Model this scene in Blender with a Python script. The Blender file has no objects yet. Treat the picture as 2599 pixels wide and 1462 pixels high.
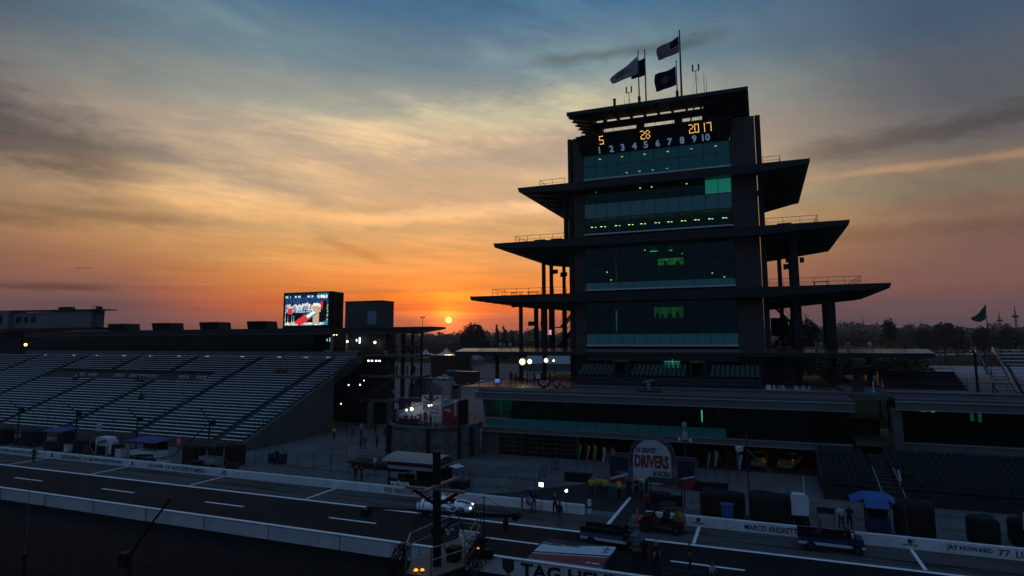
import bpy, bmesh, math, random
from mathutils import Vector, Matrix
random.seed(7)
SC = bpy.context.scene
COL = SC.collection
PI = math.pi

# ------------------------------------------------------------------ camera
cam_d = bpy.data.cameras.new('camera')
cam = bpy.data.objects.new('camera', cam_d)
COL.objects.link(cam)
SC.camera = cam
yaw, pit, rol = 0.383855, 0.111818, -0.00415
fw = Vector((-math.sin(yaw)*math.cos(pit), math.cos(yaw)*math.cos(pit), math.sin(pit)))
rt = Vector((math.cos(yaw), math.sin(yaw), 0))
up = rt.cross(fw)
rt, up = rt*math.cos(rol)+up*math.sin(rol), -rt*math.sin(rol)+up*math.cos(rol)
m = Matrix((rt, up, -fw)).transposed().to_4x4()
m.translation = (0, 0, 14)
cam.matrix_world = m
cam_d.sensor_width = 36
cam_d.lens = 1564.33/2599*36
cam_d.shift_y = -45.8/2599
cam_d.clip_start = 0.2
cam_d.clip_end = 6000

# ------------------------------------------------------------------ sky, sun, exposure
SUN_AZ = -0.4864          # direction of the sun seen from the camera: atan2(x, y)
SUN_EL = math.radians(1.79)
sun_dir = Vector((math.sin(SUN_AZ)*math.cos(SUN_EL), math.cos(SUN_AZ)*math.cos(SUN_EL), math.sin(SUN_EL)))

class NT:
    """small node-tree helper"""
    def __init__(s, tree): s.t = tree; s.n = tree.nodes; s.l = tree.links
    def new(s, typ, **kw):
        n = s.n.new(typ)
        for k, v in kw.items(): setattr(n, k, v)
        return n
    def put(s, sock, v):
        if hasattr(v, 'is_output'): s.l.new(v, sock)
        else:
            if sock.type == 'RGBA' and len(v) == 3: v = (*v, 1)
            sock.default_value = v
    def math(s, op, a, b=0.0, c=None, clamp=False):
        n = s.new('ShaderNodeMath', operation=op, use_clamp=clamp)
        s.put(n.inputs[0], a); s.put(n.inputs[1], b)
        if c is not None: s.put(n.inputs[2], c)
        return n.outputs[0]
    def dot(s, a, b):
        n = s.new('ShaderNodeVectorMath', operation='DOT_PRODUCT')
        s.put(n.inputs[0], a); s.put(n.inputs[1], b)
        return n.outputs['Value']
    def mix(s, f, a, b, typ='MIX'):
        n = s.new('ShaderNodeMix', data_type='RGBA', blend_type=typ)
        s.put(n.inputs[0], f); s.put(n.inputs[6], a); s.put(n.inputs[7], b)
        return n.outputs[2]
    def ramp(s, f, stops, interp='EASE'):
        n = s.new('ShaderNodeValToRGB')
        n.color_ramp.interpolation = interp
        e = n.color_ramp.elements
        while len(e) < len(stops): e.new(0.5)
        for el, (p, c) in zip(e, stops):
            el.position = p; el.color = (*c, 1) if len(c) == 3 else c
        s.put(n.inputs[0], f)
        return n.outputs[0]
    def remap(s, v, a, b, c=0.0, d=1.0, smooth=True):
        n = s.new('ShaderNodeMapRange', interpolation_type='SMOOTHSTEP' if smooth else 'LINEAR')
        s.put(n.inputs[0], v)
        for i, x in enumerate((a, b, c, d)): n.inputs[i+1].default_value = x
        return n.outputs[0]
    def noise(s, vec, scale, detail=4, rough=0.55, dist=0.0):
        n = s.new('ShaderNodeTexNoise')
        s.put(n.inputs['Vector'], vec)
        n.inputs['Scale'].default_value = scale; n.inputs['Detail'].default_value = detail
        n.inputs['Roughness'].default_value = rough; n.inputs['Distortion'].default_value = dist
        return n.outputs['Fac']

def srgb(r, g, b):
    f = lambda c: c/12.92 if c <= 0.04045 else ((c+0.055)/1.055)**2.4
    return (f(r/255), f(g/255), f(b/255))

def build_world():
    w = bpy.data.worlds.new('World'); SC.world = w
    w.use_nodes = True
    w.node_tree.nodes.clear()
    N = NT(w.node_tree)
    out = N.new('ShaderNodeOutputWorld'); bg = N.new('ShaderNodeBackground')
    N.l.new(bg.outputs[0], out.inputs[0])
    d = N.new('ShaderNodeTexCoord').outputs['Generated']
    sep = N.new('ShaderNodeSeparateXYZ'); N.l.new(d, sep.inputs[0])
    X, Y, Z = sep.outputs
    el = N.math('ARCSINE', N.math('MAXIMUM', Z, 0.0))
    t = N.math('MULTIPLY', el, 2/PI)                      # 0 horizon .. 1 zenith
    h = Vector((sun_dir.x, sun_dir.y, 0)).normalized()
    ca = N.math('DIVIDE', N.dot(d, tuple(h)), N.math('SQRT', N.math('ADD', N.math('MULTIPLY', X, X), N.math('ADD', N.math('MULTIPLY', Y, Y), 1e-4))))
    ca = N.math('MULTIPLY', ca, 1.0)                      # cosine of the azimuth away from the sun
    def vec(a, b, c=0.0):
        n = N.new('ShaderNodeCombineXYZ'); N.put(n.inputs[0], a); N.put(n.inputs[1], b); N.put(n.inputs[2], c); return n.outputs[0]
    N.new_rgb = lambda f: vec(f, f, f)
    def new_val(c):
        n = N.new('ShaderNodeSeparateXYZ'); N.l.new(c, n.inputs[0]); return n.outputs[0]
    N.new_val = new_val
    # clear air: Nishita for a low sun
    sky = N.new('ShaderNodeTexSky', sky_type='NISHITA')
    sky.sun_disc = False
    sky.sun_elevation = SUN_EL
    sky.sun_rotation = SUN_AZ
    sky.air_density = 1.2; sky.dust_density = 2.0; sky.ozone_density = 1.5
    air = N.mix(1.0, sky.outputs[0], (0.035, 0.035, 0.035), 'MULTIPLY')
    # thin high overcast lit from below the horizon glow: colours by height, towards and away from the sun
    deg = lambda a: a/90
    toward = N.ramp(t, [(0, srgb(160, 98, 86)), (deg(1.6), srgb(190, 102, 76)), (deg(3.2), srgb(230, 112, 54)), (deg(5), srgb(240, 144, 68)), (deg(7.5), srgb(230, 164, 96)), (deg(10), srgb(224, 176, 120)), (deg(13.5), srgb(210, 178, 140)),
                        (deg(17.5), srgb(192, 172, 148)), (deg(21), srgb(166, 168, 156)), (deg(25), srgb(116, 142, 154)), (deg(30), srgb(74, 116, 150)), (deg(45), srgb(80, 118, 156)), (1.0, srgb(90, 126, 168))])
    side = N.ramp(t, [(0, srgb(96, 80, 88)), (deg(2.2), srgb(110, 82, 86)), (deg(4.2), srgb(132, 92, 85)), (deg(6.5), srgb(136, 100, 88)), (deg(9.5), srgb(138, 108, 90)), (deg(12), srgb(136, 116, 98)), (deg(15), srgb(114, 108, 104)),
                      (deg(19), srgb(96, 100, 108)), (deg(24), srgb(72, 92, 116)), (deg(30), srgb(56, 82, 112)), (deg(45), srgb(78, 110, 148)), (1.0, srgb(90, 126, 168))])
    away = N.ramp(t, [(0, srgb(66, 78, 102)), (deg(12), srgb(70, 88, 116)), (deg(40), srgb(82, 112, 148)), (1.0, srgb(90, 126, 168))])
    f1 = N.mix(N.remap(t, 0.03, 0.11), N.new_rgb(N.remap(ca, 0.88, 0.994)), N.new_rgb(N.remap(ca, 0.72, 0.985)))
    f2 = N.remap(ca, -0.2, 0.70)
    veil = N.mix(N.new_val(f1), N.mix(f2, away, side), toward)
    base = N.mix(0.92, air, veil)
    # cloud deck: planar projection so streaks spread in perspective
    zz = N.math('ADD', N.math('MAXIMUM', Z, 0.0), 0.09)
    u = N.math('DIVIDE', X, zz); v = N.math('DIVIDE', Y, zz)
    ang = 0.95
    ur = N.math('ADD', N.math('MULTIPLY', u, math.cos(ang)), N.math('MULTIPLY', v, math.sin(ang)))
    vr = N.math('SUBTRACT', N.math('MULTIPLY', v, math.cos(ang)), N.math('MULTIPLY', u, math.sin(ang)))
    def vadd(v_, f):
        n = N.new('ShaderNodeVectorMath', operation='ADD'); N.l.new(v_, n.inputs[0]); N.l.new(vec(f, f, 0.0), n.inputs[1]); return n.outputs[0]
    p1 = vec(N.math('MULTIPLY', ur, 0.50), N.math('MULTIPLY', vr, 0.95))
    n1 = N.noise(p1, 0.62, 4, 0.60, 0.0)
    p2 = vec(N.math('MULTIPLY', ur, 0.46), N.math('MULTIPLY', vr, 1.05), 3.7)
    n2 = N.noise(vadd(p2, n1), 2.1, 5, 0.66, 0.0)
    p3 = vec(N.math('MULTIPLY', ur, 0.5), N.math('MULTIPLY', vr, 0.9), 11.3)
    n3 = N.noise(vadd(p3, n1), 0.50, 2, 0.55, 0.0)
    hi = N.remap(t, 0.015, 0.12)
    lit = N.math('MULTIPLY', N.remap(n2, 0.44, 0.66), N.remap(n1, 0.36, 0.62))
    lit = N.math('MULTIPLY', lit, N.math('MULTIPLY', hi, N.remap(ca, 0.76, 0.97, 0.15, 1.0)))
    warm = N.mix(N.remap(t, 0.08, 0.34), (1.38, 1.27, 1.10), (1.65, 1.50, 1.28))
    col = N.mix(lit, base, N.mix(1.0, base, warm, 'MULTIPLY'))
    dark = N.math('MULTIPLY', N.remap(n3, 0.50, 0.70), N.remap(t, 0.02, 0.16))
    dark = N.math('ADD', N.math('MULTIPLY', dark, 0.6), N.math('MULTIPLY', N.remap(n1, 0.54, 0.38), 0.38), clamp=True)
    fib = N.math('MULTIPLY', N.remap(n2, 0.50, 0.34), hi)
    dark = N.math('ADD', dark, N.math('MULTIPLY', fib, 0.35), clamp=True)
    col = N.mix(N.math('MULTIPLY', dark, 0.6), col, N.mix(1.0, col, (0.56, 0.58, 0.66), 'MULTIPLY'))
    # single cloud banks and streaks, each a soft ragged lens in the sky
    az = N.math('ARCTAN2', X, Y)
    wob = N.math('SUBTRACT', N.noise(vec(N.math('MULTIPLY', az, 9.0), N.math('MULTIPLY', el, 26.0), 2.0), 1.0, 5, 0.62, 0.0), 0.5)
    wob2 = N.math('SUBTRACT', N.noise(vec(N.math('MULTIPLY', az, 30.0), N.math('MULTIPLY', el, 90.0), 8.0), 1.0, 3, 0.62, 0.0), 0.5)
    def bank(c, p0, p1_, w, k, rgb, rag=1.6, bend=0.0):
        dx, dy = p1_[0]-p0[0], p1_[1]-p0[1]; L = math.hypot(dx, dy); ux, uy = dx/L, dy/L
        a = N.math('SUBTRACT', az, p0[0]); e = N.math('SUBTRACT', el, p0[1])
        s_ = N.math('DIVIDE', N.math('ADD', N.math('MULTIPLY', a, ux), N.math('MULTIPLY', e, uy)), L)
        q = N.math('SUBTRACT', N.math('MULTIPLY', e, ux), N.math('MULTIPLY', a, uy))
        q = N.math('ADD', q, N.math('MULTIPLY', wob, w*rag)); q = N.math('ADD', q, N.math('MULTIPLY', wob2, w*rag*0.5))
        if bend: q = N.math('ADD', q, N.math('MULTIPLY', N.math('MULTIPLY', s_, N.math('SUBTRACT', 1.0, s_)), bend))
        m_ = N.math('MULTIPLY', N.remap(N.math('ABSOLUTE', q), w, 0.0), N.math('MULTIPLY', N.remap(s_, -0.12, 0.22), N.remap(s_, 1.12, 0.75)))
        return N.mix(N.math('MULTIPLY', m_, k), c, N.mix(1.0, c, rgb, 'MULTIPLY'))
    grey = (0.42, 0.45, 0.56)
    col = bank(col, (-1.35, 0.33), (-0.90, 0.225), 0.085, 0.80, grey, 1.3)
    col = bank(col, (-1.20, 0.285), (-0.95, 0.225), 0.045, 0.55, (0.60, 0.58, 0.62), 1.6)
    col = bank(col, (-1.30, 0.42), (-0.85, 0.36), 0.05, 0.45, (0.70, 0.74, 0.82), 1.6)
    col = bank(col, (-1.25, 0.150), (-0.82, 0.172), 0.020, 0.75, (0.55, 0.54, 0.60))
    col = bank(col, (-0.97, 0.268), (-0.66, 0.218), 0.020, 0.62, (0.55, 0.66, 0.90))
    col = bank(col, (-0.99, 0.212), (-0.60, 0.188), 0.026, 0.75, (1.45, 1.38, 1.22))
    col = bank(col, (-0.66, 0.186), (-0.25, 0.222), 0.022, 0.85, (1.55, 1.50, 1.42))
    col = bank(col, (-0.70, 0.318), (-0.18, 0.375), 0.060, 0.75, (1.75, 1.55, 1.20))
    col = bank(col, (-0.35, 0.436), (-0.03, 0.452), 0.015, 0.70, (0.55, 0.48, 0.46))
    col = bank(col, (0.02, 0.262), (0.55, 0.290), 0.026, 0.75, (0.50, 0.50, 0.55))
    col = bank(col, (0.10, 0.231), (0.55, 0.226), 0.010, 0.95, (1.75, 1.45, 1.15))
    col = bank(col, (0.00, 0.150), (0.50, 0.138), 0.018, 0.6, (0.70, 0.66, 0.66))
    col = bank(col, (0.00, 0.205), (0.45, 0.190), 0.022, 0.6, (0.80, 1.02, 1.10))
    col = bank(col, (-0.70, 0.163), (-0.58, 0.120), 0.014, 0.55, (0.70, 0.66, 0.64), 2.0)
    col = bank(col, (-1.10, 0.0705), (-0.955, 0.0715), 0.0075, 0.85, (0.50, 0.52, 0.62), 2.2)
    col = bank(col, (-1.006, 0.0952), (-0.982, 0.0975), 0.0025, 0.7, (0.55, 0.55, 0.62))
    # fine low bands
    pb = vec(N.math('MULTIPLY', az, 3.0), N.math('MULTIPLY', el, 60.0), 5.0)
    nb = N.noise(pb, 1.0, 3, 0.55, 0.0)
    band = N.math('MULTIPLY', N.remap(nb, 0.52, 0.72), N.remap(t, 0.10, 0.03))
    col = N.mix(N.math('MULTIPLY', band, 0.40), col, N.mix(1.0, col, (0.66, 0.62, 0.66), 'MULTIPLY'))
    # glow round the sun and the disc itself
    cs = N.dot(d, tuple(sun_dir))
    an = N.math('ARCCOSINE', N.math('MINIMUM', cs, 0.9999999))
    g1 = N.math('EXPONENT', N.math('MULTIPLY', an, -1/0.020))
    g2 = N.math('EXPONENT', N.math('MULTIPLY', an, -1/0.10))
    gb = N.remap(nb, 0.35, 0.65, 1.15, 0.55)
    def add(c, f, rgb): return N.mix(1.0, c, N.mix(1.0, rgb, N.new_rgb(f), 'MULTIPLY'), 'ADD')
    above = N.remap(t, 0.004, 0.03, 0.35, 1.0)
    col = add(col, N.math('MULTIPLY', N.math('MULTIPLY', g2, gb), above), (0.60, 0.12, 0.0))
    col = add(col, N.math('MULTIPLY', N.math('MULTIPLY', g1, gb), above), (4.2, 0.72, 0.0))
    col = bank(col, (-0.60, 0.0665), (-0.36, 0.069), 0.012, 0.9, (1.35, 1.30, 0.6), 0.8)
    col = bank(col, (-0.66, 0.0495), (-0.37, 0.045), 0.006, 0.6, (0.75, 0.55, 0.5), 0.8)
    disc = N.remap(an, math.radians(0.29), math.radians(0.23))
    col = N.mix(disc, col, (8.0, 3.4, 0.55))
    # below the horizon: dim ground haze
    col = N.mix(N.remap(Z, 0.0, -0.02), col, (0.03, 0.028, 0.03))
    N.l.new(col, bg.inputs[0]); bg.inputs[1].default_value = 1.0
build_world()
SC.world.cycles.sampling_method = 'MANUAL'; SC.world.cycles.sample_map_resolution = 512

sd = bpy.data.lights.new('sun', 'SUN'); sd.energy = 0.12; sd.angle = math.radians(0.6); sd.color = (1.0, 0.50, 0.20)
so = bpy.data.objects.new('sun', sd); COL.objects.link(so)
so.rotation_euler = sun_dir.to_track_quat('Z', 'Y').to_euler()

SC.view_settings.view_transform = 'Standard'
SC.view_settings.look = 'None'
SC.view_settings.exposure = 0.0
SC.view_settings.gamma = 1.0
SC.view_settings.use_curve_mapping = False
SC.cycles.use_adaptive_sampling = True
SC.cycles.adaptive_threshold = 0.02
SC.cycles.max_bounces = 6
SC.cycles.diffuse_bounces = 2
SC.cycles.glossy_bounces = 3
SC.cycles.transmission_bounces = 6
SC.cycles.transparent_max_bounces = 24
SC.cycles.volume_bounces = 0
SC.cycles.sample_clamp_indirect = 4

# ------------------------------------------------------------------ materials
MATS = {}
def deep(c):
    """crushed shadow contrast put into the base colours; only white paint stays as given"""
    l = max(max(c), 1e-3); k = min(1.0, (l/0.62)**0.52)
    return tuple(v*k for v in c)
def mat(key, base, rough=0.7, metal=0.0, var=0.0, scale=3.0, emit=None, estr=1.0, spec=0.5, bump=0.0, stretch=None, alpha=None):
    if key in MATS: return MATS[key]
    base = deep(base)
    m = bpy.data.materials.new(key); m.use_nodes = True
    N = NT(m.node_tree); b = N.n['Principled BSDF']
    b.inputs['Base Color'].default_value = (*base, 1)
    b.inputs['Roughness'].default_value = rough
    b.inputs['Metallic'].default_value = metal
    b.inputs['Specular IOR Level'].default_value = spec
    if emit:
        b.inputs['Emission Color'].default_value = (*emit, 1)
        b.inputs['Emission Strength'].default_value = estr
    if var or bump:
        co = N.new('ShaderNodeTexCoord').outputs['Object']
        if stretch:
            mp = N.new('ShaderNodeMapping'); N.l.new(co, mp.inputs[0]); mp.inputs['Scale'].default_value = stretch; co = mp.outputs[0]
        a = N.noise(co, scale, 5, 0.6)
        c = N.noise(co, scale*9.3, 3, 0.6)
        f = N.math('ADD', N.math('MULTIPLY', a, 0.65), N.math('MULTIPLY', c, 0.35))
        if var:
            lo = tuple(x*(1-var) for x in base); hi = tuple(min(x*(1+var), 1) for x in base)
            N.l.new(N.ramp(f, [(0.3, lo), (0.7, hi)], 'LINEAR'), b.inputs['Base Color'])
            N.l.new(N.remap(c, 0.3, 0.7, max(rough-0.12, 0.03), min(rough+0.12, 1)), b.inputs['Roughness'])
        if bump:
            bp = N.new('ShaderNodeBump'); bp.inputs['Strength'].default_value = bump; bp.inputs['Distance'].default_value = 0.02
            N.l.new(c, bp.inputs['Height']); N.l.new(bp.outputs[0], b.inputs['Normal'])
    MATS[key] = m
    return m

def glass(key, tint, refl=0.12, see=0.5, dust_glow=0.015):
    """thin pane: tinted see-through plus a clear reflection"""
    if key in MATS: return MATS[key]
    m = bpy.data.materials.new(key); m.use_nodes = True
    N = NT(m.node_tree); N.n.clear()
    out = N.new('ShaderNodeOutputMaterial')
    tr = N.new('ShaderNodeBsdfTransparent'); tr.inputs[0].default_value = (*[c*see for c in tint], 1)
    gl = N.new('ShaderNodeBsdfGlossy'); gl.inputs['Roughness'].default_value = 0.03
    gl.inputs['Color'].default_value = (*[0.10+0.90*c for c in tint], 1)
    fr = N.new('ShaderNodeLayerWeight'); fr.inputs[0].default_value = 0.25
    f = N.math('ADD', N.math('MULTIPLY', fr.outputs['Fresnel'], 0.8), refl, clamp=True)
    mx = N.new('ShaderNodeMixShader')
    N.l.new(f, mx.inputs[0]); N.l.new(tr.outputs[0], mx.inputs[1]); N.l.new(gl.outputs[0], mx.inputs[2])
    df = N.new('ShaderNodeBsdfDiffuse'); df.inputs[0].default_value = (*[0.6*c*c for c in tint], 1)
    m2 = N.new('ShaderNodeMixShader'); m2.inputs[0].default_value = dust_glow
    N.l.new(mx.outputs[0], m2.inputs[1]); N.l.new(df.outputs[0], m2.inputs[2])
    N.l.new(m2.outputs[0], out.inputs[0])
    MATS[key] = m
    return m

def emis(key, col, s):
    if key in MATS: return MATS[key]
    m = bpy.data.materials.new(key); m.use_nodes = True
    N = NT(m.node_tree); N.n.clear()
    out = N.new('ShaderNodeOutputMaterial'); e = N.new('ShaderNodeEmission')
    e.inputs[0].default_value = (*col, 1); e.inputs[1].default_value = s
    N.l.new(e.outputs[0], out.inputs[0])
    MATS[key] = m
    return m

# ------------------------------------------------------------------ mesh helpers
class MB:
    """collects boxes, bars, tubes, sheets; build() links them as ONE mesh object"""
    def __init__(s): s.v = []; s.f = []; s.mi = []; s.cur = 0
    def add(s, vs, fs):
        b = len(s.v); s.v += [tuple(v) for v in vs]
        for f in fs: s.f.append(tuple(b+i for i in f)); s.mi.append(s.cur)
        return s
    def rings(s, rs_):
        """closed skin over a run of 4-point rings"""
        k = len(rs_); vs = [p for r in rs_ for p in r]; fs = [(3,2,1,0), tuple(4*(k-1)+j for j in range(4))]
        for i in range(k-1): fs += [(4*i+j, 4*i+(j+1) % 4, 4*i+4+(j+1) % 4, 4*i+4+j) for j in range(4)]
        return s.add(vs, fs)
    def box(s, x0, y0, z0, x1, y1, z1):
        if x1-x0 > 9 and min(y1-y0, z1-z0) < 1.5:       # long thin pieces are cut into lengths
            n = math.ceil((x1-x0)/5)
            return s.rings([[(x0+(x1-x0)*i/n, *q) for q in ((y0,z0),(y1,z0),(y1,z1),(y0,z1))] for i in range(n+1)])
        return s.add([(x0,y0,z0),(x1,y0,z0),(x1,y1,z0),(x0,y1,z0),(x0,y0,z1),(x1,y0,z1),(x1,y1,z1),(x0,y1,z1)],
                     [(0,3,2,1),(4,5,6,7),(0,1,5,4),(1,2,6,5),(2,3,7,6),(3,0,4,7)])
    def hexa(s, a, b):
        """solid between two quads a (bottom) and b (top), same winding"""
        return s.add(list(a)+list(b), [(3,2,1,0),(4,5,6,7),(0,1,5,4),(1,2,6,5),(2,3,7,6),(3,0,4,7)])
    def bar(s, p, q, w, h=None, upv=(0,0,1)):
        h = h or w; p = Vector(p); q = Vector(q); d = (q-p)
        if d.length < 1e-6: return s
        d.normalize(); upv = Vector(upv)
        sd = d.cross(upv)
        if sd.length < 1e-3: sd = d.cross(Vector((1,0,0)))
        sd.normalize(); u = sd.cross(d)
        a = [p+sd*x*w/2+u*y*h/2 for x, y in ((-1,-1),(1,-1),(1,1),(-1,1))]
        L_ = (q-p).length
        if L_ > 6:
            n = math.ceil(L_/4); return s.rings([[v+(q-p)*i/n for v in a] for i in range(n+1)])
        b = [v+(q-p) for v in a]
        return s.add(a+b, [(0,1,2,3),(7,6,5,4),(0,4,5,1),(1,5,6,2),(2,6,7,3),(3,7,4,0)])
    def tube(s, pts, r, n=8, r2=None):
        p_ = [Vector(p) for p in pts]; pts = [p_[0]]
        for a_, b_ in zip(p_, p_[1:]):
            n_ = max(1, math.ceil((b_-a_).length/5)) if r2 is None else 1
            pts += [a_+(b_-a_)*i/n_ for i in range(1, n_+1)]
        k = len(pts); rings = []
        for i, p in enumerate(pts):
            d = (pts[min(i+1, k-1)]-pts[max(i-1, 0)]).normalized()
            sd = d.cross(Vector((0,0,1)))
            if sd.length < 1e-3: sd = Vector((1,0,0))
            sd.normalize(); u = sd.cross(d)
            rr = r if r2 is None else r+(r2-r)*i/(k-1)
            rings.append([p+(sd*math.cos(2*PI*j/n)+u*math.sin(2*PI*j/n))*rr for j in range(n)])
        fs = []
        for i in range(k-1):
            for j in range(n):
                a = i*n+j; b = i*n+(j+1) % n
                fs.append((a, b, b+n, a+n))
        fs.append(tuple(range(n-1, -1, -1))); fs.append(tuple((k-1)*n+j for j in range(n)))
        return s.add([v for r_ in rings for v in r_], fs)
    def lathe(s, prof, n=12, c=(0,0,0)):
        k = len(prof); vs = [(c[0]+r*math.cos(2*PI*j/n), c[1]+r*math.sin(2*PI*j/n), c[2]+z) for r, z in prof for j in range(n)]
        fs = [(i*n+j, i*n+(j+1) % n, (i+1)*n+(j+1) % n, (i+1)*n+j) for i in range(k-1) for j in range(n)]
        fs.append(tuple(range(n-1, -1, -1))); fs.append(tuple((k-1)*n+j for j in range(n)))
        return s.add(vs, fs)
    def prism(s, poly, fn, a, b):
        """polygon (2D list) extruded: fn(p, t) -> 3D point, t in (a, b)"""
        n = len(poly)
        vs = [fn(p, a) for p in poly]+[fn(p, b) for p in poly]
        return s.add(vs, [tuple(range(n-1, -1, -1)), tuple(range(n, 2*n))]+[(i, (i+1) % n, n+(i+1) % n, n+i) for i in range(n)])
    def grid(s, fn, nu, nv):
        vs = [fn(i/nu, j/nv) for j in range(nv+1) for i in range(nu+1)]
        return s.add(vs, [(j*(nu+1)+i, j*(nu+1)+i+1, (j+1)*(nu+1)+i+1, (j+1)*(nu+1)+i) for j in range(nv) for i in range(nu)])
    def quad(s, a, b, c, d): return s.add([a, b, c, d], [(0,1,2,3)])
    def mesh(s, name, *mats):
        me = bpy.data.meshes.new(name); me.from_pydata(s.v, [], s.f)
        for m_ in mats: me.materials.append(m_)
        if len(mats) > 1: me.polygons.foreach_set('material_index', s.mi)
        me.update(); return me
    def build(s, name, mats, parent=None, smooth=False, fix=False):
        if not isinstance(mats, (list, tuple)): mats = [mats]
        if parent is not None and any(parent.location):
            L = parent.matrix_basis.translation if False else parent.location
            p = parent
            L = Vector(parent.location)
            while p.parent: p = p.parent; L = L+p.location
            s.v = [(x-L[0], y-L[1], z-L[2]) for x, y, z in s.v]
        elif parent is not None:
            L = Vector((0,0,0)); p = parent
            while p.parent: p = p.parent; L = L+p.location
            s.v = [(x-L[0], y-L[1], z-L[2]) for x, y, z in s.v]
        me = s.mesh(name, *mats)
        if fix:
            bm = bmesh.new(); bm.from_mesh(me); bmesh.ops.recalc_face_normals(bm, faces=bm.faces); bm.to_mesh(me); bm.free()
        if smooth: me.polygons.foreach_set('use_smooth', [True]*len(me.polygons))
        return link(name, me, parent)

def link(name, me, parent=None):
    o = bpy.data.objects.new(name, me); COL.objects.link(o); o.parent = parent
    return o
def tag(o, label=None, cat=None, group=None, kind=None):
    for k, v in (('label', label), ('category', cat), ('group', group), ('kind', kind)):
        if v: o[k] = v
    return o
def thing(name, loc, label, cat, group=None, rz=0.0):
    o = bpy.data.objects.new(name, None); COL.objects.link(o)
    o.location = loc; o.rotation_euler = (0, 0, rz); o.empty_display_size = 0.3
    return tag(o, label, cat, group)
ORD = ('first', 'second', 'third', 'fourth', 'fifth', 'sixth', 'seventh', 'eighth', 'ninth', 'tenth', 'eleventh', 'twelfth', 'thirteenth', 'fourteenth', 'fifteenth', 'sixteenth', 'seventeenth', 'eighteenth', 'nineteenth', 'twentieth', 'twenty-first', 'twenty-second')
def copy_tree(o, parent=None):
    c = o.copy(); COL.objects.link(c); c.parent = parent
    for ch in list(o.children): copy_tree(ch, c)
    return c
def ground(name, poly, z, m):
    b = MB(); b.add([(x, y, z) for x, y in poly], [tuple(range(len(poly)))])
    return tag(b.build(name, m), kind='structure')

FONTC = {}
def text_mesh(txt, w=None, h=None, bold=0.0, depth=0.01, slant=0.0):
    """lettering as a flat-extruded mesh in the XZ plane, lower-left at the origin, scaled to w x h"""
    key = (txt, w, h, bold, depth, slant)
    if key in FONTC: return FONTC[key]
    c = bpy.data.curves.new('lettering', 'FONT'); c.body = txt; c.size = 1; c.offset = bold; c.extrude = 0.005; c.resolution_u = 2
    c.shear = slant
    o = bpy.data.objects.new('lettering', c); COL.objects.link(o)
    dg = bpy.context.evaluated_depsgraph_get()
    me = bpy.data.meshes.new_from_object(o.evaluated_get(dg))
    bpy.data.objects.remove(o); bpy.data.curves.remove(c)
    xs = [v.co.x for v in me.vertices]; ys = [v.co.y for v in me.vertices]
    x0, x1, y0, y1 = min(xs), max(xs), min(ys), max(ys)
    sx = (w/(x1-x0)) if w else (h/(y1-y0)); sy = (h/(y1-y0)) if h else sx
    for v in me.vertices:
        v.co = ((v.co.x-x0)*sx, -v.co.z*depth/0.005, (v.co.y-y0)*sy)
    me.name = 'lettering'
    FONTC[key] = me
    return me
def lettering(txt, loc, m, parent=None, w=None, h=None, rz=0.0, bold=0.02, depth=0.01, tilt=0.0, slant=0.0, name='lettering'):
    """lettering facing -Y, lower-left corner at loc"""
    me = text_mesh(txt, w, h, bold, depth, slant).copy(); me.materials.clear(); me.materials.append(m)
    o = link(name, me, parent)
    L = Vector(loc)
    p = parent
    while p is not None: L = L-p.location; p = p.parent
    o.location = L; o.rotation_euler = (tilt, 0, rz)
    return o
# ------------------------------------------------------------------ shared materials
ASPHALT = mat('asphalt', (0.022, 0.022, 0.024), 0.85, spec=0.2, var=0.5, scale=0.8, bump=0.3, stretch=(0.25, 1, 1))
TRACK = mat('track_asphalt', (0.011, 0.011, 0.013), 0.9, spec=0.15, var=0.5, scale=0.5, bump=0.3, stretch=(0.2, 1.2, 1))
PLAZA = mat('plaza_concrete', (0.24, 0.23, 0.23), 0.95, spec=0.08, var=0.35, scale=0.22, bump=0.15)
CONC = mat('concrete', (0.20, 0.185, 0.17), 0.85, var=0.28, scale=0.5, bump=0.2)
CONC_D = mat('dark_concrete', (0.085, 0.08, 0.078), 0.85, var=0.3, scale=0.5)
WHITE = mat('white_paint', (0.62, 0.62, 0.64), 0.6, var=0.10, scale=2.0)
WALLW = mat('wall_paint', (0.68, 0.68, 0.70), 0.65, var=0.22, scale=0.8)
LINEW = mat('line_paint', (0.84, 0.84, 0.86), 0.6, var=0.12, scale=3.0)
STEEL = mat('grey_steel', (0.14, 0.145, 0.15), 0.5, 0.5, var=0.2, scale=2)
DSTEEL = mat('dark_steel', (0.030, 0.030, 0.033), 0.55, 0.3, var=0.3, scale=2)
BLACK = mat('black_fabric', (0.010, 0.010, 0.012), 0.8, var=0.3, scale=4)
ALU = mat('aluminium', (0.82, 0.85, 0.90), 0.45, 0.0, var=0.15, scale=1.5)
RUBBER = mat('rubber', (0.012, 0.012, 0.012), 0.85)
RED = mat('red_paint', (0.45, 0.02, 0.025), 0.5)
REDD = mat('dark_red', (0.24, 0.015, 0.02), 0.45, var=0.2)
NAVY = mat('navy_cloth', (0.02, 0.03, 0.10), 0.7, var=0.2)
BLUE = mat('blue_canvas', (0.02, 0.06, 0.28), 0.7, var=0.2)
INK = mat('ink_black', (0.02, 0.02, 0.025), 0.6)
INKR = mat('ink_red', (0.36, 0.03, 0.035), 0.6)
YELLOW = mat('yellow_cloth', (0.62, 0.50, 0.03), 0.7)
BROWN = mat('brown_wood', (0.030, 0.020, 0.014), 0.9, var=0.5, scale=2, stretch=(4, 4, 0.5))
GREEND = mat('dark_seat', (0.020, 0.06, 0.05), 0.6, var=0.2)
GREENP = mat('green_seat', (0.05, 0.18, 0.14), 0.5, var=0.2)

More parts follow.
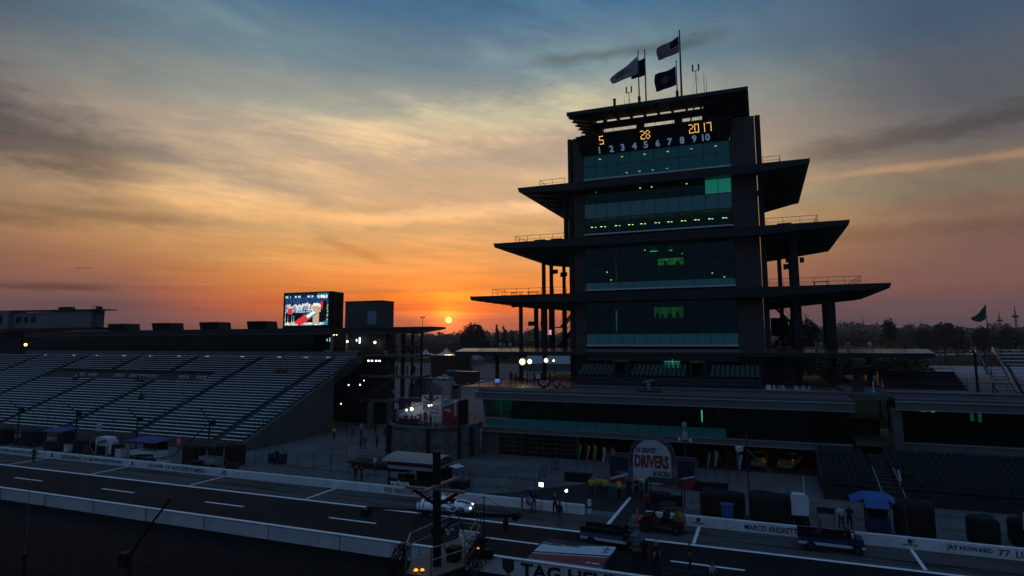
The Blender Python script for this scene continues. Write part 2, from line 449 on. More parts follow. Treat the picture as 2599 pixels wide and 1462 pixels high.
def ptex(key, fn):
    m = bpy.data.materials.new(key); m.use_nodes = True
    N = NT(m.node_tree); fn(N, N.n['Principled BSDF']); MATS[key] = m; return m

def f_pitbox(N, b):
    co = N.new('ShaderNodeTexCoord').outputs['Object']
    mp = N.new('ShaderNodeMapping'); N.l.new(co, mp.inputs[0]); mp.inputs['Scale'].default_value = (0.045, 1.1, 1)
    streak = N.noise(mp.outputs[0], 1.6, 6, 0.65, 0.4)
    fine = N.noise(co, 9, 3)
    base = N.ramp(fine, [(0.3, (0.070, 0.066, 0.063)), (0.7, (0.11, 0.104, 0.10))], 'LINEAR')
    c = N.mix(N.remap(streak, 0.47, 0.62), base, (0.018, 0.017, 0.017))
    N.l.new(c, b.inputs['Base Color']); b.inputs['Roughness'].default_value = 0.85; b.inputs['Specular IOR Level'].default_value = 0.2
PITBOX = ptex('pit_box_concrete', f_pitbox)

def f_lane(N, b):
    co = N.new('ShaderNodeTexCoord').outputs['Object']
    mp = N.new('ShaderNodeMapping'); N.l.new(co, mp.inputs[0]); mp.inputs['Scale'].default_value = (0.02, 0.8, 1)
    streak = N.noise(mp.outputs[0], 2.2, 5, 0.62); patch = N.noise(co, 0.16, 3); fine = N.noise(co, 14, 2)
    c = N.ramp(fine, [(0.3, (0.006, 0.006, 0.007)), (0.7, (0.012, 0.012, 0.013))], 'LINEAR')
    c = N.mix(N.remap(streak, 0.50, 0.66), c, (0.003, 0.003, 0.0035)); c = N.mix(N.math('MULTIPLY', N.remap(patch, 0.50, 0.60), 0.55), c, (0.016, 0.015, 0.015))
    N.l.new(c, b.inputs['Base Color']); b.inputs['Roughness'].default_value = 0.85; b.inputs['Specular IOR Level'].default_value = 0.2
LANE = ptex('pit_lane_asphalt', f_lane)

def f_grass(N, b):
    co = N.new('ShaderNodeTexCoord').outputs['Object']
    a = N.noise(co, 0.012, 5); c = N.noise(co, 0.4, 4)
    col = N.mix(a, (0.026, 0.034, 0.018), (0.05, 0.05, 0.028))
    N.l.new(N.mix(N.math('MULTIPLY', c, 0.5), col, (0.012, 0.014, 0.007)), b.inputs['Base Color'])
    b.inputs['Roughness'].default_value = 1.0; b.inputs['Specular IOR Level'].default_value = 0.0
GRASS = ptex('grass', f_grass)

def f_brick(N, b):
    co = N.new('ShaderNodeTexCoord').outputs['Object']
    bt = N.new('ShaderNodeTexBrick'); N.l.new(co, bt.inputs[0])
    bt.inputs['Color1'].default_value = (0.03, 0.018, 0.015, 1); bt.inputs['Color2'].default_value = (0.02, 0.014, 0.012, 1)
    bt.inputs['Mortar'].default_value = (0.012, 0.012, 0.011, 1); bt.inputs['Scale'].default_value = 4.5
    N.l.new(bt.outputs[0], b.inputs['Base Color']); b.inputs['Roughness'].default_value = 0.8
BRICKS = ptex('paving_bricks', f_brick)

# ------------------------------------------------------------------ ground sheets, 4 mm apart
ground('terrain', [(-6000, -300), (6000, -300), (6000, 6000), (-6000, 6000)], -0.03, GRASS)
ground('track', [(-260, -20), (120, -20), (120, 35.7), (-260, 35.7)], 0.0, TRACK)
ground('pit_lane', [(-260, 35.7), (120, 35.7), (120, 45.45), (-260, 45.45)], 0.0, LANE)
ground('pit_boxes', [(-260, 45.45), (120, 45.45), (120, 50.0), (-260, 50.0)], 0.0, PITBOX)
ground('plaza', [(-260, 50.0), (120, 50.0), (120, 112), (-40, 112), (-40, 140), (-260, 140)], 0.0, PLAZA)
ground('infield_lot', [(-330, 140), (-40, 140), (-40, 330), (-330, 330)], 0.0, mat('lot_asphalt', (0.20, 0.195, 0.20), 0.95, spec=0.05, var=0.3, scale=0.3))
ground('gate_apron', [(-26, 51.2), (-8.4, 51.2), (-8.4, 59.5), (-16.5, 60.2), (-21.5, 55.0)], 0.004, mat('apron_asphalt', (0.045, 0.042, 0.042), 0.8, var=0.3, scale=0.5))
ground('brick_strip', [(-11.35, 36.1), (-10.3, 36.1), (-10.3, 59.0), (-11.35, 59.0)], 0.008, BRICKS)

def strip(name, x0, y0, x1, y1, z=0.006, m=LINEW, label=None, cat='road marking', group=None):
    b = MB(); b.box(x0, y0, 0.0045, x1, y1, z+0.004)
    return tag(b.build(name, m), kind='structure')
strip('pit_lane_line', -260, 45.10, -26.5, 45.44); strip('pit_lane_line', -26.4, 45.10, 120, 45.44)
for k in range(-7, 6):
    x = -72.3+13.25*k+13.25*0
    strip('lane_dash', x, 41.48, x+4.4, 41.72)
for x in (-122.8, -108.7, -94.6, -80.5, -66.5, -52.3, -38.2, -5.05, 8.5, 22.5):
    strip('pit_stall_line', x-0.11, 45.6, x+0.11, 49.6)
strip('start_finish_line', -11.68, 45.55, -11.40, 56.5)

# ------------------------------------------------------------------ walls along the pit lane
def wall_run(label, x0, x1, y0, y1, h, seg, name, m=WALLW):
    """a concrete barrier made of separate castings"""
    t = thing(name, ((x0+x1)/2, y0, 0), label, 'wall')
    n = max(1, round((x1-x0)/seg)); s = (x1-x0)/n
    for i in range(n):
        b = MB(); a, c = x0+i*s+0.012, x0+(i+1)*s-0.012
        prof = [(y0, 0.0), (y0+0.03, h-0.02), (y0+0.06, h), (y1-0.06, h), (y1-0.03, h-0.02), (y1, 0.0)]
        b.prism(prof, lambda p, u: (u, p[0], p[1]), a, c)
        b.build('barrier_block', m, t, fix=True)
    return t
PW0, PW1 = 49.62, 49.98
wl = wall_run('long white pit wall painted with driver names on the left side', -175, -13.9, PW0, PW1, 0.74, 6.1, 'pit_wall')
wr = wall_run('white pit wall with large painted names right of the brick strip', -9.0, 62, PW0, PW1, 0.74, 6.1, 'pit_wall')
TY = PW0-0.006
def wtxt(par, txt, x0, x1, m=INK, h=0.40, z=0.17):
    return lettering(txt, (x0, TY, z), m, par, w=x1-x0, h=h, bold=0.012, depth=0.006)
wtxt(wl, 'DALY 4 ABC SUPPLY/AJ FOYT RACING', -93.2, -81.9)
wtxt(wl, 'CARLOS MUNOZ', -78.0, -74.35); wtxt(wl, '14', -73.95, -73.35, INKR); wtxt(wl, 'ABC SUPPLY/AJ FOYT RACING', -73.0, -67.5)
wtxt(wl, 'ED JONES', -63.2, -60.95); wtxt(wl, '19', -60.6, -59.95, INKR); wtxt(wl, 'BOY SCOUTS OF AMERICA', -59.6, -54.8)
wtxt(wl, 'THE VERIZON PIT VIEW', -32.85, -27.3, INKR)
wtxt(wr, 'MARCO ANDRETTI', -1.85, 1.72); wtxt(wr, '27', 2.0, 2.62, INKR); wtxt(wr, 'UFD HONDA', 2.85, 5.1)
wtxt(wr, 'JAY HOWARD', 10.5, 13.0); wtxt(wr, '77', 13.28, 13.92, INKR); wtxt(wr, 'LUCAS OIL', 14.2, 17.0)
def penn(par, x):
    b = MB()
    b.prism([(x+0.17*math.cos(a)*0.8, 0.50+0.15*math.sin(a)) for a in [i*PI/5 for i in range(10)]], lambda p, u: (p[0], u, p[1]), TY-0.004, TY+0.02)
    b.prism([(x-0.02, 0.45), (x+0.12, 0.66), (x+0.16, 0.45)], lambda p, u: (p[0], u, p[1]), TY-0.004, TY+0.02)
    b.build('oil_drop_emblem', INK, par)
    b = MB(); b.box(x+0.03, TY-0.012, 0.46, x+0.17, TY-0.005, 0.63); b.build('emblem_panel', INKR, par)
    lettering('PENN', (x-0.42, TY, 0.21), INKR, par, w=0.36, h=0.12, bold=0.02, depth=0.006)
    lettering('GRADE', (x-0.04, TY, 0.21), INK, par, w=0.46, h=0.12, bold=0.02, depth=0.006)
for x in (-79.6, -65.8, -52.2): penn(wl, x)
for x in (-5.1, 8.47): penn(wr, x)

IW = wall_run('white inside track wall with chain link in front and watch logos', -175, 62, 35.62, 36.02, 0.95, 7.0, 'track_wall')
b = MB(); b.box(-175, 35.60, 0.955, 62, 35.86, 1.01); b.build('wall_cap', LINEW, IW)
WY = 35.612
# watch maker's shield and word mark
def shield(x, z, s):
    b = MB(); pts = [(-0.5, 0.62), (0.5, 0.62), (0.5, -0.2), (0, -0.62), (-0.5, -0.2)]
    b.prism([(x+p*s, z+q*s) for p, q in pts], lambda p, u: (p[0], u, p[1]), WY-0.006, WY+0.02); b.build('shield_emblem', INK, IW)
    b = MB(); pts = [(-0.42, 0.02), (0.42, 0.02), (0.42, -0.17), (0, -0.52), (-0.42, -0.17)]
    b.prism([(x+p*s, z+q*s) for p, q in pts], lambda p, u: (p[0], u, p[1]), WY-0.012, WY-0.004); b.build('emblem_panel', REDD, IW)
    lettering('TAG', (x-0.38*s, WY-0.008, z+0.16*s), mat('grey_ink', (0.2, 0.2, 0.21), 0.6), IW, w=0.76*s, h=0.32*s, depth=0.008)
    lettering('HEUER', (x-0.38*s, WY-0.014, z-0.16*s), mat('grey_ink', (0.2, 0.2, 0.21), 0.6), IW, w=0.76*s, h=0.26*s, depth=0.008)
shield(-14.72, 0.53, 0.72)
lettering('TAG HEUER', (-13.9, WY-0.004, 0.08), INK, IW, w=6.7, h=0.78, bold=0.03, depth=0.006)

# chain-link debris fence in front of the track wall
fen = thing('chain_link_fence', (-60, 35.3, 0), 'low chain link mesh strung in front of the inside track wall', 'fence')
b = MB(); s = 0.24
x = -100.0
while x < -2:
    b.bar((x, 35.42, 0.06), (x+0.92, 35.42, 0.98), 0.006); b.bar((x+0.92, 35.425, 0.06), (x, 35.425, 0.98), 0.006); x += s
o = b.build('wire_mesh', DSTEEL, fen); o['kind'] = 'stuff'
for i in range(17):
    b = MB(); b.tube([(-100+6.1*i, 35.45, 0), (-100+6.1*i, 35.45, 1.02)], 0.025, 6); b.build('fence_post', DSTEEL, fen)
b = MB(); b.tube([(-100, 35.42, 1.0), (-2, 35.42, 1.0)], 0.014, 5); b.build('top_wire', DSTEEL, fen)
# ------------------------------------------------------------------ the tower
VISION = glass('tower_glass', (0.30, 0.78, 0.72), 0.03, 0.75, 0.02)
VISION_A = glass('top_floor_glass', (0.30, 0.78, 0.72), 0.16, 0.75, 0.42)  # strong teal diffuse layer put in for the brightness of the lit room
SPAND = mat('spandrel_glass', (0.07, 0.40, 0.36), 0.12, 0.0, var=0.15, scale=0.4, spec=1.0)
SPAND2 = mat('pale_spandrel', (0.02, 0.16, 0.15), 0.15, 0.0, var=0.15, scale=0.5, spec=1.0)
LAMPY = emis('warm_lamp', (1.0, 0.26, 0.08), 22.0)
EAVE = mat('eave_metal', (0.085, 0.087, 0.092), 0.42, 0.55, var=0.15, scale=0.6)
SOFF = mat('soffit', (0.16, 0.15, 0.145), 0.8, var=0.15, scale=0.6)
CORE = mat('core_concrete', (0.17, 0.135, 0.105), 0.85, var=0.22, scale=0.35, bump=0.15)
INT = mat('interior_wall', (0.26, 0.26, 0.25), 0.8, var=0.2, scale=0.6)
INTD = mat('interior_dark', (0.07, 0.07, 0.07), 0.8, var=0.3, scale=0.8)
NUMB = mat('glowing_numeral', (0.6, 0.7, 0.8), 0.5, emit=(0.30, 0.52, 0.85), estr=0.20)  # numerals given a weak blue glow of their own
LED = emis('amber_led', (1.0, 0.52, 0.12), 1.9)

PG = thing('pagoda_tower', (-13.4, 88, 0), 'tall tiered control tower with wide dark eaves and green glass front', 'tower')
XL, XR = -26.4, 1.0            # outer faces of the core
GL, GR = -23.8, -3.05          # glazed front
Yg = 88.0
# side walls of the core: big concrete panels
for (x0, x1) in ((XL+0.9, GL-0.05), (GR+0.05, XR-0.75)):
    zs = [9.0, 12.9, 16.9, 20.4, 24.5, 28.6, 32.6, 36.6, 40.4, 44.3]
    for z0, z1 in zip(zs, zs[1:]):
        b = MB(); b.box(x0, Yg, z0+0.02, x1, Yg+0.35, z1-0.02); b.build('wall_panel', CORE, PG)
    b = MB(); b.box(x0+0.05, Yg+0.06, 9.0, x1-0.05, Yg+20, 44.1); b.build('core_wall', CONC_D, PG)
for x0, x1 in ((XL, XL+0.62), (XR-0.70, XR)):
    b = MB(); b.box(x0, Yg+0.3, 0, x1, Yg+1.5, 44.4); b.build('corner_column', CONC_D, PG)
    b = MB(); b.box(x0+0.1, 106.2, 0, x1-0.1, 107.4, 43.4); b.build('corner_column', CONC_D, PG)
# floors, ceilings and the rear wall inside the glazed bay
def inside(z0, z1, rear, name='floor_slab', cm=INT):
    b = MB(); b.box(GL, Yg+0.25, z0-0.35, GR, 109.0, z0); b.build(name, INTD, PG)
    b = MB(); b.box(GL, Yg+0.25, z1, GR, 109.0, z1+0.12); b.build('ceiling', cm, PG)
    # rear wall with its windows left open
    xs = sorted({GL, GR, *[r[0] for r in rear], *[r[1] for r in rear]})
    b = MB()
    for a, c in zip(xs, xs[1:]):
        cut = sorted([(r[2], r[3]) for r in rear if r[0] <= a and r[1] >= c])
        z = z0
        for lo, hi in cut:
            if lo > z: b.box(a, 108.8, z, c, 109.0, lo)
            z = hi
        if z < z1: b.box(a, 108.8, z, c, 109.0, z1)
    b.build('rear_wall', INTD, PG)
    for r in rear:
        n = max(1, round((r[1]-r[0])/1.6)); w = (r[1]-r[0])/n
        for i in range(n):
            g = MB(); g.box(r[0]+i*w+0.13, 108.88, r[2], r[0]+(i+1)*w-0.13, 108.92, r[3]); g.build('rear_pane', glass('rear_glass', (0.30, 1.0, 0.62), 0.02, 0.95), PG)
inside(37.75, 41.45, [(GL+0.5, GR-0.5, 38.6, 41.2)])
inside(33.0, 36.3, [])
inside(29.45, 32.2, [])
inside(21.2, 28.0, [(-16.4, -12.1, 26.7, 27.9)])
inside(13.15, 19.7, [(-17.3, -12.3, 17.5, 19.4)])
# partition, and sky glow put into two blinds high at the right
b = MB(); b.box(-7.5, 93.5, 33.02, -7.3, 108.7, 36.28); b.build('partition', INT, PG)
for x0 in (-6.48, -4.75):
    b = MB(); b.box(x0, 88.2, 33.95, x0+1.66, 88.23, 36.1); b.build('window_blind', mat('sky_glow_blind', (0.5, 0.55, 0.55), 0.8, emit=(0.25, 0.62, 0.55), estr=0.55), PG)
# interior furniture silhouettes: counters and chairs rows
for z0, n in ((37.75, 3), (29.45, 2), (21.2, 3), (13.15, 3)):
    for k in range(n):
        b = MB(); b.box(GL+1.5, 90.2+1.6*k, z0, GR-1.5, 90.6+1.6*k, z0+0.75+0.35*k); b.build('counter', INTD, PG)
rw = random.Random(8)
for k in range(11):
    i_, lv = rw.randrange(12), rw.choice(((24.85, 27.85), (17.15, 19.55), (22.2, 24.75), (33.95, 36.1))); w_ = (GR-GL)/12; dz = (lv[1]-lv[0])*rw.uniform(0.25, 0.8)
    b = MB(); b.box(GL+i_*w_+0.1, 88.35, lv[1]-dz, GL+(i_+1)*w_-0.1, 88.37, lv[1]); b.build('window_blind', mat('dim_blind%d' % (k % 3), ((0.30, 0.32, 0.30), (0.18, 0.2, 0.2), (0.42, 0.42, 0.38))[k % 3], 0.8), PG)
for x, z, w_, h_ in ((-16.8, 17.5, 0.5, 0.9), (-15.9, 17.5, 0.35, 0.6), (-14.8, 17.5, 0.6, 0.75), (-13.4, 17.5, 0.4, 1.0), (-15.2, 26.7, 0.5, 0.45), (-13.3, 26.7, 0.7, 0.35)):
    b = MB(); b.box(x, 107.5, z-1.2, x+w_, 107.8, z+h_); b.build('furniture', INTD, PG)
for x in (-21.2, -16.8, -9.8, -5.0):
    b = MB(); b.lathe([(0.28, 21.2), (0.28, 28.0)], 10, (x, 95.5, 0)); b.build('interior_column', INT, PG)
    b = MB(); b.lathe([(0.28, 29.45), (0.28, 36.3)], 10, (x+0.4, 95.5, 0)); b.build('interior_column', INT, PG)
def lamp(x, y, z, s=0.16, m=LAMPY):
    b = MB(); b.box(x-s, y-s, z-0.05, x+s, y+s, z); return b.build('ceiling_light', m, PG)
for i, x in enumerate((-21.94, -18.53, -15.14, -11.75, -8.38, -5.03)): lamp(x, 90.6, 41.43)
for x in (-17.97, -16.03, -14.06, -12.01): lamp(x, 91, 39.0, 0.13); lamp(x+0.22, 91.5, 38.75, 0.11)
for x in (-22.7, -21.0, -15.9, -14.2, -12.6, -10.9, -9.2): lamp(x, 90.4, 36.28, 0.08)
for x in (-24.0+0.5, -22.05, -19.79, -17.79, -15.96, -13.87, -12.05, -10.1, -8.2, -6.3, -4.4):
    lamp(x, 91, 31.0, 0.13); lamp(x+0.35, 92, 31.15, 0.10)
for x, z in ((-21.3, 24.0), (-20.7, 22.8), (-6.2, 23.2), (-4.6, 22.6)): lamp(x, 91, z, 0.08)
for x, z in ((-15.9, 27.3), (-10.5, 26.5)): lamp(x, 93, z, 0.06)
b = MB(); b.box(-15.8, 97, 27.55, -12.4, 97.2, 27.66); b.build('ceiling_light', emis('green_strip', (0.35, 1.0, 0.35), 1.2), PG)

# curtain walls: 12 bays, every pane a mesh of its own
def curtain(zb, rows, name):
    """rows: list of (z0, z1, material)"""
    n = 12; w = (GR-GL)/n
    cw = MB(); 
    for i in range(n+1): cw.box(GL+i*w-0.025, Yg-0.02, rows[0][0], GL+i*w+0.025, Yg+0.06, rows[-1][1])
    fr = cw.build('mullions', DSTEEL, PG)
    for z0, z1, m_ in rows:
        g = MB(); g.box(0.03, 0, 0, w-0.03, 0.03, z1-z0-0.03); me = g.mesh('window_pane', m_)
        for i in range(n):
            o = link('window_pane', me, fr); o.location = Vector((GL+i*w, Yg, z0+0.015))-PG.location
    for z0, z1, m_ in rows[1:]:
        g = MB(); g.box(GL, Yg-0.03, z0-0.03, GR, Yg+0.05, z0+0.03); g.build('transom', STEEL if zb == 37.7 else DSTEEL, PG)
    g = MB(); g.box(GL-0.05, Yg-0.14, rows[0][0]-0.20, GR+0.05, Yg+0.1, rows[0][0]-0.01); g.build('window_sill', mat('sill_metal', (0.75, 0.76, 0.8), 0.5, 0.0), PG)
curtain(37.7, [(37.75, 39.62, VISION_A), (39.62, 41.35, VISION_A)], 'a')
curtain(29.4, [(29.45, 31.75, VISION), (31.75, 33.9, SPAND), (33.9, 36.15, VISION)], 'b')
curtain(21.1, [(21.2, 22.15, SPAND), (22.15, 24.8, VISION), (24.8, 27.9, VISION)], 'c')
curtain(13.0, [(13.15, 14.7, SPAND), (14.7, 17.1, VISION), (17.1, 19.6, VISION)], 'd')

# eaves
def eave(xl, xr, yf, yb, zt, tip, root, ribs, m_top=EAVE):
    e = MB()
    e.hexa([(xl, yf, zt-tip), (XL, yf, zt-root), (XL, yb, zt-root), (xl, yb, zt-tip)], [(xl, yf, zt), (XL, yf, zt), (XL, yb, zt), (xl, yb, zt)])
    w1 = e.build('eave', [m_top], PG)
    e = MB()
    e.hexa([(XR, yf, zt-root), (xr, yf, zt-tip), (xr, yb, zt-tip), (XR, yb, zt-root)], [(XR, yf, zt), (xr, yf, zt), (xr, yb, zt), (XR, yb, zt)])
    w2 = e.build('eave', [m_top], PG)
    e = MB(); e.box(XL+0.003, yf, zt-root, XR-0.003, Yg-0.15, zt); e.build('fascia', m_top, PG)
    for k in range(ribs):
        y = yf+1.2+(yb-yf-2.0)*k/(ribs-1)
        for par, x0, x1 in ((w1, XL, xl+0.6), (w2, XR, xr-0.6)):
            b = MB(); dz = root-tip
            b.hexa([(x0, y, zt-root-0.75), (x1, y, zt-tip-0.12), (x1, y+0.35, zt-tip-0.12), (x0, y+0.35, zt-root-0.75)],
                   [(x0, y, zt-root+0.02), (x1, y, zt-tip+0.02), (x1, y+0.35, zt-tip+0.02), (x0, y+0.35, zt-root+0.02)])
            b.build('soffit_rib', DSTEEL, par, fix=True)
    for xa in (xl, xr):
        e = MB(); sgn = 1 if xa == xr else -1
        e.box(min(xa, xa+sgn*0.10), yf-0.02, zt-tip*0.55, max(xa, xa+sgn*0.10), yb, zt+0.05); e.build('edge_trim', EAVE, w1 if xa == xl else w2)
    return w1, w2
def railing(pts, name='railing', h=1.05, par=None, step=1.9, m_=DSTEEL, r=0.035, mids=(0.5,)):
    par = par or PG
    b = MB()
    for p, q in zip(pts, pts[1:]):
        p, q = Vector(p), Vector(q); L = (q-p).length; n = max(1, round(L/step))
        for i in range(n+1):
            a = p+(q-p)*i/n; b.bar(a, a+Vector((0, 0, h)), r*1.3)
        b.bar(p+Vector((0, 0, h)), q+Vector((0, 0, h)), r*1.5)
        for t_ in mids: b.bar(p+Vector((0, 0, h*t_)), q+Vector((0, 0, h*t_)), r)
    return b.build(name, m_, par)
T = [(-33.6, 6.57, 37.0, 0.62, 1.15), (-37.65, 10.6, 28.65, 0.62, 1.2), (-41.65, 14.56, 20.6, 0.62, 1.3)]
for (xl, xr, zt, tip, root), ribs in zip(T, (8, 8, 8)):
    eave(xl, xr, 86.0, 112.0 if zt > 25 else 110.0, zt, tip, root, ribs)
for (xa, xb, zt) in ((-30.5, 3.2, 37.0), (-34.6, 7.2, 28.65), (-38.4, 11.6, 20.6)):
    railing([(XL-0.1, 87.0, zt), (xa, 87.0, zt), (xa, 108, zt)])
    railing([(XR+0.1, 87.0, zt), (xb, 87.0, zt), (xb, 108, zt)])
# tables stacked on the terraces behind the rails
for x, y, z in ((-31.6, 90, 28.65), (-28.9, 90, 28.65), (-35.5, 90, 20.6), (-33.2, 91, 20.6), (3.4, 90, 28.65), (7.4, 90, 20.6)):
    t_ = thing('terrace_table', (x, y, z), {-31.6: 'dark folding table behind the left rail of the second eave from the top', -28.9: 'dark long table next to the core on the left second eave', -35.5: 'small dark table at the outer end of the left third eave', -33.2: 'small dark table nearer the columns on the left third eave', 3.4: 'long dark table behind the right rail of the second eave', 7.4: 'small dark table behind the right rail of the third eave'}[x], 'table')
    b = MB(); b.box(x-0.9, y-0.4, z+0.70, x+0.9, y+0.4, z+0.76); b.build('table_top', DSTEEL, t_)
    for sx in (-0.75, 0.75):
        for sy in (-0.3, 0.3):
            b = MB(); b.bar((x+sx, y+sy, z), (x+sx, y+sy, z+0.7), 0.05); b.build('leg', DSTEEL, t_)

# columns carrying the eaves, with loudspeakers clamped to some of them
def column(x, y, z0, z1, w):
    b = MB(); b.lathe([(w*0.58, z0), (w*0.58, z0+0.25), (w/2, z0+0.27), (w/2, z1-0.5), (w*0.75, z1-0.05), (w*0.75, z1)], 14, (x, y, 0)); return b.build('column', CONC_D, PG)
for x, w, w2 in ((-30.7, 0.62, 1.0), (4.3, 1.05, 1.15)):
    column(x, 89, 20.6, 27.5, w); column(x, 89, 12.6, 19.4, w2); column(x, 92.7, 20.6, 27.5, 0.62); column(x, 92.7, 12.6, 19.4, 0.95); column(x, 99.5, 20.6, 27.5, 0.6)
    column(x, 89, 7.6, 11.6, 0.6); column(x, 99.5, 12.6, 19.4, 0.8)
for x, w in ((-34.5, 0.62), (8.2, 1.25)):
    column(x, 89, 12.6, 19.5, w); column(x, 96.0, 12.6, 19.5, 0.75); column(x, 89, 7.6, 11.6, 0.7)
for x in (-38.5, 12.2): column(x, 89, 7.6, 11.7, 0.62)
column(2.9, 104, 20.6, 27.4, 0.62); column(2.9, 104, 12.6, 19.4, 0.62)
column(-27.3, 90, 28.65, 36.0, 0.75); column(-26.9, 106, 28.65, 36.0, 0.45)
def speaker(x, y, z, w, label):
    t_ = thing('loudspeaker', (x, y, z), label, 'loudspeaker', 'loudspeakers on the tower columns')
    b = MB(); b.hexa([(x-w/2, y-0.35, z-0.35), (x+w/2, y-0.35, z-0.28), (x+w/2, y+0.1, z-0.28), (x-w/2, y+0.1, z-0.35)], [(x-w/2, y-0.25, z+0.35), (x+w/2, y-0.25, z+0.35), (x+w/2, y+0.1, z+0.35), (x-w/2, y+0.1, z+0.35)]); b.build('cabinet', BLACK, t_)
    b = MB(); b.bar((x, y+0.1, z), (x, y+0.5, z), 0.1); b.build('bracket', DSTEEL, t_)
for a in ((-30.0, 92.0, 24.5, 1.2, 'dark loudspeaker on the left column below the second eave'), (-28.4, 92, 24.0, 1.0, 'dark loudspeaker nearest the core below the left second eave'),
          (-33.2, 91, 16.4, 1.5, 'wide loudspeaker low on the left columns below the third eave'), (-31.4, 91, 16.4, 1.0, 'narrow loudspeaker low on the left inner column below the third eave'),
          (-35.0, 88.3, 19.2, 1.3, 'loudspeaker bar at the top of the leftmost column'), (-27.6, 87.6, 33.2, 1.3, 'dark loudspeaker hung on the left corner column below the top eave'),
          (3.6, 88.2, 24.2, 0.7, 'upper pale loudspeaker on the right column below the second eave'), (3.3, 88.2, 23.3, 0.7, 'lower pale loudspeaker on the right column below the second eave'),
          (5.2, 88.3, 24.1, 0.5, 'narrow loudspeaker on the outer side of the right column'), (9.3, 88.3, 19.0, 1.2, 'dark loudspeaker at the top of the right outer column'), (6.4, 88.6, 18.6, 1.0, 'dark loudspeaker left of the right outer column'),
          (0.6, 87.6, 33.3, 0.9, 'pale loudspeaker at the right corner column below the top eave')): speaker(*a)

# stairs behind the side columns
def stair(x0, x1, y, z0, z1, w=1.4):
    t_ = MB(); n = 14
    for i in range(n):
        x = x0+(x1-x0)*i/n; z = z0+(z1-z0)*i/n; t_.box(min(x, x+(x1-x0)/n), y, z, max(x, x+(x1-x0)/n), y+w, z+0.07)
    t_.bar((x0, y, z0), (x1, y, z1), 0.08, 0.3); t_.bar((x0, y+w, z0), (x1, y+w, z1), 0.08, 0.3)
    t_.bar((x0, y, z0+1), (x1, y, z1+1), 0.05); 
    for i in range(0, n, 3):
        x = x0+(x1-x0)*i/n; z = z0+(z1-z0)*i/n; t_.bar((x, y, z), (x, y, z+1), 0.04)
    return t_.build('staircase', DSTEEL, PG)
stair(-28.3, -31.2, 97, 16.0, 12.6); stair(-31.2, -28.2, 99, 16.0, 19.4)
stair(1.4, 4.2, 101, 12.6, 16.2); stair(4.2, 1.4, 102.6, 16.2, 19.3)
b = MB(); b.box(-31.9, 96.8, 15.85, -30.6, 101, 16.0); b.build('stair_landing', DSTEEL, PG)
b = MB(); b.box(1.2, 100.6, 14.3, 3.6, 100.9, 17.0); b.build('stair_screen', CONC_D, PG)

# broad skirt roof of the first tier: metal panels
SK = MB()
skirt = thing('skirt_roof', (-13, 86, 12.2), 'lowest and widest eave of the tower, shiny metal skirt roof with panel seams', 'roof')
sx0, sx1 = -43.6, 18.3
SKM = mat('skirt_metal', (0.30, 0.32, 0.35), 0.30, 0.85, var=0.12, scale=0.5)
n = 31; w = (sx1-sx0)/n
for i in range(n):
    b = MB(); a, c = sx0+i*w+0.015, sx0+(i+1)*w-0.015
    f = lambda x: 1.0
    b.hexa([(a, 84.6, 12.12), (c, 84.6, 12.12), (c, 87.7, 12.56), (a, 87.7, 12.56)], [(a, 84.6, 12.18), (c, 84.6, 12.18), (c, 87.7, 12.62), (a, 87.7, 12.62)]); b.build('roof_panel', SKM, skirt)
b = MB(); b.box(sx0, 84.55, 11.62, sx1, 84.8, 12.16); b.build('fascia', EAVE, skirt)
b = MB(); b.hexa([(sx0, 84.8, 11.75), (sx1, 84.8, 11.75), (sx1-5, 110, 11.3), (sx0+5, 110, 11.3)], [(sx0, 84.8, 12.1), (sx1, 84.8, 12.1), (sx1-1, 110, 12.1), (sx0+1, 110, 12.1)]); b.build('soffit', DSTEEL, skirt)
b = MB(); b.box(-41.8, 87.72, 12.12, 16.5, 110, 12.6); b.build('deck', CONC_D, skirt)
rl = railing([(-27, 88.2, 12.6), (-41.4, 88.2, 12.6), (-41.4, 106, 12.6)], par=skirt, step=0.7, mids=(0.12, 0.5))
rl = railing([(1.5, 88.2, 12.6), (16.2, 88.2, 12.6), (16.2, 106, 12.6)], par=skirt, step=0.7, mids=(0.12, 0.5))
# white cafe furniture on this deck
def cafe_chair(par_name='cafe_chair'):
    t_ = thing(par_name, (0, 0, 0), 'x', 'chair', 'white chairs on the tower terraces')
    wm = mat('white_plastic', (0.62, 0.63, 0.65), 0.45)
    b = MB(); b.box(-0.22, -0.22, 0.42, 0.22, 0.22, 0.46); b.build('seat', wm, t_)
    b = MB(); b.hexa([(-0.22, 0.19, 0.46), (0.22, 0.19, 0.46), (0.22, 0.23, 0.46), (-0.22, 0.23, 0.46)], [(-0.2, 0.27, 0.88), (0.2, 0.27, 0.88), (0.2, 0.31, 0.88), (-0.2, 0.31, 0.88)]); b.build('backrest', wm, t_)
    for sx in (-0.2, 0.2):
        for sy in (-0.2, 0.2):
            b = MB(); b.bar((sx*1.1, sy*1.1, 0), (sx, sy, 0.43), 0.04); b.build('leg', wm, t_)
    return t_
chair0 = cafe_chair(); chair_used = [False]
def put_chair(x, y, z, rz, label, group='white chairs on the tower terraces'):
    o = chair0 if not chair_used[0] else copy_tree(chair0); chair_used[0] = True
    o.location = (x, y, z); o.rotation_euler = (0, 0, rz); o['label'] = label; o['group'] = group
    return o
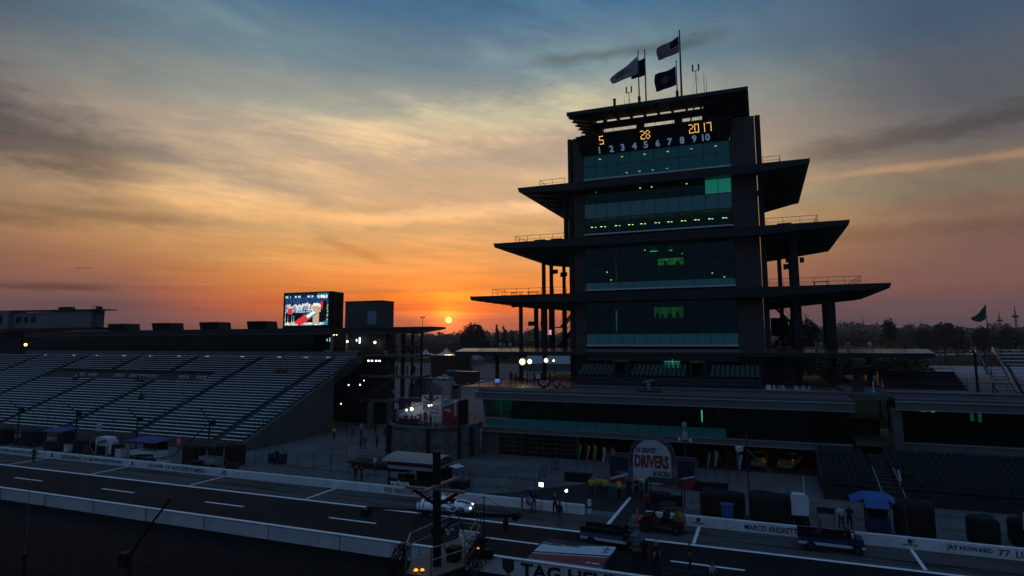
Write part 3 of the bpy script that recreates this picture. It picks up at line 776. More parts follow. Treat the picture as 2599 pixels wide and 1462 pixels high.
for x, y in ((6.6, 89.6), (7.2, 90.1), (9.9, 89.7), (12.6, 89.6), (-38.2, 89.8), (-37.6, 90.2), (-36.6, 89.7)):
    put_chair(x, y, 12.6, random.uniform(0, 6), {6.6: 'first white chair from the core on the right of the skirt roof deck', 7.2: 'second white chair from the core on the right of the skirt roof deck', 9.9: 'third white chair from the core, right of the outer column', 12.6: 'white chair farthest right on the skirt roof deck', -38.2: 'white chair farthest left on the skirt roof deck', -37.6: 'second white chair from the left on the skirt roof deck', -36.6: 'third white chair from the left, nearest the left columns'}[x])

# slanted clock and scoreboard above the top windows
SB = thing('scoreboard', (-13.5, 87.4, 41.3), 'black slanted scoreboard with amber date digits and numbers one to ten', 'scoreboard')
b = MB(); b.hexa([(-24.0, 87.75, 41.33), (-3.1, 87.75, 41.33), (-3.1, 88.3, 41.33), (-24.0, 88.3, 41.33)], [(-24.55, 86.5, 43.85), (-2.5, 86.5, 43.85), (-2.5, 88.3, 43.85), (-24.55, 88.3, 43.85)])
b.build('panel', mat('board_black', (0.012, 0.012, 0.014), 0.5, var=0.3, scale=1.0), SB)
b = MB(); b.box(-24.6, 86.44, 43.86, -2.45, 88.4, 43.98); b.build('top_trim', DSTEEL, SB)
tilt = math.atan2(1.25, 2.52)
def on_board(z): return 87.75-(z-41.33)/2.52*1.25
NX = [(1, -21.35), (2, -19.75), (3, -18.05), (4, -16.4), (5, -14.7), (6, -13.02), (7, -11.34), (8, -9.64), (9, -7.96), (10, -6.6)]
for v, x in NX:
    lettering(str(v), (x, on_board(41.42)-0.012, 41.42), NUMB, SB, w=None if v > 1 else None, h=1.0, bold=0.03, depth=0.01, tilt=tilt, name='numeral')
D = {'5': ['1111', '1000', '1000', '1111', '0001', '0001', '1111'], '2': ['1110', '0001', '0001', '0110', '1000', '1000', '1111'], '8': ['0110', '1001', '1001', '0110', '1001', '1001', '0110'],
     '0': ['1111', '1001', '1001', '1001', '1001', '1001', '1111'], '1': ['0010', '0010', '0010', '0010', '0010', '0010', '0010'], '7': ['1111', '0001', '0001', '0001', '0001', '0001', '0001']}
for ch, x in (('5', -21.0), ('2', -14.95), ('8', -14.22), ('2', -8.2), ('0', -7.46), ('1', -6.5), ('7', -5.8)):
    b = MB()
    for r_, row in enumerate(D[ch]):
        for c_, v in enumerate(row):
            if v == '1':
                z = 43.62-r_*0.165; xx = x+c_*0.165; yy = on_board(z)
                b.box(xx-0.045, yy-0.06, z-0.045, xx+0.045, yy-0.012, z+0.045)
    b.build('digit', LED, SB)
b = MB(); b.box(-24.3, 88.3, 43.6, -2.6, 89.2, 44.75); b.build('parapet', DSTEEL, PG)

# crowning roof: canopies on a ring of beams, open in the middle
RF = thing('crown_roof', (-13, 88, 47), 'topmost flat canopy of the tower with open steel beams below it', 'roof')
b = MB(); b.hexa([(-25.8, 86, 47.25), (-0.32, 86, 47.25), (-0.32, 92, 48.0), (-25.8, 92, 48.0)], [(-25.8, 86, 47.8), (-0.32, 86, 47.8), (-0.32, 92, 48.3), (-25.8, 92, 48.3)]); b.build('canopy', EAVE, RF)
for x0, x1 in ((-25.8, -22.9), (-6.4, -0.32)):
    b = MB(); b.hexa([(x0, 92.01, 47.9), (x1, 92.01, 47.9), (x1, 99, 47.6), (x0, 99, 47.6)], [(x0, 92.01, 48.29), (x1, 92.01, 48.29), (x1, 99, 48.1), (x0, 99, 48.1)]); b.build('canopy', EAVE, RF)
    for k in range(7):
        y = 87+k*1.75; xo, xi = (x0, x1) if x0 < -20 else (x1, x0)
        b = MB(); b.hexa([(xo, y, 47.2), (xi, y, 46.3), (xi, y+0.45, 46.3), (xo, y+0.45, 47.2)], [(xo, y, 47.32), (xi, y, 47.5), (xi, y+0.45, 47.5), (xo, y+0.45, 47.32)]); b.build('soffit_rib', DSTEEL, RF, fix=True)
for y, z0, z1 in ((92.3, 46.85, 47.85), (89.2, 45.9, 46.3)):
    b = MB(); b.box(-23.2, y, z0, -5.9, y+0.4, z1); b.build('beam', DSTEEL, RF)
for x in (-22.4, -16.0, -10.3, -6.3):
    b = MB(); b.box(x-0.55, 92.2, 43.0, x+0.55, 93.3, 47.6); b.build('post', DSTEEL, RF)
for x in (-23.6, -21.6, -8.3, -5.2, -4.0):
    b = MB(); b.bar((x, 88.9, 44.6), (x+0.6, 90, 47.4), 0.14); b.build('strut', DSTEEL, RF)
for k in range(13):
    b = MB(); x = -25.2+k*2.03; b.hexa([(x, 86.25, 47.0), (x+0.2, 86.25, 47.0), (x+0.2, 91.8, 47.2), (x, 91.8, 47.2)], [(x, 86.25, 47.3), (x+0.2, 86.25, 47.3), (x+0.2, 91.8, 48.02), (x, 91.8, 48.02)]); b.build('soffit_rib', DSTEEL, RF)
railing([(-22, 89.6, 44.7), (-7, 89.6, 44.7)], par=RF, step=1.2)

# antennas and poles on the roof
def antenna(x, z0, z1, w, label):
    t_ = thing('antenna', (x, 92, z0), label, 'antenna', 'antennas on the tower roof')
    b = MB(); b.tube([(x, 92, z0), (x, 92, z1)], 0.05, 6); b.build('mast', DSTEEL, t_)
    b = MB(); b.bar((x-w/2, 92, z1), (x+w/2, 92, z1), 0.07); b.build('crossbar', DSTEEL, t_)
    for s_ in (-1, 1):
        b = MB(); b.lathe([(0.05, z1-0.1), (0.11, z1+0.05), (0.11, z1+0.95), (0.05, z1+1.0)], 8, (x+s_*w/2, 92, 0)); b.build('aerial', BLACK, t_)
    for s_ in (-1.3, 1.3):
        b = MB(); b.bar((x, 92, z1-0.8), (x+s_, 92.5, z0), 0.018); b.build('guy_wire', DSTEEL, t_)
antenna(-7.46, 48.3, 53.7, 0.86, 'twin aerial on a tall mast right of the flags')
antenna(-17.5, 48.3, 51.9, 0.78, 'twin aerial on a short mast left of the flags')
for x, z1, lb in ((-6.35, 53.5, 'taller thin whip aerial at the right of the roof'), (-6.05, 52.5, 'shorter thin whip aerial at the right of the roof'), (-18.2, 51.4, 'thin whip aerial at the left of the roof')):
    b = MB(); b.tube([(x, 92, 48.3), (x, 92, z1-1.0)], 0.035, 6); b.tube([(x, 92, z1-1.05), (x, 92, z1)], 0.018, 5); tag(b.build('whip_aerial', DSTEEL), lb, 'antenna', 'antennas on the tower roof')
b = MB(); b.box(-19.95, 91.8, 48.3, -19.6, 92.2, 51.2); b.box(-20.0, 91.75, 51.1, -19.55, 92.25, 51.2); tag(b.build('roof_vent', DSTEEL), 'short square vent post at the left end of the roof', 'vent')
def flagpole(x, zt, r, label, sleeve):
    t_ = thing('flagpole', (x, 92, 48.2), label, 'flagpole', 'flagpoles on the tower roof')
    b = MB(); b.tube([(x, 92, 48.2), (x, 92, zt)], r, 8, r*0.6); b.build('pole', STEEL, t_)
    b = MB(); b.lathe([(0.01, zt-0.02), (0.11, zt+0.06), (0.14, zt+0.14), (0.11, zt+0.22), (0.01, zt+0.28)], 8, (x, 92, 0)); b.build('finial', DSTEEL, t_)
    if sleeve: b = MB(); b.lathe([(0.22, 48.2), (0.22, 51.0), (0.15, 51.05)], 10, (x, 92, 0)); b.build('sleeve', DSTEEL, t_)
flagpole(-15.93, 58.2, 0.12, 'pole of the white flag at the left of the roof', True)
flagpole(-14.9, 58.1, 0.13, 'second flagpole, carrying the plain navy flag', False)
flagpole(-10.25, 55.5, 0.11, 'short flagpole of the lower blue flag', True)
flagpole(-9.62, 60.3, 0.17, 'tallest flagpole of the roof', False)
def flag(x0, ztop, zbot, xtip, ztip_t, ztip_b, mats, pick, label, y=92, amp=0.22, nu=18, nv=13, name='flag'):
    """cloth hung from the pole at x0 flying to xtip; pick(u, v) -> material index"""
    b = MB()
    def P(u, v):
        zt = ztop+(ztip_t-ztop)*u-0.35*math.sin(u*PI)*0.6; zb = zbot+(ztip_b-zbot)*u-0.2*math.sin(u*PI)
        return (x0+(xtip-x0)*(u-0.04*math.sin(v*5+u*3)*u), y+amp*math.sin(u*7.5+v*1.6)*(0.25+u), zt+(zb-zt)*v+0.07*math.sin(u*9+v*2)*u)
    for j in range(nv):
        for i in range(nu):
            b.cur = pick((i+0.5)/nu, (j+0.5)/nv)
            b.quad(P(i/nu, j/nv), P((i+1)/nu, j/nv), P((i+1)/nu, (j+1)/nv), P(i/nu, (j+1)/nv))
    o = b.build(name, mats, smooth=True); 
    md = o.modifiers.new('thick', 'SOLIDIFY'); md.thickness = 0.02
    return tag(o, label, 'flag', 'flags flying on the tower roof')
def cloth(key, c):
    if key in MATS: return MATS[key]
    m_ = bpy.data.materials.new(key); m_.use_nodes = True; N = NT(m_.node_tree); N.n.clear()
    out = N.new('ShaderNodeOutputMaterial'); d_ = N.new('ShaderNodeBsdfDiffuse'); t_ = N.new('ShaderNodeBsdfTranslucent'); mx = N.new('ShaderNodeMixShader')
    for q in (d_, t_): q.inputs[0].default_value = (*c, 1)
    mx.inputs[0].default_value = 0.35
    N.l.new(d_.outputs[0], mx.inputs[1]); N.l.new(t_.outputs[0], mx.inputs[2]); N.l.new(mx.outputs[0], out.inputs[0]); MATS[key] = m_; return m_
FW, FR, FB, FG, FN = cloth('flag_white', (0.55, 0.55, 0.6)), cloth('flag_red', (0.28, 0.015, 0.03)), cloth('flag_blue', (0.012, 0.018, 0.10)), cloth('flag_gold', (0.32, 0.17, 0.02)), cloth('flag_navy', (0.015, 0.02, 0.07))
def emblem(u, v):
    # winged wheel: a wheel at the low outer side with a wing sweeping back up to the hoist
    du, dv = (u-0.72)*1.5, (v-0.55)
    if du*du+dv*dv < 0.018: return 1
    if 0.15 < u < 0.62 and abs(v-(0.62-0.28*(0.66-u))) < 0.035+0.10*(u-0.15): return 1
    if 0.40 < u < 0.66 and 0.2 < v < 0.45 and (int(u*22)+int(v*16)) % 2: return 2
    if 0.5 < u < 0.8 and abs(v-0.32) < 0.06: return 2
    return 0
flag(-16.05, 57.6, 54.75, -20.3, 54.9, 53.85, [FW, FG, INK], emblem, 'white flag with a gold winged wheel flying at the left of the roof', nu=34, nv=22)
flag(-15.02, 57.4, 54.6, -17.3, 57.2, 54.4, [FN], lambda u, v: 0, 'plain navy flag half hidden behind the white flag', y=92.6)
flag(-10.36, 54.95, 52.0, -13.5, 54.2, 51.5, [FB, FG], lambda u, v: 1 if abs((u-0.5)**2*2+(v-0.5)**2-0.03) < 0.012 or (abs(u-0.5) < 0.03 and 0.35 < v < 0.72) else 0, 'blue state flag with a faint gold torch on the short pole', nu=26, nv=20)
flag(-9.78, 59.6, 57.05, -13.05, 58.4, 56.45, [FW, FR, FB], lambda u, v: 2 if (u < 0.40 and v < 0.54) else (1 if int(v*13) % 2 == 0 else 0), 'striped red and white flag with a blue canton on the tallest pole', nu=20, nv=13)
# ------------------------------------------------------------------ two-storey pit building below the tower
PD = thing('pit_suite_building', (-12, 71, 0), 'long two storey concrete and glass pit building below the tower', 'building')
BAND = mat('band_concrete', (0.24, 0.23, 0.225), 0.8, var=0.25, scale=0.6, bump=0.1)
DGLASS = glass('suite_glass', (0.35, 0.70, 0.60), 0.06, 0.6)
WARM = emis('warm_strip', (1.0, 0.62, 0.12), 2.0)
def bands(par, x0, x1, z0, z1, yf, yb, seg=7.6, m_=BAND, top=0.09):
    n = max(1, round((x1-x0)/seg)); s = (x1-x0)/n
    for i in range(n):
        b = MB(); b.box(x0+i*s+0.012, yf, z0, x0+(i+1)*s-0.012, yb, z1); o = b.build('band_panel', m_, par)
    b = MB(); b.box(x0-0.02, yf-0.10, z1+0.002, x1+0.02, yf+0.35, z1+top); b.build('coping', mat('coping', (0.36, 0.36, 0.37), 0.6, var=0.15, scale=1), par)
    b = MB(); b.box(x0-0.02, yf-0.10, z0-top, x1+0.02, yf+0.35, z0-0.002); b.build('coping', mat('coping', (0.36, 0.36, 0.37), 0.6), par)
bands(PD, -33.2, 8.1, 6.80, 7.50, 69.9, 70.4)
bands(PD, -32.7, 7.8, 2.78, 3.28, 71.0, 71.5)
def lean_glass(par, x0, x1, seg, yb, yt, zb, zt, teal, ins=8.0):
    n = round((x1-x0)/seg); s = (x1-x0)/n
    for i in range(n):
        a, c = x0+i*s+0.03, x0+(i+1)*s-0.03
        zm = zb+(zt-zb)*0.30; ym = yb+(yt-yb)*0.30
        b = MB(); b.hexa([(a, yb, zb), (c, yb, zb), (c, yb+0.04, zb), (a, yb+0.04, zb)], [(a, ym, zm), (c, ym, zm), (c, ym+0.04, zm), (a, ym+0.04, zm)])
        b.build('window_pane', SPAND if teal(i/n) else DGLASS, par)
        b = MB(); b.hexa([(a, ym, zm+0.03), (c, ym, zm+0.03), (c, ym+0.04, zm+0.03), (a, ym+0.04, zm+0.03)], [(a, yt, zt), (c, yt, zt), (c, yt+0.04, zt), (a, yt+0.04, zt)])
        b.build('window_pane', DGLASS, par)
    b = MB(); b.box(x0, yb+ins, zb-0.1, x1, yb+ins+0.2, zt+0.2); b.build('rear_wall', INTD, par)
    b = MB(); b.box(x0, yb+0.1, zb-0.25, x1, yb+ins, zb-0.05); b.build('floor_slab', INTD, par)
    b = MB(); b.box(x0, yt+0.1, zt+0.02, x1, yb+ins, zt+0.15); b.build('ceiling', INTD, par)
lean_glass(PD, -32.4, 7.7, 2.35, 71.35, 70.3, 3.4, 6.68, lambda t_: t_ < 0.66)
b = MB(); b.box(-23.1, 74, 6.45, -22.3, 74.15, 6.53); b.build('ceiling_light', WARM, PD)
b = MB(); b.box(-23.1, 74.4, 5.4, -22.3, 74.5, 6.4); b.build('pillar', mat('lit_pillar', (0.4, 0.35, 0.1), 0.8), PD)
b = MB(); b.box(-6.9, 74, 4.6, -6.75, 74.1, 5.9); b.build('ceiling_light', emis('green_tube', (0.2, 0.9, 0.4), 0.9), PD)
b = MB(); b.box(-32.2, 73.2, 5.1, -29.7, 73.3, 6.5); b.build('wall_screen', mat('teal_board', (0.03, 0.3, 0.2), 0.6, emit=(0.02, 0.25, 0.16), estr=0.2), PD)
for x in (-28, -25, -20, -17, -14, -11, -7.5, -4, 0, 3.5):
    b = MB(); b.box(x-0.9, 73.5, 3.4, x+0.9, 74.1, 4.15); b.build('counter', INTD, PD)
# ground floor: side wall, two glazed garage doors, the open garage bay
b = MB(); b.box(-32.9, 71.2, 0, -30.65, 71.6, 2.78); b.build('wall_panel', CONC, PD)
b = MB(); b.box(-27.75, 71.2, 0, -27.5, 71.7, 2.78); b.build('wall_pier', CONC_D, PD)
b = MB(); b.box(-20.75, 71.2, 0, -20.3, 71.7, 2.78); b.build('wall_pier', CONC_D, PD)
b = MB(); b.box(4.6, 71.2, 0, 7.8, 71.6, 2.78); b.build('wall_panel', CONC_D, PD)
FRM = mat('door_frame', (0.17, 0.16, 0.13), 0.6)
for x0, x1, nc in ((-30.6, -27.8, 3), (-27.45, -20.8, 8)):
    fr = MB(); w = (x1-x0)/nc; nr = 5; h = 2.66/nr
    for i in range(nc+1): fr.box(x0+i*w-0.03, 71.32, 0, x0+i*w+0.03, 71.40, 2.66)
    for j in range(nr+1): fr.box(x0, 71.31, max(0, j*h-0.035), x1, 71.39, j*h+0.035)
    dr = fr.build('garage_door', FRM, PD)
    g = MB(); g.box(0.035, 0, 0.04, w-0.035, 0.02, h-0.04); me = g.mesh('door_pane', glass('door_glass', (0.5, 0.5, 0.4), 0.05, 0.5))
    for i in range(nc):
        for j in range(nr):
            o = link('door_pane', me, dr); o.location = Vector((x0+i*w, 71.36, j*h))-PD.location
b = MB(); b.box(-31, 79, 0, 7.6, 79.2, 2.8); b.build('rear_wall', mat('garage_wall', (0.10, 0.085, 0.05), 0.85, var=0.3), PD)
b = MB(); b.box(-31, 71.6, 2.62, 7.6, 79, 2.76); b.build('ceiling', INTD, PD)
b = MB(); b.box(-31, 71.5, 0.006, 7.6, 79, 0.012); b.build('garage_floor', CONC_D, PD)
GLAMP = emis('sodium_lamp', (1.0, 0.60, 0.10), 2.2)
for x, s in ((-17.5, 0.12), (-9.0, 0.16), (-5.6, 0.25), (0.0, 0.42), (3.2, 0.38)):
    b = MB(); b.box(x-s, 74.6, 2.54, x+s, 74.6+s, 2.60); b.build('ceiling_light', GLAMP, PD)
for x in (-17.2, -14.0, -8.8, -5.4, -1.5 if False else -3.4):
    b = MB(); b.lathe([(0.2, 0), (0.2, 2.62)], 10, (x, 73.2, 0)); b.build('column', CONC_D, PD)
# roof deck, parapets
b = MB(); b.box(-33.0, 70.45, 7.5, 8.05, 112, 7.88); b.build('roof_deck', CONC, PD)
bands(PD, -21.9, 8.0, 7.98, 8.36, 72.9, 73.15, m_=BAND, top=0.06)
# left broadcast deck: floor plates and a panelled parapet
b = MB(); b.box(-36.2, 72.3, 7.9, -22.3, 82.5, 8.0); b.build('deck_floor', mat('deck_plate', (0.20, 0.18, 0.17), 0.42, 0.1, var=0.2), PD)
for i in range(5):
    a = -33.9+i*2.32; b = MB(); b.box(a+0.03, 72.2, 7.55, a+2.29, 72.3, 7.99); b.build('parapet_panel', BAND, PD)
railing([(-36, 72.4, 8.0), (-33.8, 72.4, 8.0), (-22.4, 72.4, 8.0)], par=PD, step=1.5, m_=STEEL)

# ------------------------------------------------------------------ seating terrace in front of the tower
TS = thing('terrace_stand', (-10, 78, 8), 'small stand of green seats below the skirt roof', 'grandstand')
rows = 5; SX0, SX1 = -23.2, -0.4
vom = ((-18.2, -16.5), (-8.6, -6.8))
for r_ in range(rows):
    y = 78.2+r_*0.95; z = 8.15+r_*0.42
    b = MB(); b.box(SX0, y, 7.9, SX1, y+0.95, z); b.build('step', CONC_D, TS)
sm = MB(); sm.box(-0.22, -0.22, 0.34, 0.22, 0.18, 0.40); sm.hexa([(-0.22, 0.16, 0.38), (0.22, 0.16, 0.38), (0.22, 0.2, 0.38), (-0.22, 0.2, 0.38)], [(-0.2, 0.24, 0.82), (0.2, 0.24, 0.82), (0.2, 0.29, 0.82), (-0.2, 0.29, 0.82)])
sm.box(-0.04, -0.05, 0, 0.04, 0.1, 0.35)
seat_me = sm.mesh('seat', GREENP)
for r_ in range(2, rows):
    y = 78.2+r_*0.95; z = 8.15+r_*0.42; x = SX0+0.4
    while x < SX1-0.3:
        if not any(a-0.3 < x < c+0.3 for a, c in vom):
            o = link('seat', seat_me, TS); o.location = Vector((x, y+0.55, z))-TS.location
        x += 0.58
for r_ in range(2):
    y = 78.2+r_*0.95; z = 8.15+r_*0.42
    for a, c in ((SX0+0.2, -18.4), (-16.3, -8.8), (-6.6, SX1-0.2)):
        b = MB(); b.box(a, y+0.35, z+0.36, c, y+0.65, z+0.41)
        for i in range(int((c-a)/1.5)+1): b.box(a+i*1.5, y+0.45, z, a+i*1.5+0.06, y+0.55, z+0.37)
        b.build('bench', mat('grey_bench', (0.16, 0.17, 0.19), 0.5, 0.4), TS)
for a, c in vom:
    b = MB(); b.box(a, 80.2, 7.9, a+0.2, 83.2, 11.1); b.build('doorway_cheek', CONC_D, TS)
    b = MB(); b.box(c-0.2, 80.2, 7.9, c, 83.2, 11.1); b.build('doorway_cheek', CONC_D, TS)
    b = MB(); b.box(a, 80.3, 10.98, c, 83.2, 11.12); b.build('doorway_lintel', CONC, TS)
railing([(SX0, 77.4, 8.0), (SX1, 77.4, 8.0)], par=TS, step=1.15, m_=STEEL, mids=(0.15, 0.4, 0.7), r=0.028, h=1.15)
railing([(SX1, 77.4, 8.0), (SX1, 83, 10.2)], par=TS, step=1.15, m_=STEEL)
railing([(SX0, 83.1, 10.3), (SX1, 83.1, 10.3)], par=TS, step=1.6, m_=DSTEEL)
railing([(-21.8, 73.1, 8.36), (8.0, 73.1, 8.36)], par=PD, step=2.2, m_=STEEL, h=0.9, r=0.022)
# glazing under the skirt roof, glowing panel added for sky seen through it
b = MB(); b.box(-23.8, 88, 7.9, -3.0, 88.3, 10.0); b.build('lower_wall', CONC_D, PG)
n = 12; w = (GR-GL)/n
for i in range(n):
    b = MB(); b.box(GL+i*w+0.04, 87.95, 10.05, GL+(i+1)*w-0.04, 88.0, 10.85)
    lit_ = i in (6, 7)
    b.build('window_pane', VISION if lit_ else DGLASS, PG)
    b = MB(); b.box(GL+i*w+0.04, 87.95, 10.9, GL+(i+1)*w-0.04, 88.0, 11.4); b.build('window_pane', SPAND, PG)
b = MB(); b.box(-13.3, 91.5, 9.4, -10.8, 91.6, 11.1); b.build('sky_glow_panel', mat('sky_glow', (0.4, 0.6, 0.5), 0.8, emit=(0.25, 0.9, 0.62), estr=0.28), PG)
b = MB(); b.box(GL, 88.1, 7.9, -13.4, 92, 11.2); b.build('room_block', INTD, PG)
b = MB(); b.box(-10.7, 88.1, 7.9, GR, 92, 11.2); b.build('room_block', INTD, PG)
b = MB(); b.box(GL, 88.2, 11.45, GR, 100, 11.6); b.build('ceiling', INTD, PG)
for x0, x1 in ((XL, GL), (GR, 4.0)):
    b = MB(); b.box(x0, 88.1, 7.9, x1, 96, 11.5); b.build('lower_core', CONC_D, PG)

# ------------------------------------------------------------------ building to the right with its own stands
RB = thing('right_suite_building', (30, 71, 0), 'dark two storey pit building cut by the right edge of the picture', 'building')
RX0, RX1 = 11.9, 60
bands(RB, RX0-0.3, RX1, 7.15, 7.80, 69.9, 70.4)
bands(RB, RX0+0.2, RX1, 3.15, 3.80, 71.0, 71.5)
lean_glass(RB, RX0+0.4, RX1, 2.4, 71.4, 70.4, 3.95, 7.0, lambda t_: False)
for x, c in ((14.4, 'warm'), (15.2, 'warm'), (23.0, 'warm')):
    b = MB(); b.box(x, 74, 6.6, x+0.5, 74.2, 6.66); b.build('ceiling_light', GLAMP, RB)
for x, z0 in ((18.9, 5.7), (19.55, 5.6)):
    b = MB()
    for k in range(4): b.box(x, 75.5, z0+k*0.26, x+0.28, 75.6, z0+k*0.26+0.2)
    b.build('lit_window', mat('cyan_window', (0.2, 0.6, 0.5), 0.6, emit=(0.1, 0.8, 0.6), estr=0.4), RB)
b = MB(); b.box(RX0-0.1, 70.5, 7.8, RX1, 112, 8.1); b.build('roof_deck', CONC, RB)
bands(RB, RX0-0.5, RX1, 8.2, 8.55, 72.9, 73.15, top=0.06)
b = MB(); b.prism([(70.0, 0), (71.2, 0), (71.6, 7.1), (70.2, 7.1)], lambda p, u: (u, p[0], p[1]), RX0-0.6, RX0+0.2); b.build('end_wall', CONC, RB, fix=True)
b = MB(); b.box(RX0, 71.6, 0, RX1, 72, 3.1); b.build('wall_panel', CONC_D, RB)
railing([(RX0-0.5, 73.1, 8.55), (RX1, 73.1, 8.55)], par=RB, step=2.2, m_=STEEL, h=0.95, r=0.024)
# passage between the two buildings: bridge deck, stair wall
BR = thing('footbridge', (10, 74, 8), 'concrete footbridge over the passage between the two pit buildings', 'bridge')
b = MB(); b.box(8.15, 72.5, 7.7, 11.35, 90, 8.2); b.build('deck', CONC, BR)
b = MB(); b.box(8.15, 72.45, 8.2, 11.35, 72.55, 8.42); b.build('kerb', BAND, BR)
b = MB(); b.box(8.15, 78, 0, 11.3, 78.3, 5.2); b.build('rear_wall', CONC_D, BR)
b = MB(); b.box(8.2, 72.0, 3.2, 11.2, 77.9, 3.6); b.build('landing', CONC, BR)
for x in (8.3, 10.2, 11.2):
    b = MB(); b.bar((x, 72.8, 8.2), (x, 72.8, 9.6), 0.10); b.build('post', WHITE if x == 10.2 else STEEL, BR)
b = MB(); b.box(9.0, 76.8, 8.2, 9.9, 77.8, 11.6); b.build('pier', mat('pier_brown', (0.12, 0.08, 0.06), 0.8), BR)
b = MB(); b.hexa([(6.8, 76, 10.3), (11, 76, 10.9), (11, 77, 10.9), (6.8, 77, 10.3)], [(6.8, 76, 10.4), (11, 76, 11.1), (11, 77, 11.1), (6.8, 77, 10.4)]); b.build('canopy_beam', DSTEEL, BR)
railing([(6.0, 76, 8.0), (6.0, 86, 8.0)], par=BR, step=1.5, m_=STEEL)
railing([(11.9, 76, 8.2), (16.0, 78, 8.2), (24, 78, 8.2)], par=BR, step=1.2, m_=STEEL, mids=(0.25, 0.5, 0.75), r=0.02)
# lower right stand with dark green seats
RS = thing('pit_stand', (18, 62, 0), 'low stand of dark green seats at the lower right behind the pits', 'grandstand')
NR = 9
for r_ in range(NR):
    y = 62.0+r_*0.86; z = 0.95+r_*0.20
    b = MB(); b.box(4.4, y, 0, 60, y+0.86, z); b.build('step', CONC_D, RS)
sm = MB(); sm.box(-0.22, -0.2, 0.36, 0.22, 0.2, 0.42); sm.hexa([(-0.22, 0.18, 0.4), (0.22, 0.18, 0.4), (0.22, 0.22, 0.4), (-0.22, 0.22, 0.4)], [(-0.2, 0.25, 0.84), (0.2, 0.25, 0.84), (0.2, 0.29, 0.84), (-0.2, 0.29, 0.84)])
seat2 = sm.mesh('seat', GREEND); cnt = 0; extra = MB()
for r_ in range(NR):
    y = 62.0+r_*0.86; z = 0.95+r_*0.20; x = 4.8
    while x < 26:
        if not 8.6 < x < 10.4:
            if x < 22 and cnt < 290:
                o = link('seat', seat2, RS); o.location = Vector((x, y+0.4, z))-RS.location; cnt += 1
            else:
                extra.add([(v[0]+x, v[1]+y+0.4, v[2]+z) for v in sm.v], sm.f)
        x += 0.56
o = extra.build('seat_block', GREEND, RS); o['kind'] = 'stuff'
for i in range(18):
    t0 = i/18; b = MB(); y = 60.0+i*0.52; z = 0.08+i*0.165
    b.box(8.7, y, max(0, z-0.12), 10.1, y+0.5, z); b.build('stair_tread', STEEL, RS)
for x in (8.6, 10.2):
    b = MB(); b.bar((x, 60, 1.05), (x, 65, 2.5), 0.07); b.bar((x, 60, 0), (x, 60, 1.05), 0.06); b.bar((x, 62.5, 0.8), (x, 62.5, 1.8), 0.05); b.build('handrail', mat('rail_grey', (0.35, 0.36, 0.38), 0.4, 0.5), RS)
railing([(4.3, 62.0, 0.95), (4.3, 69.7, 2.7)], par=RS, step=1.5, m_=STEEL)
railing([(4.4, 69.9, 2.0), (60, 69.9, 2.0)], par=RS, step=3.0, m_=STEEL, r=0.03)
railing([(4.4, 61.9, 0.7), (8.5, 61.9, 0.7)], par=RS, step=1.5, m_=DSTEEL, mids=(0.3, 0.6))
railing([(10.3, 61.9, 0.7), (60, 61.9, 0.7)], par=RS, step=1.5, m_=DSTEEL, mids=(0.3, 0.6))
lettering('36', (15.05, 70.95, 2.78), WHITE, RB, w=0.42, h=0.3, depth=0.01)
lettering('41', (14.75, 69.75, 2.45), mat('grey_ink', (0.2, 0.2, 0.21), 0.6), RS, w=0.42, h=0.3, depth=0.01)
# upper bleachers at the right edge
UB = thing('upper_bleacher', (24, 78, 8), 'aluminium bleacher at the right edge above the pit building', 'grandstand')
for r_ in range(11):
    y = 76.2+r_*0.55; z = 9.0+r_*0.36; xl = 24.0-r_*0.10
    b = MB(); b.box(xl, y, z, 40, y+0.3, z+0.05); b.build('bench', ALU, UB)
    b = MB(); b.box(xl, y-0.12, z-0.42, 40, y+0.25, z-0.38); b.build('footboard', STEEL, UB)
for i in range(5):
    b = MB(); b.bar((23.6+i*3, 76, 8.2), (23.6+i*3, 82, 12.6), 0.15, 0.25); b.build('frame', DSTEEL, UB)
b = MB(); b.bar((21.4, 75.6, 8.6), (21.0, 80.5, 12.9), 0.10, 0.3); b.bar((22.9, 75.6, 8.6), (22.6, 80.5, 12.9), 0.10, 0.3); b.build('stair_stringer', mat('rail_grey', (0.35, 0.36, 0.38), 0.4, 0.5), UB)
for i in range(13):
    b = MB(); y = 75.8+i*0.36; z = 8.7+i*0.325; b.box(21.3-0.02*i, y, z, 22.9-0.02*i, y+0.3, z+0.04); b.build('stair_tread', DSTEEL, UB)
railing([(21.2, 80.6, 12.7), (21.0, 82.2, 12.7), (40, 82.2, 12.7)], par=UB, step=2.0, m_=DSTEEL, h=1.1)
railing([(21.2, 75.6, 8.7), (20.9, 80.5, 12.7)], par=UB, step=1.2, m_=DSTEEL, h=1.0)
b = MB(); b.box(20.9, 80.4, 8.2, 21.1, 80.6, 14.0); b.build('post', BLACK, UB)
gf = thing('flagpole', (21.65, 78, 12.2), 'thin pole of the green flag at the right edge', 'flagpole')
b = MB(); b.tube([(21.65, 78, 8.2), (21.65, 78, 17.4)], 0.035, 6); b.build('pole', DSTEEL, gf)
fl = MB()
def PF(u, v):
    zt = 17.3-1.25*u-0.2*math.sin(u*PI); zb = 15.9-0.3*math.sin(u*PI)-0.05*u
    return (21.62-1.3*u, 78+0.12*math.sin(u*6+v), zt+(zb-zt)*v)
fl.grid(PF, 14, 8)
tag(fl.build('flag', cloth('flag_green', (0.01, 0.14, 0.07)), smooth=True), 'green pennant flag flying at the right edge above the bleachers', 'flag')

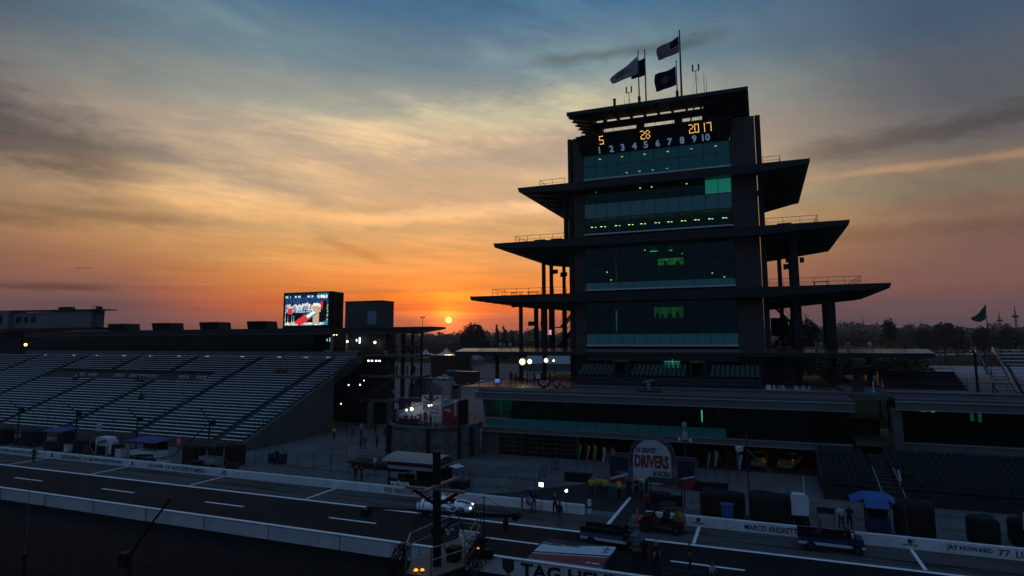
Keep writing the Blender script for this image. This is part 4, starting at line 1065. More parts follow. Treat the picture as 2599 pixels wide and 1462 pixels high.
# draped camera on the parapet, red fronted box
dc = thing('camera_platform', (-12.2, 72.6, 7.6), 'red fronted camera platform hung on the terrace parapet', 'platform')
b = MB(); b.box(-13.5, 72.0, 7.55, -11.0, 72.1, 8.1); b.build('front_board', mat('dim_red', (0.16, 0.02, 0.018), 0.7), dc)
b = MB(); b.box(-13.5, 72.12, 7.5, -11.0, 72.85, 7.58); b.build('floor', CONC_D, dc)
railing([(-13.5, 72.05, 8.1), (-11, 72.05, 8.1)], par=dc, step=0.8, m_=DSTEEL, h=0.5)
cl = MB()
def PC(u, v):
    a = u*2*PI; r0 = 0.12+0.34*v+0.06*math.sin(a*4+v*5)*v
    return (-12.35+r0*math.cos(a)*0.8-0.25*(1-v)*(1-v), 72.55+r0*math.sin(a)*0.5, 9.2-1.55*v+0.12*math.cos(a*2)*(1-v))
cl.grid(PC, 20, 10); cl.bar((-13.1, 72.5, 9.0), (-11.8, 72.6, 9.25), 0.3, 0.22)
tag(cl.build('draped_camera', mat('pale_sheet', (0.30, 0.36, 0.36), 0.8, var=0.25, scale=3), smooth=True), 'camera covered by a pale plastic sheet on the parapet', 'camera')
# white furniture on the right part of the terrace
for i, (x, y) in enumerate(((-0.1+0.4, 75.6), (0.55, 75.3), (1.15, 75.7), (1.7, 75.4), (2.0, 75.9), (3.2, 75.5), (3.75, 75.7), (4.2, 75.4))):
    put_chair(x, y, 7.9, 0.6*i, ORD[i]+' white plastic chair from the left on the terrace beside the green seats', 'white chairs on the terrace')
# bunting on the broadcast deck
for i, (x0, x1, lb) in enumerate(((-25.9, -24.1, 'left red white and blue bunting fan on the broadcast deck rail'), (-23.9, -22.9, 'middle bunting fan on the broadcast deck rail'), (-22.85, -22.2, 'narrow right bunting fan on the broadcast deck rail'))):
    b = MB(); cx = (x0+x1)/2; R_ = (x1-x0)/2; 
    for ring, (ra, rb_) in enumerate(((0.0, 0.34), (0.34, 0.68), (0.68, 1.0))):
        for k in range(12):
            a0, a1 = PI+PI*k/12, PI+PI*(k+1)/12; b.cur = (2, 1, 0)[ring] if k % 3 else (1, 0, 2)[ring]
            pt = lambda a, r: (cx+R_*r*math.cos(a), 72.15-0.05*math.sin(a*12), 8.98+0.95*r*math.sin(a))
            b.quad(pt(a0, ra), pt(a1, ra), pt(a1, rb_), pt(a0, rb_))
    tag(b.build('bunting', [cloth('bunt_red', (0.35, 0.02, 0.03)), cloth('bunt_white', (0.6, 0.6, 0.65)), cloth('bunt_blue', (0.02, 0.03, 0.16))]), lb, 'bunting', 'bunting on the broadcast deck')

# dark low bleacher behind the right parapet
DB = thing('rear_bleacher', (17, 88, 8), 'dark low bleacher behind the right parapet below the trees', 'grandstand')
for r_ in range(6):
    b = MB(); b.box(13.0, 84+r_*0.9, 8.1, 21.0, 84.9+r_*0.9, 8.3+r_*0.32); b.build('step', DSTEEL, DB)
    b = MB(); b.box(13.0, 84.3+r_*0.9, 8.62+r_*0.32, 21.0, 84.6+r_*0.9, 8.67+r_*0.32); b.build('bench', STEEL, DB)
railing([(13.0, 89.6, 10.0), (21.0, 89.6, 10.0)], par=DB, step=1.2, m_=DSTEEL, mids=(0.3, 0.6))
railing([(13.0, 83.9, 8.2), (21.0, 83.9, 8.2)], par=DB, step=1.2, m_=DSTEEL, mids=(0.3, 0.6))
# ------------------------------------------------------------------ big bleacher stand on the left
GY0, GZ0, RUN, RISE, NROW = 61.3, 0.95, 0.775, 0.328, 31
BAYS = [(-65.4, -61.9), (-80.5, -66.9), (-95.5, -82.0), (-110.6, -97.0), (-125.8, -112.1), (-141.0, -127.3), (-156.2, -142.5), (-171.4, -157.7)]
BNAME = ['narrow bleacher section at the right end of the left stand', 'second bleacher section from the right end, beside the narrow one', 'third bleacher section from the right, ending at folding chairs', 'fourth bleacher section from the right, with folding chairs in it',
         'fifth bleacher section from the right, below the dark glass', 'sixth bleacher section from the right, near the left edge', 'second bleacher section from the left edge', 'leftmost bleacher section cut by the left edge']
FOOT = mat('footboard', (0.075, 0.085, 0.10), 0.6, 0.3, var=0.2, scale=1)
PLAT = [(-126.0, -85.5)]       # platform replaces three rows here
def row_yz(r_): return GY0+r_*RUN, GZ0+r_*RISE
for bi, (x0, x1) in enumerate(BAYS):
    sec = thing('bleacher_section', ((x0+x1)/2, GY0, 0), BNAME[bi], 'bleacher', 'sections of the left bleacher stand')
    fb = MB(); sp = MB()
    for r_ in range(NROW):
        if bi in (0, 1, 2, 3, 4, 5, 6, 7) and r_ == 0 and False: continue
        y, z = row_yz(r_)
        segs = [(x0, x1)]
        if 19 <= r_ <= 22:
            segs = []
            lo, hi = PLAT[0]
            if x0 < lo: segs.append((x0, min(x1, lo)))
            if x1 > hi: segs.append((max(x0, hi), x1))
            if x1 <= lo or x0 >= hi: segs = [(x0, x1)]
        for a, c in segs:
            if c-a < 0.8: continue
            b = MB(); b.box(a, y, z+0.37, c, y+0.33, z+0.43); b.build('bench', ALU, sec)
            fb.box(a, y+0.30, z-0.02, c, y+RUN+0.02, z+0.02); fb.box(a, y+RUN-0.01, z+0.02, c, y+RUN+0.015, z+0.20)
            n = max(2, round((c-a)/1.75)+1)
            for i in range(n):
                xx = a+0.15+(c-a-0.3)*i/(n-1); sp.box(xx-0.03, y+0.05, z, xx+0.03, y+0.22, z+0.38)
    o = fb.build('footboards', FOOT, sec); o['kind'] = 'stuff'
    o = sp.build('bench_supports', STEEL, sec); o['kind'] = 'stuff'
ST = thing('stand_structure', (-115, 60, 0), 'concrete base, aisles and end wall of the left bleacher stand', 'grandstand')
for k, xa in enumerate((-66.15, -81.25, -96.25, -111.35, -126.55, -141.75, -156.95)):
    for r_ in range(0, NROW):
        y, z = row_yz(r_); b = MB(); b.box(xa-0.72, y, z-0.3, xa+0.72, y+RUN, z-0.02); b.build('aisle_step', mat('aisle_concrete', (0.16, 0.165, 0.175), 0.8, var=0.2), ST)
        if k < 2 and r_ % 2 == 0: pass
b = MB(); b.prism([(GY0-0.3, 0), (GY0-0.3, GZ0-0.1), (85.6, 10.9), (85.6, 10.4), (GY0+1.4, 0)], lambda p, u: (u, p[0], p[1]), -171.6, -61.7); b.build('raker', CONC_D, ST, fix=True)
b = MB(); b.box(-171.6, GY0-0.45, 0, -61.6, GY0-0.3, GZ0+0.25); b.build('front_wall', CONC, ST)
# end wall: stone panels following the slope, with an opening further back
EW = MB()
ysl = lambda y: GZ0+0.25+(y-GY0)*RISE/RUN
for i in range(8):
    y0 = GY0-0.3+i*2.2; y1 = y0+2.17
    if y1 > 78.6: y1 = 78.6
    zs0, zs1 = ysl(y0), ysl(y1)
    b = MB(); b.prism([(y0, 0), (y1, 0), (y1, zs1), (y0, zs0)], lambda p, u: (u, p[0], p[1]), -61.55, -61.2); b.build('wall_panel', CONC, ST, fix=True)
b = MB(); b.prism([(78.6, ysl(78.6)-1.4), (86.5, ysl(86.5)-1.4), (86.5, ysl(86.5)), (78.6, ysl(78.6))], lambda p, u: (u, p[0], p[1]), -61.55, -61.25); b.build('end_girder', CONC_D, ST, fix=True)
for k in range(9):
    y = 62+k*2.6; b = MB(); z = ysl(y); b.bar((-61.5, y, z), (-61.5, y, z+1.0), 0.05)
    b.bar((-61.5, y, z+1.0), (-61.5, y+2.6, ysl(y+2.6)+1.0), 0.045); b.bar((-61.5, y, z+0.5), (-61.5, y+2.6, ysl(y+2.6)+0.5), 0.035); b.build('guard_rail', DSTEEL, ST)
for xa in (-66.15, -81.25, -96.25):
    for k in range(5):
        y, z = row_yz(4+k*5); b = MB(); b.bar((xa, y, z), (xa, y, z+0.9), 0.05); b.bar((xa, y, z+0.9), (xa, y+1.7, z+0.9+0.72), 0.05); b.bar((xa, y+1.7, z+0.72), (xa, y+1.7, z+1.62), 0.05); b.build('aisle_rail', DSTEEL, ST)
# folding-chair platform
y, z = row_yz(19); b = MB(); b.box(PLAT[0][0], y, z-0.05, PLAT[0][1], y+4*RUN, z+0.02); b.build('platform', CONC_D, ST)
b = MB(); b.box(PLAT[0][0], y+4*RUN-0.02, z, PLAT[0][1], y+4*RUN, z+4*RISE); b.build('platform_back', CONC_D, ST)
def folding(par, x, y, z, lb):
    m_ = mat('white_plastic', (0.62, 0.63, 0.65), 0.45); t_ = thing('folding_chair', (x, y, z), lb, 'chair', 'white folding chairs on the stand platform')
    b = MB(); b.box(x-0.2, y-0.2, z+0.42, x+0.2, y+0.18, z+0.45); b.build('seat', m_, t_)
    b = MB(); b.box(x-0.2, y+0.28, z+0.66, x+0.2, y+0.31, z+0.9); b.build('backrest', m_, t_)
    for sx in (-0.2, 0.2):
        b = MB(); b.bar((x+sx, y-0.22, z), (x+sx, y+0.3, z+0.9), 0.045); b.build('leg', m_, t_)
        b = MB(); b.bar((x+sx, y+0.25, z), (x+sx, y-0.12, z+0.44), 0.04); b.build('leg', m_, t_)
for i, x in enumerate((-118.2, -117.4, -115.6, -114.8, -114.0, -108.6, -107.8, -106.9, -104.6, -103.8, -102.9, -102.0, -101.2, -100.3, -99.3, -98.4, -92.6, -91.8, -90.9, -88.6, -87.8, -87.0)):
    folding(ST, x, y+1.5, z+0.02, ORD[i]+' white folding chair from the left on the stand platform')
# low lamps along the top row
for i, x in enumerate((-143, -133.5, -126.4, -118.5, -110.9, -103.4, -96.1, -87.5, -79.0, -73.2, -68.4)):
    y, z = row_yz(30); t_ = thing('step_lamp', (x, 86.0, 11.2), ORD[i]+' small lit lamp from the left above the top bleacher row', 'lamp', 'lamps above the top bleacher row')
    b = MB(); b.box(x-0.5, 86.18, 11.02, x+0.5, 86.3, 11.22); b.build('housing', STEEL, t_)
    b = MB(); b.box(x-0.42, 86.10, 11.0, x+0.42, 86.28, 11.10); b.build('lens', emis('sodium_lens', (1.0, 0.68, 0.22), 1.0 if i % 3 else 0.5), t_)

# ------------------------------------------------------------------ suite building behind the stand
LB = thing('left_suite_building', (-110, 90, 0), 'long dark suite building with flat roof behind the left bleachers', 'building')
LX0, LX1 = -150.0, -62.8
b = MB(); b.box(LX0, 86.4, 10.3, LX1-0.02, 86.7, 11.98); b.build('band', BAND, LB)
b = MB(); b.box(LX0, 86.7, 11.8, LX1, 100, 12.0); b.build('floor_slab', CONC_D, LB)
n = 38; w = (-73.2-LX0)/n
g = MB(); g.box(0.04, 0, 0, w-0.04, 0.04, 3.05); me = g.mesh('window_pane', glass('suite_dark_glass', (0.30, 0.6, 0.5), 0.02, 0.35))
for i in range(n):
    o = link('window_pane', me, LB); o.location = Vector((LX0+i*w, 88, 12.05))-LB.location
b = MB(); b.box(LX0, 91.2, 12, LX1+0.5, 91.4, 15.1); b.build('rear_wall', INTD, LB)
b = MB(); b.box(LX0, 88.1, 15.0, -53.0, 91.4, 15.19); b.build('ceiling', INTD, LB)
# roof with a pointed right end
b = MB(); b.box(LX0, 86.0, 15.2, -52.5, 91.5, 16.05); b.build('roof', EAVE, LB)
b = MB(); b.hexa([(-52.49, 86, 15.2), (-48.5, 86, 15.72), (-48.9, 91.5, 15.72), (-52.49, 91.5, 15.2)], [(-52.49, 86, 16.05), (-48.5, 86, 16.05), (-48.9, 91.5, 16.05), (-52.49, 91.5, 16.05)]); b.build('roof_tip', EAVE, LB)
b = MB(); b.box(LX0, 85.9, 14.95, -52.6, 86.3, 15.18); b.build('roof_edge', STEEL, LB)
for x, w_ in ((-70.6, 0.35), (-67.3, 0.2)):
    b = MB(); b.box(x, 89.2, 12, x+w_, 89.6, 15.1); b.build('wall_pier', mat('pale_pier', (0.4, 0.4, 0.42), 0.7), LB)
# open right end: decks, columns, core
for z0, xr, yb in ((11.55, -51.7, 91.5), (8.15, -51.6, 91.5), (4.2, -52.0, 91.8)):
    b = MB(); b.box(-62.7, 87.2, z0-0.4, xr, yb, z0); b.build('deck', CONC, LB)
    railing([(-62.6, 87.4, z0), (xr-0.1, 87.4, z0), (xr-0.1, yb-0.3, z0)], par=LB, step=1.3, m_=DSTEEL, mids=(0.3, 0.6))
for x in (-55.3, -53.5, -51.8):
    b = MB(); b.lathe([(0.22 if x > -55 else 0.36, 0), (0.22 if x > -55 else 0.36, 15.2)], 10, (x, 88.6, 0)); b.build('column', CONC_D, LB)
for x, y in ((-60.0, 86.8), (-56.5, 86.8), (-52.4, 86.8), (-58, 83.5)):
    b = MB(); b.lathe([(0.42, 0), (0.42, 4.0)], 12, (x, y, 0)); b.build('column', CONC, LB)
b = MB(); b.box(-68.5, 89.5, 0, -59.3, 92.5, 15.0); b.build('stair_core', CONC_D, LB)
b = MB(); b.box(-72, 92, 0, -62.2, 93, 12); b.build('rear_wall_lower', INTD, LB)
b = MB(); b.bar((-61.5, 87, 4.2), (-56.0, 87.6, 8.1), 0.25, 0.5); b.build('stair_stringer', CONC_D, LB)
b = MB(); b.bar((-61.0, 88.4, 8.1), (-56.0, 88.4, 11.5), 0.25, 0.5); b.build('stair_stringer', CONC_D, LB)
# pale fabric wall on the middle deck
b = MB(); b.grid(lambda u, v: (-54.5+5.4*u, 91+0.12*math.sin(u*40), 4.2+3.2*v*(1-0.65*max(0, u-0.45))), 40, 4); tag(b.build('fabric_wall', mat('tan_canvas', (0.36, 0.30, 0.28), 0.8, var=0.2), smooth=True), 'pale canvas side wall of a tent on the middle deck', 'tent')
# lamps
WL = emis('white_flood', (1.0, 0.97, 0.92), 30.0)
for i, x in enumerate((-60.25, -59.57, -58.75, -58.1)):
    t_ = thing('flood_lamp', (x, 86.0, 10.4), ('first', 'second', 'third', 'fourth')[i]+' from left of four bright flood lamps beside the bleachers', 'lamp', 'row of four flood lamps')
    b = MB(); b.box(x-0.22, 86.05, 10.40, x+0.22, 86.35, 10.78); b.build('housing', BLACK, t_)
    b = MB(); b.box(x-0.15, 85.98, 10.47, x+0.15, 86.05, 10.68); b.build('lens', emis('white_flood_soft', (1.0, 0.96, 0.9), 4.0), t_)
def bulb(x, y, z, s, e, label, m_=None):
    t_ = thing('work_lamp', (x, y, z), label, 'lamp')
    b = MB(); b.lathe([(s*0.6, z-s), (s, z-s*0.6), (s, z+s*0.6), (s*0.6, z+s)], 10, (x, y, 0)); b.build('bulb', m_ or emis('bulb%g' % e, (1.0, 0.95, 0.88), e), t_)
    b = MB(); b.box(x-s*0.7, y-s*0.7, z+s, x+s*0.7, y+s*0.7, z+s*1.8); b.build('cap', BLACK, t_)
bulb(-64.2, 86.2, 6.54, 0.09, 6, 'bright bulb under the deck, left of the pair')
bulb(-61.78, 86.0, 6.65, 0.10, 6, 'bright bulb under the deck, right of the pair')
bulb(-60.6, 85.4, 7.4, 0.06, 7, 'small bluish bulb above the pair under the deck')
bulb(-60.9, 80.0, 4.19, 0.07, 7, 'small white bulb near the stand opening')
bulb(-66.49, 88.6, 13.7, 0.14, 9, 'left glaring white lamp on the suite balcony')
bulb(-60.84, 88.6, 13.55, 0.16, 12, 'right glaring white lamp on the suite balcony')
b = MB(); b.box(-64.15, 88.7, 13.4, -63.95, 88.8, 14.4); b.box(-64.75, 88.7, 13.75, -64.62, 88.8, 14.1); tag(b.build('strip_light', emis('strip', (0.75, 0.95, 1.0), 4)), 'upright bluish strip light on the suite balcony', 'lamp')
b = MB(); b.box(-71.0, 89.5, 13.7, -70.3, 89.6, 14.4); b.box(-71.6, 89.5, 13.8, -71.45, 89.6, 14.2); tag(b.build('monitor', emis('monitor_blue', (0.3, 0.6, 0.75), 1.2)), 'lit bluish monitor inside the left suite', 'monitor')
for i, x in enumerate((-70.5, -69.9, -68.4, -68.1, -66.6)):
    b = MB(); b.box(x-0.07, 90, 14.85, x+0.07, 90.14, 14.93); b.build('ceiling_light', LAMPY, LB)
# sponsor boards on the balcony front
for i, (x0, x1, s) in enumerate(((-70.2, -68.7, '9'), (-66.0, -64.4, '8'), (-64.0, -63.0, '9'), (-58.3, -57.4, ''))):
    t_ = thing('driver_board', (x0, 87.3, 12), ('leftmost driver portrait board on the balcony rail', 'wide driver portrait board in the middle of the balcony rail', 'narrow driver portrait board beside the wide one', 'driver portrait board at the right end of the balcony')[i], 'board', 'driver boards on the balcony')
    b = MB(); b.box(x0, 87.25, 11.35, x1, 87.30, 12.25); b.build('board', mat('board_grey', (0.30, 0.29, 0.36), 0.6, var=0.4, scale=4), t_)
    b = MB(); b.prism([(x0+0.05, 11.4), (x0+0.35, 11.4), (x0+0.30, 11.9), (x0+0.2, 12.15), (x0+0.08, 11.9)], lambda p, u: (p[0], u, p[1]), 87.235, 87.249); b.build('portrait', INKR, t_)
    if s: lettering(s, (x0+(x1-x0)*0.45, 87.246, 11.55), WHITE, t_, w=(x1-x0)*0.45, h=0.5, depth=0.01, slant=0.2)
# video screen on the roof
VS = thing('video_screen', (-75, 88, 16), 'big lit video screen showing an old race, on the suite roof', 'screen')
b = MB(); b.box(-80.2, 88.0, 16.1, -69.6, 89.4, 22.5); b.build('cabinet', BLACK, VS)
b = MB(); b.box(-69.5, 88.2, 16.1, -68.7, 90.2, 22.35); b.build('side_box', BLACK, VS)
cols = [(0.01, 0.015, 0.05), (0.02, 0.08, 0.28), (0.35, 0.75, 0.85), (0.9, 0.95, 0.95), (0.75, 0.03, 0.05), (0.004, 0.004, 0.006), (0.55, 0.38, 0.25), (0.30, 0.55, 0.75), (0.75, 0.82, 0.66), (0.02, 0.25, 0.28)]
smats = [emis('screen%d' % i, c, 1.05) for i, c in enumerate(cols)]
rs = random.Random(3)
people_ = [(0.05+0.047*i+rs.uniform(-0.01, 0.01), rs.uniform(0.58, 0.68), rs.choice((2, 3, 7, 7, 3))) for i in range(20)]
def pix(u, v):       # v up
    if v > 0.93: return 9 if u > 0.75 and rs.random() < 0.5 else 0
    if v > 0.88: return 2 if math.sin(u*61)+math.sin(u*23+1) > 0.2 else 0
    du, dv = u-0.46, v-0.20
    q = du*math.cos(0.75)+dv*math.sin(0.75); p = -du*math.sin(0.75)+dv*math.cos(0.75)
    if abs(p) < 0.095-0.06*max(0, q) and -0.24 < q < 0.32: return 4 if q < 0.08 else (3 if abs(p) < 0.04 else 9)
    if 0.66 < u < 0.80 and 0.05 < v < 0.68: return 6 if v < 0.6 else 3
    if 0.83 < u < 0.97 and 0.12 < v < 0.76: return 5 if not (v > 0.5 and u < 0.88) else 4
    if u > 0.9 and v < 0.14: return 9
    if 0.06 < u < 0.17 and 0.36 < v < 0.54: return 4
    for x, hy, c in people_:
        if abs(u-x) < 0.02 and hy-0.05 < v < hy+0.03: return rs.choice((3, 6, 3))
        if abs(u-x) < 0.028 and 0.40 < v <= hy-0.04: return c if rs.random() < 0.5 else rs.choice((1, 5, 0, 4))
        if abs(u-x) < 0.022 and 0.08 < v <= 0.40: return 5
    if v > 0.62: return 1 if rs.random() < 0.45 else 0
    if v < 0.14: return rs.choice((8, 8, 9, 3))
    return rs.choice((0, 5, 8, 9))
b = MB(); nu, nv = 64, 48
for j in range(nv):
    for i in range(nu):
        b.cur = pix((i+0.5)/nu, (j+0.5)/nv); x0, x1 = -79.75+9.5*i/nu, -79.75+9.5*(i+1)/nu; z0, z1 = 16.62+5.6*j/nv, 16.62+5.6*(j+1)/nv
        b.quad((x0, 87.97, z0), (x1, 87.97, z0), (x1, 87.97, z1), (x0, 87.97, z1))
b.build('display', smats, VS)
lettering('1961', (-72.4, 87.95, 21.3), emis('screen_text', (0.9, 0.95, 1.0), 1.3), VS, w=1.9, h=0.62, depth=0.01, bold=0.03)
b = MB(); b.box(-79.9, 87.7, 16.06, -74, 88.1, 16.12); b.build('ledge', STEEL, VS)
# plant-room block
PB = thing('roof_plant_room', (-63, 89, 16), 'plain concrete plant room with a pale door on the suite roof', 'building')
b = MB(); b.box(-66.64, 88.0, 16.06, -59.28, 91.8, 20.45); b.build('wall', mat('plant_concrete', (0.15, 0.145, 0.14), 0.85, var=0.25, scale=0.5), PB)
b = MB(); b.box(-61.95, 87.93, 16.6, -60.25, 88.01, 18.8); b.build('door', mat('pale_door', (0.28, 0.33, 0.42), 0.6), PB)
b = MB(); b.box(-66.75, 87.9, 20.46, -59.2, 91.9, 20.6); b.build('parapet_cap', DSTEEL, PB)
# ventilation units on the roof: sloping hoods with slats
def vent_unit(x, w, label):
    t_ = thing('roof_vent_unit', (x, 92, 16.05), label, 'vent', 'ventilation units on the suite roof')
    b = MB(); b.hexa([(x, 91, 16.05), (x+w, 91, 16.05), (x+w, 94, 16.05), (x, 94, 16.05)], [(x+0.1, 90.5, 17.6), (x+w-0.35, 90.5, 17.6), (x+w-0.35, 94, 17.6), (x+0.1, 94, 17.6)]); b.build('hood', DSTEEL, t_)
    for i in range(8):
        b = MB(); xx = x+0.5+i*(w-1.3)/7; b.bar((xx, 90.95, 16.15), (xx, 90.48, 17.45), 0.12, 0.05); b.build('slat', STEEL, t_)
for x, w_, lb in ((-130.3, 5.6, 'leftmost roof vent unit'), (-117.0, 5.3, 'second roof vent unit from the left'), (-103.7, 5.0, 'third roof vent unit from the left'), (-91.4, 4.6, 'roof vent unit next to the video screen')):
    vent_unit(x, w_, lb+' on the left suite building')
wv = thing('weather_mast', (-52.5, 88, 16.05), 'small weather mast with two cups at the roof tip', 'mast')
b = MB(); b.tube([(-51.3, 88, 16.05), (-51.3, 88, 17.5)], 0.04, 6); b.build('mast', DSTEEL, wv)
b = MB(); b.bar((-51.55, 88, 17.5), (-51.05, 88, 17.5), 0.05); b.build('crossarm', DSTEEL, wv)
for s_ in (-0.25, 0.25): b = MB(); b.lathe([(0.03, 17.45), (0.13, 17.55), (0.13, 17.7), (0.03, 17.78)], 8, (-51.3+s_, 88, 0)); b.build('cup', DSTEEL, wv)
# white control building at the far left
WB = thing('white_control_building', (-165, 92, 16), 'pale boxy building on the roof at the left edge', 'building')
WPAN = mat('pale_cladding', (0.27, 0.26, 0.26), 0.7, var=0.08, scale=0.4)
b = MB(); b.box(-165.5, 92, 17.0, -137.8, 94.8, 20.7); b.build('wall', WPAN, WB)
b = MB(); b.box(-185, 91.0, 16.9, -165.6, 94.8, 21.2); b.build('wall', WPAN, WB)
b = MB(); b.hexa([(-186, 91.0, 21.2), (-133.9, 91.6, 20.72), (-133.9, 95, 20.72), (-186, 95, 21.2)], [(-186, 91.0, 21.5), (-133.9, 91.6, 20.95), (-133.9, 95, 20.95), (-186, 95, 21.5)]); b.build('roof', EAVE, WB)
for x in (-164.2, -161.4, -158.7):
    b = MB(); b.box(x, 91.93, 18.3, x+1.7, 92.05, 19.7); f_ = b.build('window', BLACK, WB)
b = MB(); b.box(-174, 90.9, 18.0, -168, 91.05, 20.2); b.build('window', BLACK, WB)
b = MB(); b.bar((-134.3, 92.4, 16.9), (-134.3, 92.4, 20.6), 0.16); b.build('post', DSTEEL, WB)
b = MB(); b.box(-170, 90.5, 16.3, -133.6, 95, 16.95); b.build('deck', DSTEEL, WB)
railing([(-137.6, 92.1, 16.95), (-134.2, 92.1, 16.95)], par=WB, step=0.9, m_=DSTEEL, h=1.2, mids=(0.33, 0.66))
ld = MB()
for s_ in (-137.2, -136.4): ld.bar((s_, 92, 17), (s_, 92, 22.0), 0.06)
for i in range(16): ld.bar((-137.2, 92, 17.2+i*0.3), (-136.4, 92, 17.2+i*0.3), 0.05)
ld.build('ladder', DSTEEL, WB)
b = MB(); b.box(-137.8, 93, 20.9, -136.9, 93.8, 21.7); b.build('hatch_cage', glass('cage', (0.5, 0.5, 0.5), 0.0, 0.9) if False else DSTEEL, WB)
for x, w_ in ((-152.5, 1.3), (-150.9, 1.3)): b = MB(); b.box(x, 94, 20.9, x+w_, 96, 21.9); b.build('roof_fan', DSTEEL, WB)
for x in (-148.6, -146.8): b = MB(); b.tube([(x, 94, 20.8), (x, 94, 21.6)], 0.12, 8); b.build('vent_pipe', DSTEEL, WB)
b = MB(); b.box(-186, 92.5, 10, -150.5, 94.8, 16.28); b.build('wall', CONC_D, WB)
# steelwork and orange lamp at the extreme left under it
b = MB()
for x in (-170, -160, -150.3): b.bar((x, 91, 0), (x, 91, 16.3), 0.5)
b.bar((-170, 91, 12), (-160, 91, 16), 0.25); b.bar((-160, 91, 12), (-151, 91, 16), 0.25); b.build('frame', DSTEEL, WB)
bulb(-156.5, 90, 13.2, 0.28, 7, 'orange lamp under the white building at the left edge', emis('orange_bulb', (1.0, 0.45, 0.10), 7))
# ------------------------------------------------------------------ people: one continuous skinned body per pose
SKIN_C = [(0.35, 0.20, 0.14), (0.22, 0.12, 0.08), (0.42, 0.26, 0.19)]
def body_mesh(pose):
    S = {}
    def lim(side, sh, el, wr, hd): S.update({'sh'+side: sh, 'el'+side: el, 'wr'+side: wr, 'hd'+side: hd})
    L = dict(pel=(0, 0, 0.96), spi=(0, 0, 1.16), che=(0, 0, 1.36), nec=(0, 0.0, 1.50), hdb=(0, -0.01, 1.58), hea=(0, -0.015, 1.67), top=(0, 0, 1.75), nos=(0, -0.115, 1.65), ea1=(-0.10, 0, 1.66), ea2=(0.10, 0, 1.66))
    if pose == 'stand':
        arms = {-1: ((-0.19, 0, 1.43), (-0.25, 0.03, 1.15), (-0.25, -0.05, 0.92), (-0.24, -0.08, 0.82)), 1: ((0.19, 0, 1.43), (0.25, 0.03, 1.15), (0.25, -0.05, 0.92), (0.24, -0.08, 0.82))}
        legs = {-1: ((-0.10, 0, 0.90), (-0.12, -0.02, 0.50), (-0.13, 0.02, 0.09), (-0.15, -0.15, 0.04)), 1: ((0.10, 0, 0.90), (0.12, -0.02, 0.50), (0.13, 0.02, 0.09), (0.15, -0.15, 0.04))}
    elif pose == 'walk':
        arms = {-1: ((-0.19, 0, 1.43), (-0.25, -0.12, 1.17), (-0.22, -0.30, 1.00), (-0.20, -0.37, 0.93)), 1: ((0.19, 0, 1.43), (0.25, 0.14, 1.17), (0.25, 0.16, 0.92), (0.24, 0.14, 0.82))}
        legs = {-1: ((-0.10, 0, 0.90), (-0.11, 0.05, 0.50), (-0.11, 0.36, 0.17), (-0.12, 0.24, 0.05)), 1: ((0.10, 0, 0.90), (0.11, -0.20, 0.53), (0.11, -0.30, 0.10), (0.12, -0.48, 0.06))}
    elif pose == 'fold':     # arms folded / holding something in front
        arms = {-1: ((-0.19, 0, 1.43), (-0.27, -0.02, 1.17), (-0.10, -0.22, 1.15), (0.0, -0.23, 1.17)), 1: ((0.19, 0, 1.43), (0.27, -0.02, 1.17), (0.12, -0.20, 1.20), (0.02, -0.20, 1.23))}
        legs = {-1: ((-0.10, 0, 0.90), (-0.13, -0.02, 0.50), (-0.16, 0.02, 0.09), (-0.19, -0.15, 0.04)), 1: ((0.10, 0, 0.90), (0.12, -0.03, 0.50), (0.12, 0.02, 0.09), (0.14, -0.15, 0.04))}
    else:                    # sit, seat height 0.45
        for k in L: L[k] = (L[k][0], L[k][1], L[k][2]-0.42)
        arms = {-1: ((-0.19, 0, 1.01), (-0.25, -0.06, 0.75), (-0.16, -0.28, 0.66), (-0.12, -0.36, 0.62)), 1: ((0.19, 0, 1.01), (0.25, -0.06, 0.75), (0.16, -0.28, 0.66), (0.12, -0.36, 0.62))}
        legs = {-1: ((-0.10, -0.02, 0.52), (-0.13, -0.43, 0.50), (-0.13, -0.46, 0.09), (-0.14, -0.60, 0.04)), 1: ((0.10, -0.02, 0.52), (0.13, -0.43, 0.50), (0.13, -0.46, 0.09), (0.14, -0.60, 0.04))}
    names = list(L); co = [L[k] for k in names]
    R = dict(pel=(0.155, 0.11), spi=(0.14, 0.105), che=(0.165, 0.115), nec=(0.055, 0.055), hdb=(0.07, 0.08), hea=(0.085, 0.10), top=(0.06, 0.07), nos=(0.016, 0.016), ea1=(0.018, 0.02), ea2=(0.018, 0.02))
    rad = [R[k] for k in names]; ed = []; bone = []      # bone: (i, j, slot) 0 shirt 1 trousers 2 skin 3 hair 4 shoe
    ix = {k: i for i, k in enumerate(names)}
    def e(a, c, s): ed.append((a, c)); bone.append((a, c, s))
    e(ix['pel'], ix['spi'], 0); e(ix['spi'], ix['che'], 0); e(ix['che'], ix['nec'], 0); e(ix['nec'], ix['hdb'], 2); e(ix['hdb'], ix['hea'], 2); e(ix['hea'], ix['top'], 3)
    for k in ('nos', 'ea1', 'ea2'): e(ix['hea'], ix[k], 2)
    for sd_ in (-1, 1):
        p = ix['che']
        for q, (pt, rr, s) in enumerate(zip(arms[sd_], ((0.07, 0.07), (0.048, 0.048), (0.034, 0.034), (0.042, 0.026)), (0, 0, 2, 2))):
            co.append(pt); rad.append(rr); e(p, len(co)-1, s); p = len(co)-1
        p = ix['pel']
        for q, (pt, rr, s) in enumerate(zip(legs[sd_], ((0.10, 0.10), (0.068, 0.07), (0.045, 0.05), (0.045, 0.04)), (1, 1, 1, 4))):
            co.append(pt); rad.append(rr); e(p, len(co)-1, s); p = len(co)-1
    me = bpy.data.meshes.new('body'); me.from_pydata(co, ed, [])
    o = bpy.data.objects.new('body', me); COL.objects.link(o)
